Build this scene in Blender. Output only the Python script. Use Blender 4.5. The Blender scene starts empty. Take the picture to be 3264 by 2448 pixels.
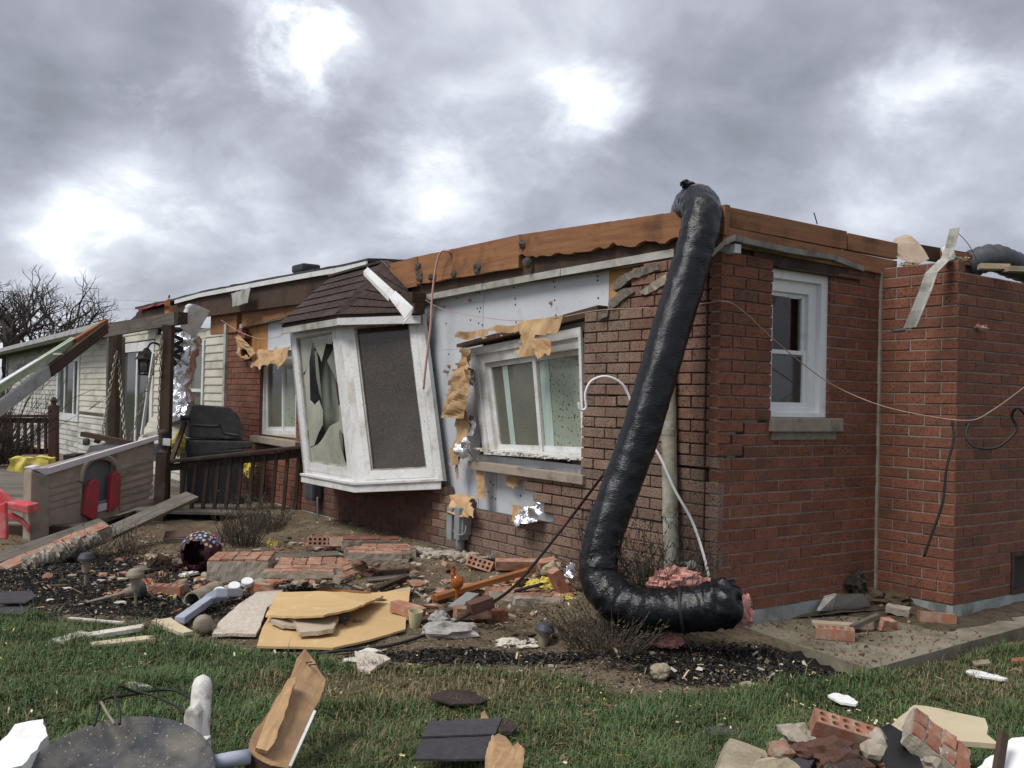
import bpy, bmesh, math, random
import numpy as np
from mathutils import Vector as V, Matrix, noise
random.seed(7)
rnd = random.uniform
SC = bpy.context.scene
COL = SC.collection
R_ = math.radians

# ------------------------------------------------------------------ camera
F, PH, RO, PT, ZC = 3083., R_(35.85), .02415, .01636, 1.42
cr, sr, cp, sp = math.cos(RO), math.sin(RO), math.cos(PT), math.sin(PT)
cR = V((cr, -sr*sp, sr*cp)); cU = V((-sr, -cr*sp, cr*cp)); cF = V((0, cp, sp))
CAM = V((0, 0, ZC))
cd = bpy.data.cameras.new('camera'); co = bpy.data.objects.new('camera', cd); COL.objects.link(co)
cd.sensor_width = 36; cd.lens = 36*F/3264; cd.clip_end = 3000; cd.clip_start = .05
mr = Matrix((cR, cU, -cF)).transposed().to_4x4(); mr.translation = CAM
co.matrix_world = mr
SC.camera = co

def ray(x, y): return cF + cR*((x-1632)/F) - cU*((y-1224)/F)

# ------------------------------------------------------------------ world: overcast sky
SC.view_settings.view_transform = 'Standard'; SC.view_settings.look = 'None'
SC.view_settings.exposure = 0.95; SC.view_settings.gamma = 1
try: SC.view_settings.use_curve_mapping = False
except Exception: pass
SUN_EL, SUN_AZ = R_(55), R_(235)      # azimuth of the sun, from +Y towards +X
W = bpy.data.worlds.new('World'); SC.world = W; W.use_nodes = True
def build_world():
    nt = W.node_tree; n = nt.nodes; L = nt.links; n.clear()
    def nd(t, **k):
        o = n.new(t)
        for a, b in k.items(): setattr(o, a, b)
        return o
    def mth(op, a, b=None, c=None, clamp=False):
        o = nd('ShaderNodeMath', operation=op); o.use_clamp = clamp
        for i, q in enumerate((a, b, c)):
            if q is None: continue
            if isinstance(q, (int, float)): o.inputs[i].default_value = q
            else: L.new(q, o.inputs[i])
        return o.outputs[0]
    out = nd('ShaderNodeOutputWorld'); bg = nd('ShaderNodeBackground'); bg2 = nd('ShaderNodeBackground'); add = nd('ShaderNodeAddShader')
    sky = nd('ShaderNodeTexSky'); sky.sky_type = 'NISHITA'; sky.sun_disc = False
    sky.sun_elevation = SUN_EL; sky.sun_rotation = SUN_AZ
    L.new(sky.outputs[0], bg.inputs[0]); bg.inputs[1].default_value = .006
    tc = nd('ShaderNodeTexCoord')
    sep = nd('ShaderNodeSeparateXYZ'); L.new(tc.outputs['Generated'], sep.inputs[0])
    z = mth('MAXIMUM', sep.outputs[2], 0.0)
    zz = mth('ADD', z, .50)
    comb = nd('ShaderNodeCombineXYZ')
    L.new(mth('DIVIDE', sep.outputs[0], zz), comb.inputs[0]); L.new(mth('DIVIDE', sep.outputs[1], zz), comb.inputs[1])
    comb.inputs[2].default_value = 3.7
    def noise_(sc, det, rough, dist=0, off=0.):
        m = nd('ShaderNodeMapping'); m.inputs['Location'].default_value = (off, off*.7, off*.3); L.new(comb.outputs[0], m.inputs[0])
        o = nd('ShaderNodeTexNoise'); o.inputs['Scale'].default_value = sc; o.inputs['Detail'].default_value = det
        o.inputs['Roughness'].default_value = rough; o.inputs['Distortion'].default_value = dist
        L.new(m.outputs[0], o.inputs['Vector']); return o.outputs[0]
    n1 = noise_(1.9, 5, .42, .1, 14.2); n2 = noise_(4.6, 8, .55, .25, 9.1); n3 = noise_(7.5, 7, .6, .3, 4.4)
    v = mth('ADD', mth('MULTIPLY', n1, .58), mth('MULTIPLY', n2, .42))
    v = mth('ADD', mth('MULTIPLY', mth('SUBTRACT', v, .5), 1.2), .462)
    # bright breaks and heavy parts of the cloud deck, each at its own direction
    acc = None
    warp = mth('MULTIPLY', mth('SUBTRACT', n3, .5), .20)
    for (x, y, rad, amt) in [(870,60,.055,.22),(960,190,.06,.16),(430,560,.075,.24),(190,730,.06,.15),(1880,370,.06,.24),(1340,570,.09,.26),(2950,250,.07,.17),
                             (2800,660,.11,.13),(560,720,.05,.10),(1000,270,.07,.18),(640,230,.06,.14),(280,880,.05,.12),(350,120,.06,.06),(1700,260,.10,.03),
                             (420,300,.13,-.15),(950,640,.09,-.10),(600,680,.09,-.09),(2350,560,.16,-.09),(1900,150,.12,-.03),(80,500,.06,-.05),(1700,800,.1,-.04),(1250,60,.06,-.05),(40,820,.05,-.04)]:
        d = ray(x, y).normalized()
        dp = nd('ShaderNodeVectorMath', operation='DISTANCE'); L.new(tc.outputs['Generated'], dp.inputs[0]); dp.inputs[1].default_value = d
        t = mth('ADD', dp.outputs['Value'], warp)
        g = mth('MULTIPLY', mth('POWER', mth('SUBTRACT', 1.0, mth('DIVIDE', t, rad*1.2), clamp=True), 1.5), amt*.85)
        acc = g if acc is None else mth('ADD', acc, g)
    v = mth('ADD', v, acc)
    ramp = nd('ShaderNodeValToRGB'); cr_ = ramp.color_ramp
    cr_.elements[0].position = .30; cr_.elements[0].color = (.200, .210, .240, 1)
    cr_.elements[1].position = .80; cr_.elements[1].color = (1.15, 1.15, 1.15, 1)
    for p, c in ((.42, (.312,.322,.378,1)), (.52, (.462,.480,.545,1)), (.61, (.64,.675,.725,1)), (.72, (.93,.95,.97,1))):
        e = cr_.elements.new(p); e.color = c
    L.new(v, ramp.inputs[0])
    # below the horizon: dull earth colour
    mix = nd('ShaderNodeMixRGB'); mix.inputs[1].default_value = (.10,.10,.085,1); L.new(ramp.outputs[0], mix.inputs[2])
    L.new(mth('ADD', mth('MULTIPLY', sep.outputs[2], 30.), .6, clamp=True), mix.inputs[0])
    L.new(mix.outputs[0], bg2.inputs[0]); bg2.inputs[1].default_value = .66
    L.new(bg.outputs[0], add.inputs[0]); L.new(bg2.outputs[0], add.inputs[1]); L.new(add.outputs[0], out.inputs[0])
build_world()
sl = bpy.data.lights.new('sun', 'SUN'); so = bpy.data.objects.new('sun', sl); COL.objects.link(so)
sl.energy = 1.5; sl.angle = R_(25); sl.color = (1, .97, .92)
sd = V((math.sin(SUN_AZ)*math.cos(SUN_EL), math.cos(SUN_AZ)*math.cos(SUN_EL), math.sin(SUN_EL)))
so.rotation_euler = (-sd).to_track_quat('-Z', 'Y').to_euler()

# ------------------------------------------------------------------ geometry frames
N0 = V((1.40, 6.512, 0)); e1 = V((math.cos(PH), math.sin(PH), 0)); e2 = V((-math.sin(PH), math.cos(PH), 0))
nT, nR, UP = -e1, -e2, V((0, 0, 1))
CS = .0813                                   # brick course
def plane(x, y, P, n):
    d = ray(x, y); return CAM + d*((P-CAM).dot(n)/d.dot(n))
def TP(x, y, off=0.): return plane(x, y, N0+nT*off, nT)        # on the front (sky-lit) wall plane
def RP(x, y, off=0.): return plane(x, y, N0+nR*off, nR)        # on the side (red) wall plane
def T(s, z, off=0.): return N0+e2*s+nT*off+UP*z
def Rw(s, z, off=0.): return N0+e1*s+nR*off+UP*z
def sT(p): return (p-N0).dot(e2)
def sR(p): return (p-N0).dot(e1)
def DP(x, y, d): return CAM+ray(x, y)*d
def GPz(x, y, z):
    d = ray(x, y); return CAM+d*((z-ZC)/d.z)

# edge of the planting bed, traced along the lawn
_bd = [GPz(x, y, -.15) for x, y in [(0,1965),(100,1960),(330,1992),(480,2010),(640,2045),(810,2068),(1060,2105),(1290,2125),(1560,2135),(1800,2168),(2000,2205),(2200,2212),(2480,2190),(2774,2150)]]
BX = np.array([p.x for p in _bd]); BY = np.array([p.y for p in _bd])
BX = np.concatenate([[-12, -6], BX, [2.6, 12]]); BY = np.concatenate([[8.2, 7.2], BY, [6.0, 12]])
_SL0, _SL1 = [tuple(GPz(x, y, -.10)[:2]) for x, y in ((2372, 1998), (2774, 2132))]
def gh(x, y):
    d = y-float(np.interp(x, BX, BY))
    z = -.165+.018*noise.noise(V((x*1.3, y*1.3, 0)))
    if d > 0 and y < 16:
        t = min(d/.7, 1)
        z += t*(.06+.035*noise.noise(V((x*2.1, y*2.1, 5)))+.022*noise.noise(V((x*7, y*7, 3)))+.010*noise.noise(V((x*17, y*17, 8))))
        if x < -2.0 and y > 9: z -= .03
        sw = (x-N0.x)*e2.x+(y-N0.y)*e2.y; dw = -(x-N0.x)*e1.x-(y-N0.y)*e1.y
        if -.1 < sw < 10 and dw < .9: z = z+(max(.004+.4*(z+.1), z)-z)*min(1, (.9-max(dw, 0))/.6)*min(1, (sw+.1)/.4)
    a = _SL0; b = _SL1
    if y > 5.4 and (b[0]-a[0])*(y-a[1])-(b[1]-a[1])*(x-a[0]) > -.03 and y < 9 and x > 1.5 and y > b[1]+(x-b[0])*.75: z = min(z, -.20)
    q = ((x-.75)/.6)**2+((y-6.35)/.35)**2
    if q < 1: z += .09*(1-q)
    return z
def G(x, y, dz=0.):
    p = GPz(x, y, -.12)
    for _ in range(4): p = GPz(x, y, gh(p.x, p.y)+dz)
    return p

# ------------------------------------------------------------------ mesh + object helpers
WM = {}
class M:
    def __init__(s): s.v = []; s.f = []
    def add(s, vs, fs):
        o = len(s.v); s.v += [V(p) for p in vs]; s.f += [[i+o for i in q] for q in fs]; return s
    def box(s, c, ax, dims, bev=0):
        a, b, d = [V(q)*(h/2) for q, h in zip(ax, dims)]; c = V(c)
        s.add([c+a*i+b*j+d*k for i in (-1,1) for j in (-1,1) for k in (-1,1)],
              [(0,1,3,2),(4,6,7,5),(0,4,5,1),(2,3,7,6),(0,2,6,4),(1,5,7,3)]); return s
    def prism(s, pts, ext):
        pts = [V(p) for p in pts]; n = len(pts); ext = V(ext)
        nn = V((0,0,0))
        for i in range(n): nn += (pts[i]-pts[0]).cross(pts[(i+1) % n]-pts[0])
        if nn.dot(ext) > 0: pts = pts[::-1]
        s.add(pts+[p+ext for p in pts], [list(range(n)), list(range(2*n-1, n-1, -1))]+[(i, i+n, (i+1) % n+n, (i+1) % n) for i in range(n)]); return s
    def tube(s, pts, r, n=8, cap=True):
        pts = [V(p) for p in pts]; k = len(pts)
        rs = r if isinstance(r, (list, tuple)) else [r]*k
        up = None; base = len(s.v)
        for i, p in enumerate(pts):
            t = (pts[min(i+1, k-1)]-pts[max(i-1, 0)])
            t = t.normalized() if t.length > 1e-9 else UP
            if up is None: up = t.orthogonal().normalized()
            up = (up-t*up.dot(t)); up = up.normalized() if up.length > 1e-6 else t.orthogonal().normalized()
            b = t.cross(up)
            for j in range(n):
                a = 2*math.pi*j/n; s.v.append(p+(up*math.cos(a)+b*math.sin(a))*rs[i])
        for i in range(k-1):
            for j in range(n):
                s.f.append([base+i*n+j, base+i*n+(j+1) % n, base+(i+1)*n+(j+1) % n, base+(i+1)*n+j])
        if cap: s.f += [[base+j for j in range(n)][::-1], [base+(k-1)*n+j for j in range(n)]]
        return s
    def lathe(s, o, axis, prof, n=20):
        o = V(o); t = V(axis).normalized(); u = t.orthogonal().normalized(); b = t.cross(u); base = len(s.v); k = len(prof)
        for r, h in prof:
            for j in range(n):
                a = 2*math.pi*j/n; s.v.append(o+t*h+(u*math.cos(a)+b*math.sin(a))*max(r, 1e-4))
        for i in range(k-1):
            for j in range(n): s.f.append([base+i*n+j, base+i*n+(j+1) % n, base+(i+1)*n+(j+1) % n, base+(i+1)*n+j])
        return s
    def lump(s, c, rad, seed=0, amp=.35, fr=1.6, sub=3):
        bm = bmesh.new(); bmesh.ops.create_icosphere(bm, subdivisions=sub, radius=1); c = V(c)
        vs = []
        for v in bm.verts:
            d = v.co.normalized(); q = d*fr+V((seed*3.1, seed*1.7, seed*.9))
            k = 1+amp*(noise.noise(q)+.5*noise.noise(q*2.3)+.3*noise.noise(q*5.1))
            vs.append(c+V((d.x*rad[0], d.y*rad[1], d.z*rad[2]))*k)
        s.add(vs, [[v.index for v in f.verts] for f in bm.faces]); bm.free(); return s
    def sheet(s, q, nu, nv, th, fn):
        """thin sheet over the quad q (TL,TR,BR,BL); fn(u,v) -> offset or None to leave a hole"""
        TL, TR, BR, BL = [V(p) for p in q]; nn = (TR-TL).cross(BL-TL).normalized(); P = {}; front = {}
        for i in range(nu+1):
            for j in range(nv+1):
                u, v = i/nu, j/nv; o = fn(u, v)
                if o is None: continue
                P[i, j] = (TL*(1-u)+TR*u)*(1-v)+(BL*(1-u)+BR*u)*v+o
        base = len(s.v)
        for key in P: front[key] = len(s.v); s.v.append(P[key])
        m = len(s.v)-base
        for key in P: s.v.append(P[key]-nn*th)
        for i in range(nu):
            for j in range(nv):
                k4 = [(i,j),(i+1,j),(i+1,j+1),(i,j+1)]
                if all(k in front for k in k4):
                    f = [front[k] for k in k4]; s.f.append(f[::-1]); s.f.append([a+m for a in f])
        return s

def link(o, parent=None, Wm=None):
    COL.objects.link(o)
    if parent: o.parent = parent; o.matrix_basis = WM[parent.name].inverted() @ Wm
    else: o.matrix_basis = Wm
    WM[o.name] = Wm
def meta(o, label=None, cat=None, group=None, kind=None):
    if label: o['label'] = label
    if cat: o['category'] = cat
    if group: o['group'] = group
    if kind: o['kind'] = kind
    return o
def empty(name, loc, label, cat, group=None):
    o = bpy.data.objects.new(name, None); o.empty_display_size = .1
    link(o, None, Matrix.Translation(V(loc))); return meta(o, label, cat, group)
def mesh(name, v, f):
    me = bpy.data.meshes.new(name); me.from_pydata([tuple(p) for p in v], [], f); me.update(); return me
def ob(name, m, mt, parent=None, label=None, cat=None, group=None, kind=None, smooth=False, frame=None, bev=0):
    if frame is None:
        if parent: Wm = Matrix.Translation(WM[parent.name].translation)
        else:
            a = np.array([tuple(p) for p in m.v]); Wm = Matrix.Translation(V((a[:,0].mean(), a[:,1].mean(), a[:,2].min())))
    else: Wm = frame
    inv = Wm.inverted()
    me = mesh(name, [inv @ p for p in m.v], m.f)
    bm = bmesh.new(); bm.from_mesh(me)
    bmesh.ops.recalc_face_normals(bm, faces=bm.faces)
    ng = [f for f in bm.faces if len(f.verts) > 4]
    if ng: bmesh.ops.triangulate(bm, faces=ng)
    if bev:
        ed = [e for e in bm.edges if len(e.link_faces) == 2 and e.calc_face_angle(0) > .6]
        bmesh.ops.bevel(bm, geom=ed, offset=bev, segments=2, affect='EDGES', profile=.6)
    bm.to_mesh(me); bm.free()
    if smooth: me.polygons.foreach_set('use_smooth', [True]*len(me.polygons))
    me.materials.append(mt)
    o = bpy.data.objects.new(name, me); link(o, parent, Wm); return meta(o, label, cat, group, kind)
def fr(o, x, z=None):
    """frame with local X along x and local Z near z"""
    x = V(x).normalized(); z = V(z) if z is not None else UP
    if abs(x.dot(z.normalized())) > .98: z = x.orthogonal()
    y = z.cross(x).normalized(); z = x.cross(y)
    m = Matrix((x, y, z)).transposed().to_4x4(); m.translation = V(o); return m
def board(name, p0, p1, w, t, up, mt, parent=None, bev=.002, ends=0, **k):
    """board from p0 to p1, w across (perpendicular to up), t thick along up; ends: ragged splintered ends"""
    p0, p1 = V(p0), V(p1); Fm = fr((p0+p1)/2, p1-p0, up); L = (p1-p0).length; m = M()
    if ends:
        n = 7; lo = []; hi = []
        for i in range(n+1):
            y = -w/2+w*i/n; lo.append(V((-L/2+rnd(-ends, ends)*.3, y, 0))); hi.append(V((L/2+rnd(-ends, ends), y, 0)))
        pts = [p-V((0,0,t/2)) for p in lo+hi[::-1]]; m.prism(pts, (0, 0, t)); bev = 0
    else: m.box((0,0,0), ((1,0,0),(0,1,0),(0,0,1)), (L, w, t))
    m.v = [Fm @ p for p in m.v]
    return ob(name, m, mt, parent, frame=Fm, bev=bev, **k)
def inst(name, me, Wm, parent=None, **k):
    o = bpy.data.objects.new(name, me); link(o, parent, Wm); return meta(o, **k)
def rot(rx, ry, rz): return (Matrix.Rotation(R_(rz), 4, 'Z') @ Matrix.Rotation(R_(ry), 4, 'Y') @ Matrix.Rotation(R_(rx), 4, 'X'))
def spline(pts, n):
    pts = [V(p) for p in pts]; P = [pts[0]*2-pts[1]]+pts+[pts[-1]*2-pts[-2]]; out = []
    for i in range(1, len(P)-2):
        for j in range(n):
            t = j/n; a, b, c, d = P[i-1:i+3]
            out.append(.5*((2*b)+(c-a)*t+(2*a-5*b+4*c-d)*t*t+(3*b-a-3*c+d)*t**3))
    return out+[pts[-1]]
def jag(pts, amp, seg=.04):
    out = []; n = len(pts)
    for i in range(n):
        a, b = V(pts[i]), V(pts[(i+1) % n]); k = max(1, int((b-a).length/seg))
        for j in range(k):
            p = a.lerp(b, j/k)
            if j: p = p+V((rnd(-amp, amp), rnd(-amp, amp), rnd(-amp, amp)*.4))
            out.append(p)
    return out

# ------------------------------------------------------------------ materials
def mat(name, c1, c2=None, sc=5., rough=.8, bump=.15, bsc=60., st=(1,1,1), metal=0., spec=.35, var=.12, dirt=None, speck=None, det=6., coat=0., lo=.35, hi=.65, bd=.004):
    """procedural surface: c1/c2 mixed by noise, fine grain in bump, dirt=(colour, amount, scale), speck=(colour, amount, scale)"""
    m = bpy.data.materials.new(name); m.use_nodes = True; nt = m.node_tree; n = nt.nodes; L = nt.links
    b = n['Principled BSDF']; b.inputs['Roughness'].default_value = rough; b.inputs['Metallic'].default_value = metal
    b.inputs['Specular IOR Level'].default_value = spec
    if coat: b.inputs['Coat Weight'].default_value = coat
    tc = n.new('ShaderNodeTexCoord'); oi = n.new('ShaderNodeObjectInfo'); ge = n.new('ShaderNodeNewGeometry')
    sm = n.new('ShaderNodeMath'); sm.operation = 'ADD'; L.new(oi.outputs['Random'], sm.inputs[0]); L.new(ge.outputs['Random Per Island'], sm.inputs[1])
    fr_ = n.new('ShaderNodeMath'); fr_.operation = 'FRACT'; L.new(sm.outputs[0], fr_.inputs[0])
    mu = n.new('ShaderNodeMath'); mu.operation = 'MULTIPLY'; L.new(fr_.outputs[0], mu.inputs[0]); mu.inputs[1].default_value = 31.7
    ad = n.new('ShaderNodeVectorMath'); ad.operation = 'ADD'; L.new(tc.outputs['Object'], ad.inputs[0])
    cx = n.new('ShaderNodeCombineXYZ'); [L.new(mu.outputs[0], cx.inputs[i]) for i in range(3)]; L.new(cx.outputs[0], ad.inputs[1])
    mp = n.new('ShaderNodeMapping'); mp.inputs['Scale'].default_value = st; L.new(ad.outputs[0], mp.inputs[0])
    def nz(s, d=det, r=.6, vec=None):
        o = n.new('ShaderNodeTexNoise'); o.inputs['Scale'].default_value = s; o.inputs['Detail'].default_value = d; o.inputs['Roughness'].default_value = r
        L.new((vec or mp.outputs[0]), o.inputs['Vector']); return o.outputs[0]
    def rng(v, a, b2):
        o = n.new('ShaderNodeMapRange'); o.inputs[1].default_value = a; o.inputs[2].default_value = b2; L.new(v, o.inputs[0]); return o.outputs[0]
    def mix(f, a, c):
        o = n.new('ShaderNodeMixRGB')
        if isinstance(f, float): o.inputs[0].default_value = f
        else: L.new(f, o.inputs[0])
        for i, q in ((1, a), (2, c)):
            if isinstance(q, tuple): o.inputs[i].default_value = (*q, 1)
            else: L.new(q, o.inputs[i])
        return o.outputs[0]
    col = mix(rng(nz(sc), lo, hi), c1, c2 or tuple(x*.72 for x in c1))
    if dirt: col = mix(rng(nz(dirt[2], 5, .65, ad.outputs[0]), 1-dirt[1]-.12, 1-dirt[1]+.12), col, dirt[0])
    if speck: col = mix(rng(nz(speck[2], 2, .5, ad.outputs[0]), 1-speck[1], 1-speck[1]+.03), col, speck[0])
    hs = n.new('ShaderNodeHueSaturation'); L.new(col, hs.inputs['Color'])
    o = n.new('ShaderNodeMapRange'); o.inputs[3].default_value = 1-var; o.inputs[4].default_value = 1+var; L.new(fr_.outputs[0], o.inputs[0]); L.new(o.outputs[0], hs.inputs['Value'])
    L.new(hs.outputs[0], b.inputs['Base Color'])
    if bump:
        bn = n.new('ShaderNodeBump'); bn.inputs['Strength'].default_value = bump; bn.inputs['Distance'].default_value = bd
        L.new(nz(bsc, 4), bn.inputs['Height']); L.new(bn.outputs[0], b.inputs['Normal'])
    return m
MT = {}
def defmats():
    D = (.06, .05, .04)
    MT['brick_red'] = mat('brick_red', (.252,.096,.057), (.185,.073,.046), 14, .85, .7, 140, var=.13, dirt=((.11,.062,.045), .38, 2), speck=((.06,.028,.02), .42, 95), bd=.006)
    MT['brick_skylit'] = mat('brick_skylit', (.245,.165,.125), (.180,.120,.090), 12, .85, .6, 150, st=(1,1,.5), var=.16, dirt=((.20,.10,.07), .38, 2.5), speck=((.07,.04,.03), .43, 90), bd=.006)  # sky light on the front wall put into a paler brick colour
    MT['brick_mid'] = mat('brick_mid', (.235,.128,.092), (.17,.092,.068), 12, .86, .6, 150, var=.14, dirt=((.15,.07,.05), .38, 2.5), speck=((.05,.028,.02), .42, 90))  # same brick, a step between the red and the sky-lit colour
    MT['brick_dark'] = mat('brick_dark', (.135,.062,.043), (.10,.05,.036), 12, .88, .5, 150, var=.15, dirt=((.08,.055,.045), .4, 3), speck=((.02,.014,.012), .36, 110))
    MT['brick_loose'] = mat('brick_loose', (.37,.160,.098), (.27,.115,.072), 10, .9, .5, 120, var=.22, dirt=((.34,.28,.21), .44, 13))
    MT['mortar'] = mat('mortar', (.30,.27,.225), (.20,.18,.15), 20, .95, .6, 90, var=.05)
    MT['mortar_shadow'] = mat('mortar_shadow', (.12,.10,.08), (.07,.058,.048), 20, .95, .5, 90, var=.05)  # shadow in the front wall's deep joints put into a darker mortar colour
    MT['mortar_lump'] = mat('mortar_lump', (.42,.37,.30), (.28,.24,.19), 12, .95, .7, 60, var=.1)
    MT['wood_orange'] = mat('wood_orange', (.36,.145,.048), (.22,.08,.028), 2.2, .75, .35, 18, st=(1,14,14), var=.1, dirt=((.10,.04,.018), .36, 2.2))
    MT['wood_beam'] = mat('wood_beam', (.315,.148,.066), (.215,.093,.042), 2., .75, .4, 16, st=(.8,13,13), var=.07, dirt=((.075,.03,.015), .37, 2.4))
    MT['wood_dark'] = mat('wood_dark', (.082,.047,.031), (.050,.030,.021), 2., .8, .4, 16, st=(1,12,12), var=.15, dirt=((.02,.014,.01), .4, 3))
    MT['wood_fresh'] = mat('wood_fresh', (.50,.32,.165), (.34,.20,.10), 3, .78, .6, 20, st=(1,10,10), var=.08, dirt=((.22,.14,.085), .44, 4))
    MT['wood_grey'] = mat('wood_grey', (.19,.165,.135), (.11,.095,.078), 2.5, .85, .5, 20, st=(1,14,14), var=.16, dirt=((.05,.045,.035), .38, 2))
    MT['wood_pale'] = mat('wood_pale', (.42,.35,.24), (.30,.24,.16), 2.5, .85, .5, 20, st=(1,14,14), var=.12, dirt=((.12,.10,.07), .36, 3))
    MT['deck_brown'] = mat('deck_brown', (.060,.034,.024), (.032,.021,.017), 2.5, .7, .4, 20, st=(1,14,14), var=.15, dirt=((.10,.085,.07), .34, 3))
    MT['rail_red'] = mat('rail_red', (.085,.036,.025), (.05,.025,.02), 2.5, .7, .4, 20, st=(1,14,14), var=.12)
    MT['ply'] = mat('ply', (.50,.26,.085), (.38,.185,.06), 1.6, .75, .2, 30, st=(8,8,1.2), var=.05, dirt=((.24,.12,.05), .34, 2.5))
    MT['sheath'] = mat('sheath', (.56,.58,.615), (.51,.53,.56), 2., .6, .06, 30, var=.03, dirt=((.30,.31,.34), .30, 2.5), speck=((.16,.13,.10), .245, 45))
    MT['vinyl'] = mat('vinyl', (.72,.725,.72), (.62,.62,.60), 3, .4, .05, 60, var=.03, dirt=((.40,.36,.28), .36, 4), speck=((.17,.13,.09), .335, 85))
    MT['vinyl_clean'] = mat('vinyl_clean', (.78,.79,.80), (.72,.73,.74), 3, .35, .03, 60, var=.02, dirt=((.5,.47,.4), .30, 5))
    MT['vinyl_grey'] = mat('vinyl_grey', (.46,.46,.42), (.34,.33,.29), 3, .5, .15, 30, var=.06, dirt=((.17,.15,.11), .40, 5))
    MT['siding'] = mat('siding', (.60,.57,.48), (.54,.51,.42), 2, .55, .08, 40, st=(1,3,3), var=.05, dirt=((.25,.225,.17), .38, 1.1))
    MT['siding_dirty'] = mat('siding_dirty', (.56,.545,.49), (.48,.46,.41), 2, .6, .08, 40, st=(1,3,3), var=.06, dirt=((.16,.16,.13), .42, 1.0))
    MT['glass_dark'] = mat('glass_dark', (.030,.034,.034), (.05,.055,.05), 1.5, .07, 0, spec=.6, var=.02, speck=((.12,.11,.08), .33, 60))
    MT['glass_brown_reflection'] = mat('glass_brown_reflection', (.026,.019,.014), (.050,.038,.028), 2, .09, .04, 120, spec=.45, var=.02, dirt=((.10,.08,.062), .40, 70), speck=((.16,.13,.10), .33, 110))  # speckled brown painted in place of a reflection
    MT['glass_green'] = mat('glass_green', (.30,.34,.27), (.24,.28,.22), 1.8, .12, 0, spec=.5, var=.02, speck=((.035,.035,.025), .375, 48))
    MT['glass_grey'] = mat('glass_grey', (.10,.105,.085), (.15,.15,.12), 1.3, .1, 0, spec=.55, var=.02, speck=((.05,.05,.04), .33, 60))
    MT['shard'] = mat('shard', (.40,.385,.31), (.30,.30,.245), 2.5, .2, 0, spec=.5, var=.06, dirt=((.20,.23,.19), .4, 3), speck=((.10,.09,.07), .33, 60))  # beige-green reflection put into a diffuse colour
    MT['curtain_grey'] = mat('curtain_grey', (.19,.205,.17), (.12,.13,.11), 2, .9, .1, 30, st=(6,6,.4), var=.03)
    MT['curtain'] = mat('curtain', (.42,.52,.46), (.34,.43,.38), 3, .9, .1, 30, st=(6,6,.4), var=.03)
    MT['shingle'] = mat('shingle', (.072,.047,.040), (.042,.029,.026), 30, .95, .8, 220, var=.25, dirt=((.03,.022,.022), .4, 8), speck=((.20,.16,.14), .35, 120), bd=.009)
    MT['shingle_black'] = mat('shingle_black', (.062,.058,.064), (.044,.041,.046), 30, .95, .8, 240, var=.15, speck=((.15,.14,.14), .30, 170), bd=.005)
    MT['black_plastic'] = mat('black_plastic', (.0035,.004,.006), (.0065,.007,.009), 6, .25, .5, 40, st=(1,1,3.6), spec=.42, var=.02, bd=.008)
    MT['black_soft'] = mat('black_soft', (.014,.014,.015), (.022,.021,.02), 9, .5, .2, 60, spec=.4, var=.05)
    MT['cover'] = mat('cover', (.040,.041,.042), (.027,.028,.029), 4, .62, .25, 40, spec=.3, var=.05, dirt=((.11,.105,.09), .33, 6))
    MT['blue_grey'] = mat('blue_grey', (.062,.070,.082), (.045,.05,.058), 4, .6, .2, 40, var=.05, dirt=((.12,.12,.11), .35, 6))
    MT['kraft'] = mat('kraft', (.53,.355,.19), (.41,.26,.13), 3, .8, .4, 18, var=.12, dirt=((.30,.18,.09), .44, 4))
    MT['foil'] = mat('foil', (.72,.72,.74), (.55,.55,.58), 10, .25, .7, 45, metal=.9, spec=.5, var=.05, bd=.01)
    MT['ins_yellow'] = mat('ins_yellow', (.72,.60,.13), (.58,.48,.13), 8, .95, .8, 50, var=.08, dirt=((.30,.22,.06), .33, 9), bd=.012)
    MT['ins_pink'] = mat('ins_pink', (.62,.33,.28), (.52,.24,.20), 8, .95, .8, 50, var=.10, dirt=((.28,.12,.09), .36, 9), bd=.012)
    MT['concrete'] = mat('concrete', (.26,.235,.18), (.18,.155,.11), 3, .92, .4, 70, var=.04, dirt=((.085,.075,.045), .45, 2.2))
    MT['found'] = mat('found', (.36,.38,.37), (.26,.275,.265), 5, .9, .4, 60, var=.04, dirt=((.10,.11,.07), .38, 3))
    MT['stone_sill'] = mat('stone_sill', (.34,.29,.235), (.27,.225,.18), 6, .9, .4, 80, var=.05, dirt=((.13,.105,.08), .37, 7))
    MT['stone'] = mat('stone', (.42,.40,.375), (.24,.225,.205), 7, .95, .9, 40, var=.1, dirt=((.10,.09,.075), .38, 6), bd=.01)
    MT['rock_tan'] = mat('rock_tan', (.40,.34,.24), (.25,.21,.14), 9, .95, .9, 50, var=.1, bd=.01)
    MT['board_tan'] = mat('board_tan', (.60,.41,.20), (.52,.35,.165), 2.2, .8, .1, 60, var=.04, dirt=((.70,.57,.36), .30, 8))
    MT['board_cream'] = mat('board_cream', (.56,.475,.32), (.49,.41,.27), 2.5, .85, .25, 50, var=.04, dirt=((.35,.28,.17), .32, 4))
    MT['tile_beige'] = mat('tile_beige', (.45,.375,.28), (.38,.31,.225), 3, .85, .35, 60, var=.05)
    MT['stucco'] = mat('stucco', (.66,.585,.49), (.50,.43,.355), 40, .95, 1., 75, var=.03, dirt=((.40,.34,.27), .34, 6), bd=.012)
    MT['foam_white'] = mat('foam_white', (.82,.82,.80), (.76,.76,.74), 4, .8, .25, 70, var=.03, dirt=((.55,.48,.38), .28, 5))
    MT['plaster'] = mat('plaster', (.66,.63,.55), (.5,.46,.38), 12, .9, .8, 60, var=.06, dirt=((.30,.25,.18), .36, 8))
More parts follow.
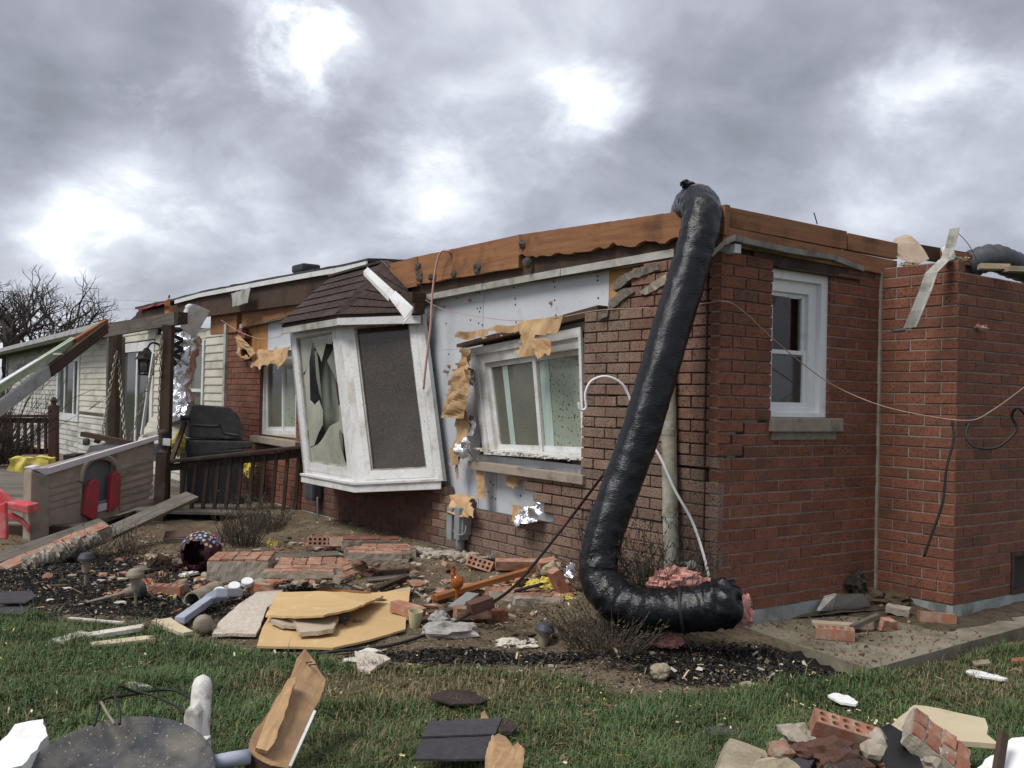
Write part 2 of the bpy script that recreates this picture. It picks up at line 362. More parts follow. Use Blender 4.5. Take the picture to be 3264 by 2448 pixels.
    MT['toy_tan'] = mat('toy_tan', (.36,.30,.245), (.30,.25,.20), 4, .6, .3, 140, var=.03, dirt=((.10,.085,.06), .37, 3))
    MT['toy_red'] = mat('toy_red', (.46,.045,.07), (.36,.04,.06), 5, .5, .15, 80, var=.05, dirt=((.22,.07,.06), .43, 7))
    MT['toy_pinkred'] = mat('toy_pinkred', (.62,.075,.08), (.50,.07,.075), 5, .5, .12, 80, var=.08, dirt=((.58,.25,.23), .42, 5))
    MT['toy_white'] = mat('toy_white', (.66,.61,.65), (.60,.56,.58), 5, .5, .1, 80, var=.03)
    MT['galv'] = mat('galv', (.36,.38,.375), (.26,.275,.27), 6, .5, .2, 50, metal=.3, var=.05, dirt=((.16,.15,.12), .36, 5))
    MT['pipe_white'] = mat('pipe_white', (.52,.52,.47), (.36,.34,.27), 5, .6, .4, 40, st=(1,1,.3), var=.04, dirt=((.22,.195,.13), .46, 12))
    MT['pvc_grey'] = mat('pvc_grey', (.40,.44,.52), (.34,.37,.44), 4, .45, .05, 40, var=.04, dirt=((.20,.18,.15), .32, 6))
    MT['white_paint'] = mat('white_paint', (.78,.78,.78), (.74,.74,.74), 6, .4, .05, 40, var=.02)
    MT['white_dirty'] = mat('white_dirty', (.76,.75,.72), (.62,.59,.53), 5, .5, .2, 60, var=.03, dirt=((.24,.18,.12), .38, 16))
    MT['lamp_cream'] = mat('lamp_cream', (.30,.27,.20), (.21,.185,.13), 8, .7, .3, 70, var=.08)
    MT['lamp_cap'] = mat('lamp_cap', (.055,.06,.075), (.04,.043,.052), 6, .5, .15, 70, var=.05, dirt=((.13,.12,.10), .34, 10))
    MT['lamp_capt'] = mat('lamp_capt', (.30,.26,.20), (.19,.165,.125), 9, .7, .3, 70, var=.05)
    MT['terra'] = mat('terra', (.36,.125,.06), (.28,.095,.05), 6, .8, .2, 70, var=.05)
    MT['amber'] = mat('amber', (.42,.13,.02), (.22,.06,.012), 14, .12, .1, 60, spec=.6, var=.03)
    MT['cup'] = mat('cup', (.52,.49,.29), (.44,.41,.24), 6, .35, .05, 60, var=.04)
    MT['slate'] = mat('slate', (.060,.064,.076), (.042,.045,.052), 9, .7, .3, 60, spec=.15, var=.04, dirt=((.17,.155,.13), .46, 4), speck=((.34,.31,.26), .33, 90))
    MT['paper_tan'] = mat('paper_tan', (.44,.34,.25), (.32,.24,.17), 8, .85, .5, 40, var=.06)
    MT['fascia_green'] = mat('fascia_green', (.36,.46,.26), (.29,.38,.205), 4, .6, .15, 40, st=(1,6,6), var=.04, dirt=((.55,.56,.48), .35, 4))
    MT['gutter'] = mat('gutter', (.42,.42,.41), (.33,.33,.32), 3, .5, .1, 40, st=(1,6,6), var=.04, dirt=((.14,.13,.11), .37, 4))
    MT['recess'] = mat('recess', (.19,.21,.215), (.16,.17,.175), 4, .7, .2, 90, var=.02)
    MT['trim_dark'] = mat('trim_dark', (.27,.255,.22), (.17,.155,.13), 5, .6, .25, 40, var=.04, dirt=((.09,.08,.06), .42, 6))
    MT['iron'] = mat('iron', (.02,.018,.016), (.035,.025,.02), 9, .5, .2, 60, var=.05)
    MT['chain'] = mat('chain', (.40,.36,.28), (.24,.2,.15), 9, .5, .1, 60, metal=.5, var=.08)
    MT['cable'] = mat('cable', (.012,.012,.013), (.02,.019,.018), 9, .5, .05, 60, var=.05)
    MT['wire_cream'] = mat('wire_cream', (.50,.36,.26), (.36,.26,.19), 9, .6, .05, 60, var=.05)
    MT['hose_pink'] = mat('hose_pink', (.62,.36,.31), (.55,.31,.26), 9, .5, .05, 60, var=.05)
    MT['bark'] = mat('bark', (.055,.042,.036), (.035,.028,.025), 9, .9, .4, 50, st=(1,1,.3), var=.1)
    MT['twig'] = mat('twig', (.10,.080,.055), (.058,.046,.034), 9, .9, .2, 50, var=.45)
    MT['twig_dark'] = mat('twig_dark', (.050,.042,.030), (.028,.025,.019), 9, .9, .2, 50, var=.4)
    MT['drywall'] = mat('drywall', (.40,.38,.33), (.33,.31,.27), 3, .9, .1, 40, var=.02)
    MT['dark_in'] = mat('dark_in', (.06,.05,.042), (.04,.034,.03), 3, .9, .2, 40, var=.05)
    MT['mosaic'] = mat('mosaic', (.055,.012,.018), (.035,.01,.014), 6, .25, .1, 40, spec=.5, var=.02)
    MT['leaf_brown'] = mat('leaf_brown', (.26,.13,.055), (.17,.085,.04), 9, .8, .2, 50, var=.2)
    MT['fleck'] = mat('fleck', (.68,.62,.36), (.60,.56,.42), 20, .95, .3, 60, var=.2)
    MT['mulch'] = mat('mulch', (.016,.013,.012), (.028,.022,.018), 20, .95, .3, 60, var=.5)
    MT['soil'] = mat('soil', (.105,.078,.05), (.05,.038,.026), 12, .95, 1., 60, var=.02, dirt=((.035,.045,.018), .36, 3), speck=((.22,.18,.12), .31, 60), bd=.015)
    MT['soilbit'] = mat('soilbit', (.14,.10,.062), (.085,.06,.038), 20, .95, .3, 60, var=.5)
defmats()
def vmat(name, attr, rough=.7, spec=.2):
    m = bpy.data.materials.new(name); m.use_nodes = True; n = m.node_tree.nodes; L = m.node_tree.links
    b = n['Principled BSDF']; b.inputs['Roughness'].default_value = rough; b.inputs['Specular IOR Level'].default_value = spec
    a = n.new('ShaderNodeAttribute'); a.attribute_name = attr; L.new(a.outputs['Color'], b.inputs['Base Color']); return m
MT['blade'] = vmat('blade', 'tint', .6, .25)
MT['chipcol'] = vmat('chipcol', 'tint', .6, .4)

# ------------------------------------------------------------------ ground: one sheet out to the horizon
def axis(lo, hi, st, far, g=1.35):
    a = list(np.arange(lo, hi+1e-6, st)); s = st; x = hi
    while x < far: s *= g; x += s; a.append(x)
    s = st; x = lo; b = []
    while x > -far: s *= g; x -= s; b.append(x)
    return np.array(b[::-1]+a)
def build_ground():
    xs = axis(-6.5, 4.2, .055, 900); ys = axis(3.2, 11.5, .055, 900); nx, ny = len(xs), len(ys)
    v = []; msk = []
    blobs = [(-2.6,7.6,1.5,1.1,.95),(-1.7,7.0,1.0,.55,.75),(-.15,5.85,.85,.14,1.),(.55,5.85,.5,.1,.6),(1.45,5.75,.95,.42,1.),(.9,6.0,.4,.2,.6),(-.3,6.9,.5,.25,.6),(-3.8,8.2,1.2,1,.9),(-.7,7.6,.6,.3,.5)]
    for y in ys:
        for x in xs:
            near = -9 < x < 6 and 0 < y < 16
            z = gh(x, y) if near else -.165
            v.append((x, y, z))
            d = y-float(np.interp(x, BX, BY))+.05*noise.noise(V((x*6, y*6, 1)))
            bed = min(max((d+.03)/.09, 0), 1) if (-9 < x < 9 and y < 14) else (1. if (-9 < x < 3 and 12 < y < 14) else 0.)
            bl = 0
            for bx, by, rx, ry, a in blobs:
                q = ((x-bx)/rx)**2+((y-by)/ry)**2
                bl = max(bl, a*(1.25-q))
            bl = min(max(bl, 0), 1)
            dry = max(0, 1-((x+.55)/1.0)**2-((y-5.35)/.28)**2)+max(0, .9-((x-3.0)/1.0)**2-((y-5.7)/.7)**2)+max(0, .55-((x+1.9)/.5)**2-((y-5.4)/.3)**2)
            msk.append((bl, bed, min(dry, 1), 1))
    f = [(j*nx+i, j*nx+i+1, (j+1)*nx+i+1, (j+1)*nx+i) for j in range(ny-1) for i in range(nx-1)]
    me = mesh('ground', v, f); ca = me.color_attributes.new('mask', 'FLOAT_COLOR', 'POINT')
    ca.data.foreach_set('color', np.array(msk, dtype=np.float32).ravel())
    me.polygons.foreach_set('use_smooth', [True]*len(f))
    m = bpy.data.materials.new('earth'); m.use_nodes = True; nt = m.node_tree; n = nt.nodes; L = nt.links
    b = n['Principled BSDF']; b.inputs['Roughness'].default_value = .95; b.inputs['Specular IOR Level'].default_value = .15
    tc = n.new('ShaderNodeTexCoord'); at = n.new('ShaderNodeAttribute'); at.attribute_name = 'mask'
    sp_ = n.new('ShaderNodeSeparateColor'); L.new(at.outputs['Color'], sp_.inputs[0])
    def nz(s, d=6, r=.65):
        o = n.new('ShaderNodeTexNoise'); o.inputs['Scale'].default_value = s; o.inputs['Detail'].default_value = d; o.inputs['Roughness'].default_value = r
        L.new(tc.outputs['Object'], o.inputs['Vector']); return o.outputs[0]
    def rng(v_, a, b2):
        o = n.new('ShaderNodeMapRange'); o.inputs[1].default_value = a; o.inputs[2].default_value = b2; L.new(v_, o.inputs[0]); return o.outputs[0]
    def mix(f_, a, c):
        o = n.new('ShaderNodeMixRGB'); L.new(f_, o.inputs[0])
        for i, q in ((1, a), (2, c)):
            if isinstance(q, tuple): o.inputs[i].default_value = (*q, 1)
            else: L.new(q, o.inputs[i])
        return o.outputs[0]
    def mth(op, a, c):
        o = n.new('ShaderNodeMath'); o.operation = op
        for i, q in ((0, a), (1, c)):
            if isinstance(q, float): o.inputs[i].default_value = q
            else: L.new(q, o.inputs[i])
        return o.outputs[0]
    soil = mix(rng(nz(34), .38, .62), (.165,.122,.078), (.078,.058,.039))
    soil = mix(rng(nz(5), .45, .7), soil, (.21,.168,.115))
    soil = mix(rng(nz(140, 3), .56, .64), soil, (.27,.225,.155))
    mul = mix(rng(nz(90, 4), .45, .65), (.010,.009,.0085), (.030,.025,.021))
    bm_ = rng(mth('ADD', sp_.outputs[0], mth('MULTIPLY', mth('SUBTRACT', nz(9), .5), 1.7)), .38, .62)
    bedc = mix(bm_, soil, mul)
    gr = mix(rng(nz(22), .35, .65), (.045,.068,.022), (.080,.076,.036))
    gr = mix(mth('MULTIPLY', sp_.outputs[2], rng(nz(12), .3, .6)), gr, (.13,.115,.07))
    L.new(mix(sp_.outputs[1], gr, bedc), b.inputs['Base Color'])
    bn = n.new('ShaderNodeBump'); bn.inputs['Strength'].default_value = .9; bn.inputs['Distance'].default_value = .02; L.new(nz(70, 5), bn.inputs['Height']); L.new(bn.outputs[0], b.inputs['Normal'])
    me.materials.append(m); o = bpy.data.objects.new('ground', me); link(o, None, Matrix.Identity(4)); meta(o, kind='structure')
build_ground()

PI0 = N0+e1*1.82
# concrete path slab at the corner of the house
_sl = [GPz(x, y, -.10) for x, y in [(2372, 1998), (2774, 2132), (3264, 1998)]]
_sl.append(_sl[2]+(_sl[2]-_sl[1])*.9)
_sl += [Rw(3.9, -.10, .9), Rw(1.75, -.10, -.03), Rw(.35, -.10, -.03)]
m = M().prism([p for p in jag(_sl, .006, .12)], (0, 0, -.13)); ob('concrete_path', m, MT['concrete'], kind='structure', label='worn concrete path slab at the house corner', bev=0)

m = M(); P = [Rw(.75,0,.02), Rw(1.83,0,-.02), PI0-e2*.66+nR*.0, PI0-e2*.66+e1*2.2, PI0-e2*1.0+e1*2.2, G(3010,2062,.0), G(2870,2030,0), G(2700,2010,0), G(2560,1965,0)]
P = [V((p.x, p.y, -.088)) for p in P]; c = sum(P, V((0,0,0)))/len(P); n_ = 14; vs = []; fs = []; J = jag(P, .035, .10); kk = len(J)
for r in range(n_+1):
    for q in J:
        t = r/n_; w = c+(q-c)*t; hgt = .045*(1-t)**.6*(.25+.9*max(0, noise.noise(V((w.x*4, w.y*4, 0)))+.3))+.012*noise.noise(w*14); hgt += .10*max(0, 1-(w-PI0).length/.45)
        vs.append(V((w.x, w.y, -.094+max(hgt, -.02)*(1 if r < n_ else 0)-(.01 if r == n_ else 0))))
for r in range(n_):
    for i in range(kk): fs.append([r*kk+i, r*kk+(i+1) % kk, (r+1)*kk+(i+1) % kk, (r+1)*kk+i])
m.add(vs, fs); ob('soil_patch', m, MT['soil'], kind='structure', smooth=True)

# ------------------------------------------------------------------ the house
H = empty('brick_house', T(0, 0), 'long brick and siding ranch house with its roof torn off by a storm', 'house')
BH, BD, BL = .0715, .088, .2435
_bm = {}
def brick_mesh(L, mt, d=BD, h=BH):
    k = (round(L, 2), mt.name, d, h)
    if k in _bm: return _bm[k]
    c = .0035; x, z = L/2, h/2
    v = [(-x,0,-z),(x,0,-z),(x,0,z),(-x,0,z)]
    v = [(a, -d, b) for a, _, b in v]+[(a, -c, b) for a, _, b in v]+[(a*(1-c/abs(a)), 0, b*(1-c/abs(b))) for a, _, b in v]
    f = [(3,2,1,0)]+[(i, (i+1) % 4, (i+1) % 4+4, i+4) for i in range(4)]+[(i+4, (i+1) % 4+4, (i+1) % 4+8, i+8) for i in range(4)]+[(8,9,10,11)]
    me = mesh('brick', v, f); bm = bmesh.new(); bm.from_mesh(me); bmesh.ops.recalc_face_normals(bm, faces=bm.faces); bm.to_mesh(me); bm.free()
    me.materials.append(mt); _bm[k] = me; return me
def brick_wall(name, P, e, n, rows, inside, mts, mort, phase=0., near=None, jit=.003, shift=None, label=None):
    """rows of running-bond bricks kept where inside(s, z); those that near(s,z) accepts are objects, the rest join one part"""
    wall = ob(name, M().box(P+e*.2+UP*.0+n*-.06, (e, n, UP), (.02, .02, .02)), MT[mort], H) if False else None
    wl = bpy.data.objects.new(name, None); wl.empty_display_size = .1; link(wl, H, Matrix.Translation(P)); 
    if label: wl['label'] = label
    mo = M(); far = {}
    for k, a, b in rows:
        ph = phase+(BL+.0105)/2*(k % 2); st = BL+.0105; i0 = int((a-ph)/st)-1; s = ph+i0*st; z = (k+.5)*CS; runs = []
        cuts = []
        while s < b:
            s0, s1 = max(s, a), min(s+st, b); s += st
            if s1-s0 < .001: continue
            if cuts and (s1-s0 < .06 or cuts[-1][1]-cuts[-1][0] < .06): cuts[-1][1] = s1
            else: cuts.append([s0, s1])
        for s0, s1 in cuts:
            mid = (s0+s1)/2
            if not inside(mid, z): continue
            sk = shift(mid, z) if shift else 0
            if runs and abs(runs[-1][1]-s0) < .02 and runs[-1][2] == sk: runs[-1][1] = s1
            else: runs.append([s0, s1, sk])
            dz, do, dr, *ds = shift(mid, z) if shift else (0, 0, 0)
            L_ = s1-s0-.0105
            if L_ < .03: continue
            Wm = fr(P+e*(mid+(ds[0] if ds else 0))+UP*(z+dz+rnd(-.0012, .0012))+n*(do+rnd(-jit, jit)), e, UP)
            # fr gives local Y = Z x X; brick front is at local +Y=0 facing outwards
            yv = UP.cross(e).normalized()
            if yv.dot(n) < 0: Wm = fr(Wm.translation, -e, UP)
            Wm = Wm @ rot(rnd(-.5, .5), dr+rnd(-.3, .3), rnd(-.5, .5))
            mt = mts(mid, z)
            if near(mid, z): inst('brick', brick_mesh(L_, mt), Wm, wl)
            else: far.setdefault(mt.name, []).append((Wm, L_))
        for r0, r1, sk in runs:
            dz, do, dr, *ds = sk or (0, 0, 0)
            mo.box(P+e*((r0+r1)/2+(ds[0] if ds else 0))+UP*(z+dz)+n*(-.007-.036), (e, n, UP), (r1-r0-.013, .072, CS+.0005))
    ob('mortar', mo, MT[mort], wl, kind='stuff')
    for mn, lst in far.items():
        mm = M()
        for Wm, L_ in lst:
            me = brick_mesh(L_, MT[mn]); mm.add([Wm @ v.co for v in me.vertices], [list(p.vertices) for p in me.polygons])
        ob('brick_courses', mm, MT[mn], wl, kind='stuff')
    return wl
# --- side wall (red) : s along e1
LR, LO = 1.82, .636
PI_ = N0+e1*LR; PO = PI_-e2*LO
W_R = (.545, 1.185, 1.345, 2.43)      # window hole: s0,s1,z0,z1
def in_side(s, z):
    if s < .5: return z < 30*CS
    if s < 1.35: return z < 29.6*CS
    return z < 31*CS
def sh_side(s, z):
    if s < .54 and z > 1.0+.70*s: return (.017, .007, -.4, -.016)
    return (0, 0, 0)
brick_wall('side_wall', N0, e1, nR, [r for k in range(0, 31) for r in ([(k, 0., LR-.002)] if (k+.5)*CS < 1.24 else [(k, 0., .54), (k, 1.185, LR-.002)])], in_side, lambda s, z: MT['brick_red'], 'mortar', phase=.0-.125, near=lambda s, z: True, shift=sh_side, label='red brick side wall with the small white window')
brick_wall('return_wall', PI_, -e2, nT, [(k, .012, LO) for k in range(0, 31)], lambda s, z: True, lambda s, z: MT['brick_red'], 'mortar', phase=.13, near=lambda s, z: z > .9)
brick_wall('end_wall', PO, e1, nR, [r for k in range(0, 30) for r in ([(k, .0, .83), (k, 1.33, 3.2)] if k < 4 else [(k, .0, 3.2)])], lambda s, z: True, lambda s, z: MT['brick_red'], 'mortar', phase=-.125, near=lambda s, z: False)
# --- front wall (sky-lit): s along e2
def top_step(s): return 2.02+(1.47-s)*.50 if s > .62 else 9
def in_front(s, z):
    if s < 1.42: return z < min(top_step(s), 30*CS)
    if s < 9.62:
        w2 = 7.02 < s < 8.27
        if 1.30 < s < 2.5 and z < .80 and s < 1.98+(z-.52)*1.3 : return True
        if s < 3.05: return z < .44
        if s < 3.42: return z < .50
        if s < 6.55: return z < .60 if s < 3.75 else z < .66
        if w2: return z < .80
        return z < 1.86 if s < 8.95 else z < 2.36
    return False
def frow(k):
    z = (k+.5)*CS
    if z < .80: return [(k, .122, 9.62)]
    return [(k, .122, 1.42), (k, 1.42, 7.02), (k, 8.27, 9.62)]
def mt_front(s, z):  # same brick throughout; how sky light falls is put into the colour
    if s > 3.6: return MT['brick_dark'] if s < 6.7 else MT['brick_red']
    return MT['brick_mid'] if s < .80 and z > .95+.6*s or (s > 1.2 and .3 < noise.noise(V((s*3, z*3, 1)))) else MT['brick_skylit']
def sh_front(s, z):
    if s < 1.45 and z > 1.02-.08*s+(.25 if s > .45 else 0)+(.3 if s > 1.0 else 0): return (.011, .012, .15)
    if 1.3 < s < 2.5 and .56 < z < .8: return (.002, .016, 0)
    if .5 < s <= 1.45 and .6 < z: return (.002, .016, 0)
    return (0, 0, 0)
brick_wall('front_wall', N0, e2, nT, [r for k in range(0, 30) for r in frow(k)], in_front, mt_front, 'mortar_shadow', phase=.125, near=lambda s, z: s < 2.45, shift=sh_front, label='front brick wall, tan from painted sky light, torn open beside the bay')
# corner headers on the front face
for k in range(30):
    if k == 11: continue
    z = (k+.5)*CS; dz = .012 if k > 11 else 0
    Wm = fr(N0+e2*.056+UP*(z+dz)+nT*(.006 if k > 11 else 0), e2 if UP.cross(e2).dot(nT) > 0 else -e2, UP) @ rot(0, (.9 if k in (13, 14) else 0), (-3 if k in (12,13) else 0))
    inst('brick', brick_mesh(.112, MT['brick_mid' if k > 12 else 'brick_skylit'], .06), Wm, bpy.data.objects['front_wall'])
m = M().box(T(.06, 5.5*CS, -.045), (e2, nT, UP), (.10, .07, 11*CS)); m.box(T(.06, 21.2*CS, -.045), (e2, nT, UP), (.10, .07, 17.8*CS)); ob('mortar', m, MT['mortar_shadow'], bpy.data.objects['front_wall'], kind='stuff')
m = M().box(PI_+UP*1.24+nT*.004+nR*.004, (e1, nR, UP), (.03, .03, 2.5)); ob('corner_joint', m, MT['mortar_lump'], H)
# foundation
m = M()
m.box(Rw(LR/2-.02, -.16, -.10), (e1, nR, UP), (LR+.0, .20, .315)); m.box(PI_-e2*(LO/2)+nT*-.09+UP*-.16, (e2, nT, UP), (LO-.1, .18, .31))
m.box(PO+e1*2+nR*-.095+UP*-.16, (e1, nR, UP), (4, .19, .312)); m.box(T(4.9, -.16, -.10), (e2, nT, UP), (9.6, .20, .313))
ob('foundation', m, MT['found'], H)
# crawl space vent in the end wall
v0 = PO+e1*1.08+UP*.158
fm = M()
for ax, c, d in ((e1, UP*.148, .50), (e1, UP*-.148, .50)): fm.box(v0+c+nR*-.02, (e1, nR, UP), (.49, .05, .03))
for q in (-.225, .225): fm.box(v0+e1*q+nR*-.02, (e1, nR, UP), (.03, .049, .266))
vf = ob('vent', fm, MT['wood_dark'], H); ob('vent_panel', M().box(v0+nR*-.05, (e1, nR, UP), (.44, .02, .29)), MT['dark_in'], vf)

# --- sheathing behind the missing bricks, panel by panel
OFS = -.105
def panel(name, s0, s1, z0, z1, mt, off=OFS, th=.014, lab=None):
    return ob(name, M().box(T((s0+s1)/2, (z0+z1)/2, off-th/2), (e2, nT, UP), (s1-s0-.004, th, z1-z0)), MT[mt], H, label=lab)
panel('plywood_panel', .02, 1.26, .0, 2.52, 'ply')
panel('sheathing_panel', 1.262, 3.02, 1.99, 2.475, 'sheath'); panel('sheathing_panel', 3.022, 4.22, 1.90, 2.475, 'sheath')
panel('sheathing_panel', 3.022, 4.22, .10, 1.898, 'sheath'); panel('sheathing_panel', 1.46, 2.74, .10, .905, 'sheath'); panel('sheathing_panel', 2.742, 3.02, .10, .905, 'sheath')
panel('plywood_panel', 4.224, 7.0, .0, .72, 'ply'); panel('sheathing_panel', 5.9, 6.95, .722, 1.88, 'sheath')
panel('sheathing_panel', 5.9, 8.30, 1.885, 2.50, 'sheath'); panel('plywood_panel', 8.302, 9.0, 1.885, 2.50, 'ply'); panel('plywood_panel', 9.002, 9.66, .0, 2.50, 'ply'); panel('plywood_panel', 8.32, 9.0, .0, 1.883, 'ply'); panel('plywood_panel', 7.0, 8.318, .0, .86, 'ply')
# nail heads and scars on the sheathing
m = M()
for x, y in [(1432,943),(1456,950),(1497,957),(1519,932),(1528,932),(1522,983),(1532,981),(1529,993),(1500,1020),(1526,1030),(1537,1036),(1638,917),(1643,952),(1643,971),(1645,1027),(1765,898),(1768,915),(1768,957),(1772,1005),(1905,881),(1905,894),(1907,950),(1417,977),(1422,1031),(1431,1129),(1418,1180),(1384,1180),(1563,1535),(1572,1545),(1556,1568),(1570,1585),(1580,1590),(1660,1580)]:
    p = TP(x, y, OFS+.001); m.lathe(p, nT, [(.009, 0), (.008, .003), (0, .004)], 7)
ob('nail_heads', m, MT['iron'], H, kind='stuff')
# interior: partition walls, floor and the part of the ceiling still in place
m = M()
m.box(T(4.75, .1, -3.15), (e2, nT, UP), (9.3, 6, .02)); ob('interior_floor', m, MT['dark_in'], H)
m = M(); m.box(T(6.6, 1.3, -2.9), (e2, nT, UP), (8.0, .1, 2.45)); m.box(T(2.5, 1.0, -1.55), (nT, e2, UP), (2.7, .09, 1.8)); ob('partition_wall', m, MT['drywall'], H)
m = M(); m.box(T(5.75, 2.53, -1.6), (e2, nT, UP), (8.0, 2.8, .03)); ob('ceiling_board', m, MT['drywall'], H)
m = M(); m.box(Rw(2.4, 1.0, -2.1), (e1, nR, UP), (3.8, .1, 1.85)); ob('partition_wall', m, MT['drywall'], H)
for i, (a, b, z) in enumerate([(.25, 1.2, 2.45), (.7, 1.7, 2.36), (.9, 2.6, 2.12), (1.2, 2.4, 2.22), (.6, 2.3, 1.98)]):
    board('ceiling_joist', Rw(a, z, -.5-.2*i), Rw(b+.5, z+.12-.1*i, -1.75), .04, .14, UP, MT['wood_fresh'] if i % 2 else MT['wood_orange'], H)
for i in range(9): board('ceiling_joist', T(1.7+i*.85, 2.62, -.2), T(1.7+i*.85, 2.62, -2.95), .04, .14, UP, MT['wood_orange'], H)
# far sides so the house is closed
m = M(); m.box(T(19.6, .9, -7.2), (e2, nT, UP), (20, .2, 3.2)); m.box(T(5.3, .9, -7.2), (e2, nT, UP), (8.6, .2, 3.0)); m.box(T(29.6, .9, -3.6), (nT, e2, UP), (7.0, .2, 3.2)); ob('rear_wall', m, MT['siding'], H)

# --- timber on top of the walls
zt = 2.775
def wallbeam(x0, y0, x1, y1, hh, off, th, mt, nm='roof_beam', lab=None, ends=.0):
    a, b = TP(x0, y0, off), TP(x1, y1, off); z = (a.z+b.z)/2
    Fm = fr((a+b)/2-UP*hh/2-nT*th/2, b-a, nT); L = (b-a).length; m = M(); n = max(6, int(L/(.05 if ends > 1 else .12)))
    lo = [V((-L/2+L*i/n, -hh/2+noise.noise(V((i*.5, 2.2, off*9)))*.012*(1+2*ends)+(noise.noise(V((i*2.3, 1.1, 4)))*.022 if ends > 1 else 0), 0)) for i in range(n+1)]; hi = [V((-L/2+L*i/n, hh/2+noise.noise(V((i*.7, 7, off*5)))*.004, 0)) for i in range(n+1)]
    up = (Fm.to_3x3() @ V((0,1,0))).z; s_ = 1 if up > 0 else -1
    m.prism([V((p.x, p.y*s_, -th/2)) for p in lo+hi[::-1]], (0, 0, th)); m.v = [Fm @ p for p in m.v]
    return ob(nm, m, MT[mt], H, frame=Fm, label=lab)
wallbeam(2312, 652, 1655, 748, .20, .03, .045, 'wood_beam', ends=1.2)
wallbeam(1655, 748, 1333, 817, .285, .03, .045, 'wood_beam'); wallbeam(1331, 817, 1175, 858, .30, .028, .045, 'wood_beam')
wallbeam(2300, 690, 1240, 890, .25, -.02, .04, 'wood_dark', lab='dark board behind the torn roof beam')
# knots and torn bolts on the beam
m = M()
for x, y, r in [(1666,778,.035),(1372,884,.028),(1448,876,.035),(1525,858,.045),(1680,838,.04),(1340,880,.05),(1335,850,.04),(1385,882,.03)]:
    m.lump(TP(x, y, .04), (r, r*.5, r*1.2), x, .5, 2.5, 2)
ob('torn_bracket', m, MT['mortar_shadow'], H, kind='stuff')
# pale strip under the beam, piece by piece
for x0, y0, x1, y1 in [(2150,806,1790,868),(1788,868,1540,914),(1538,914,1362,948)]:
    a, b = TP(x0, y0, -.02), TP(x1, y1, -.02); board('frieze_strip', a, b, .06, .02, nT, MT['vinyl_grey'], H)
for x0, y0, x1, y1 in [(925,1003,765,1040)]:
    board('frieze_strip', TP(x0, y0, -.02), TP(x1, y1, -.02), .06, .02, nT, MT['vinyl_grey'], H)
# right-hand beam over the side wall
def sidebeam(x0, y0, x1, y1, hh, off, th, mt, nm='roof_beam', lab=None):
    a, b = RP(x0, y0, off), RP(x1, y1, off); Fm = fr((a+b)/2-UP*hh/2-nR*th/2, b-a, nR); L = (b-a).length
    m = M().box((0,0,0), ((1,0,0),(0,1,0),(0,0,1)), (L, hh, th)); m.v = [Fm @ p for p in m.v]
    return ob(nm, m, MT[mt], H, frame=Fm, bev=.004, label=lab)
sidebeam(2306, 655, 2700, 737, .137, .02, .05, 'wood_beam'); sidebeam(2306, 720, 2860, 832, .125, .018, .05, 'wood_beam'); sidebeam(2704, 742, 2862, 775, .128, .019, .05, 'wood_beam')
sidebeam(2930, 778, 3130, 812, .12, -.10, .05, 'wood_dark'); sidebeam(3010, 795, 3300, 846, .10, -.06, .05, 'wood_orange')
m = M().box(Rw(.95, 2.50, -.075), (e1, nR, UP), (1.85, .09, .10)); ob('dark_filler', m, MT['wood_dark'], H)  # dark filler added to close the bright gap behind the trim
# steel lintel and bent metal trim over the small window
a, b = RP(2478, 852, .0), RP(2728, 893, .0)
m = M(); m.box((a+b)/2+UP*.05-nR*.05, (e1, nR, UP), ((b-a).length+.5, .10, .085)); m.box((a+b)/2+UP*.002-nR*.02, (e1, nR, UP), ((b-a).length+.06, .10, .01)); ob('lintel', m, MT['wood_dark'], H)
tr = [RP(2270, 800, .06), RP(2312, 762, .08), RP(2345, 748, .10), RP(2370, 755, .10), RP(2500, 785, .08), RP(2660, 812, .05), RP(2755, 850, .02)]
m = M()
for i in range(len(tr)-1):
    a, b = tr[i], tr[i+1]; m.prism([a, b, b-UP*.035, a-UP*.04], nR*-.004); m.prism([a-UP*.038, b-UP*.034, b-UP*.042-nR*.07, a-UP*.046-nR*.07], UP*-.004)
ob('metal_trim', m, MT['trim_dark'], H, label='bent pale metal trim under the side beam')
m = M().box(T(-.02, 2.47, -.05), (e2, nT, UP), (.14, .06, .06)); m.box(Rw(.13, 2.475, -.06), (e1, nR, UP), (.20, .05, .07)); ob('frieze_block', m, MT['sheath'], H)

# --- windows
def quadpt(Q, u, v): return (Q[0]*(1-u)+Q[1]*u)*(1-v)+(Q[3]*(1-u)+Q[2]*u)*v
def qframe(m, Q, l, t, r, b, n, d0, d1):
    """frame bars inside the quad Q=(TL,TR,BR,BL), from d0 (front) back to d1 along the outward normal n; returns the inner quad"""
    w = ((Q[1]-Q[0]).length+(Q[2]-Q[3]).length)/2; h = ((Q[3]-Q[0]).length+(Q[2]-Q[1]).length)/2
    u0, u1, v0, v1 = l/w, 1-r/w, t/h, 1-b/h; I = [quadpt(Q, u0, v0), quadpt(Q, u1, v0), quadpt(Q, u1, v1), quadpt(Q, u0, v1)]
    ext = n*(d1-d0)
    for a, c in ((0, 1), (1, 2), (2, 3), (3, 0)): m.prism([p+n*d0 for p in (Q[a], Q[c], I[c], I[a])], ext)
    return I
def pane(name, Q, n, d, mt, parent, th=.005, **k): return ob(name, M().prism([p+n*d for p in Q], n*-th), MT[mt], parent, **k)
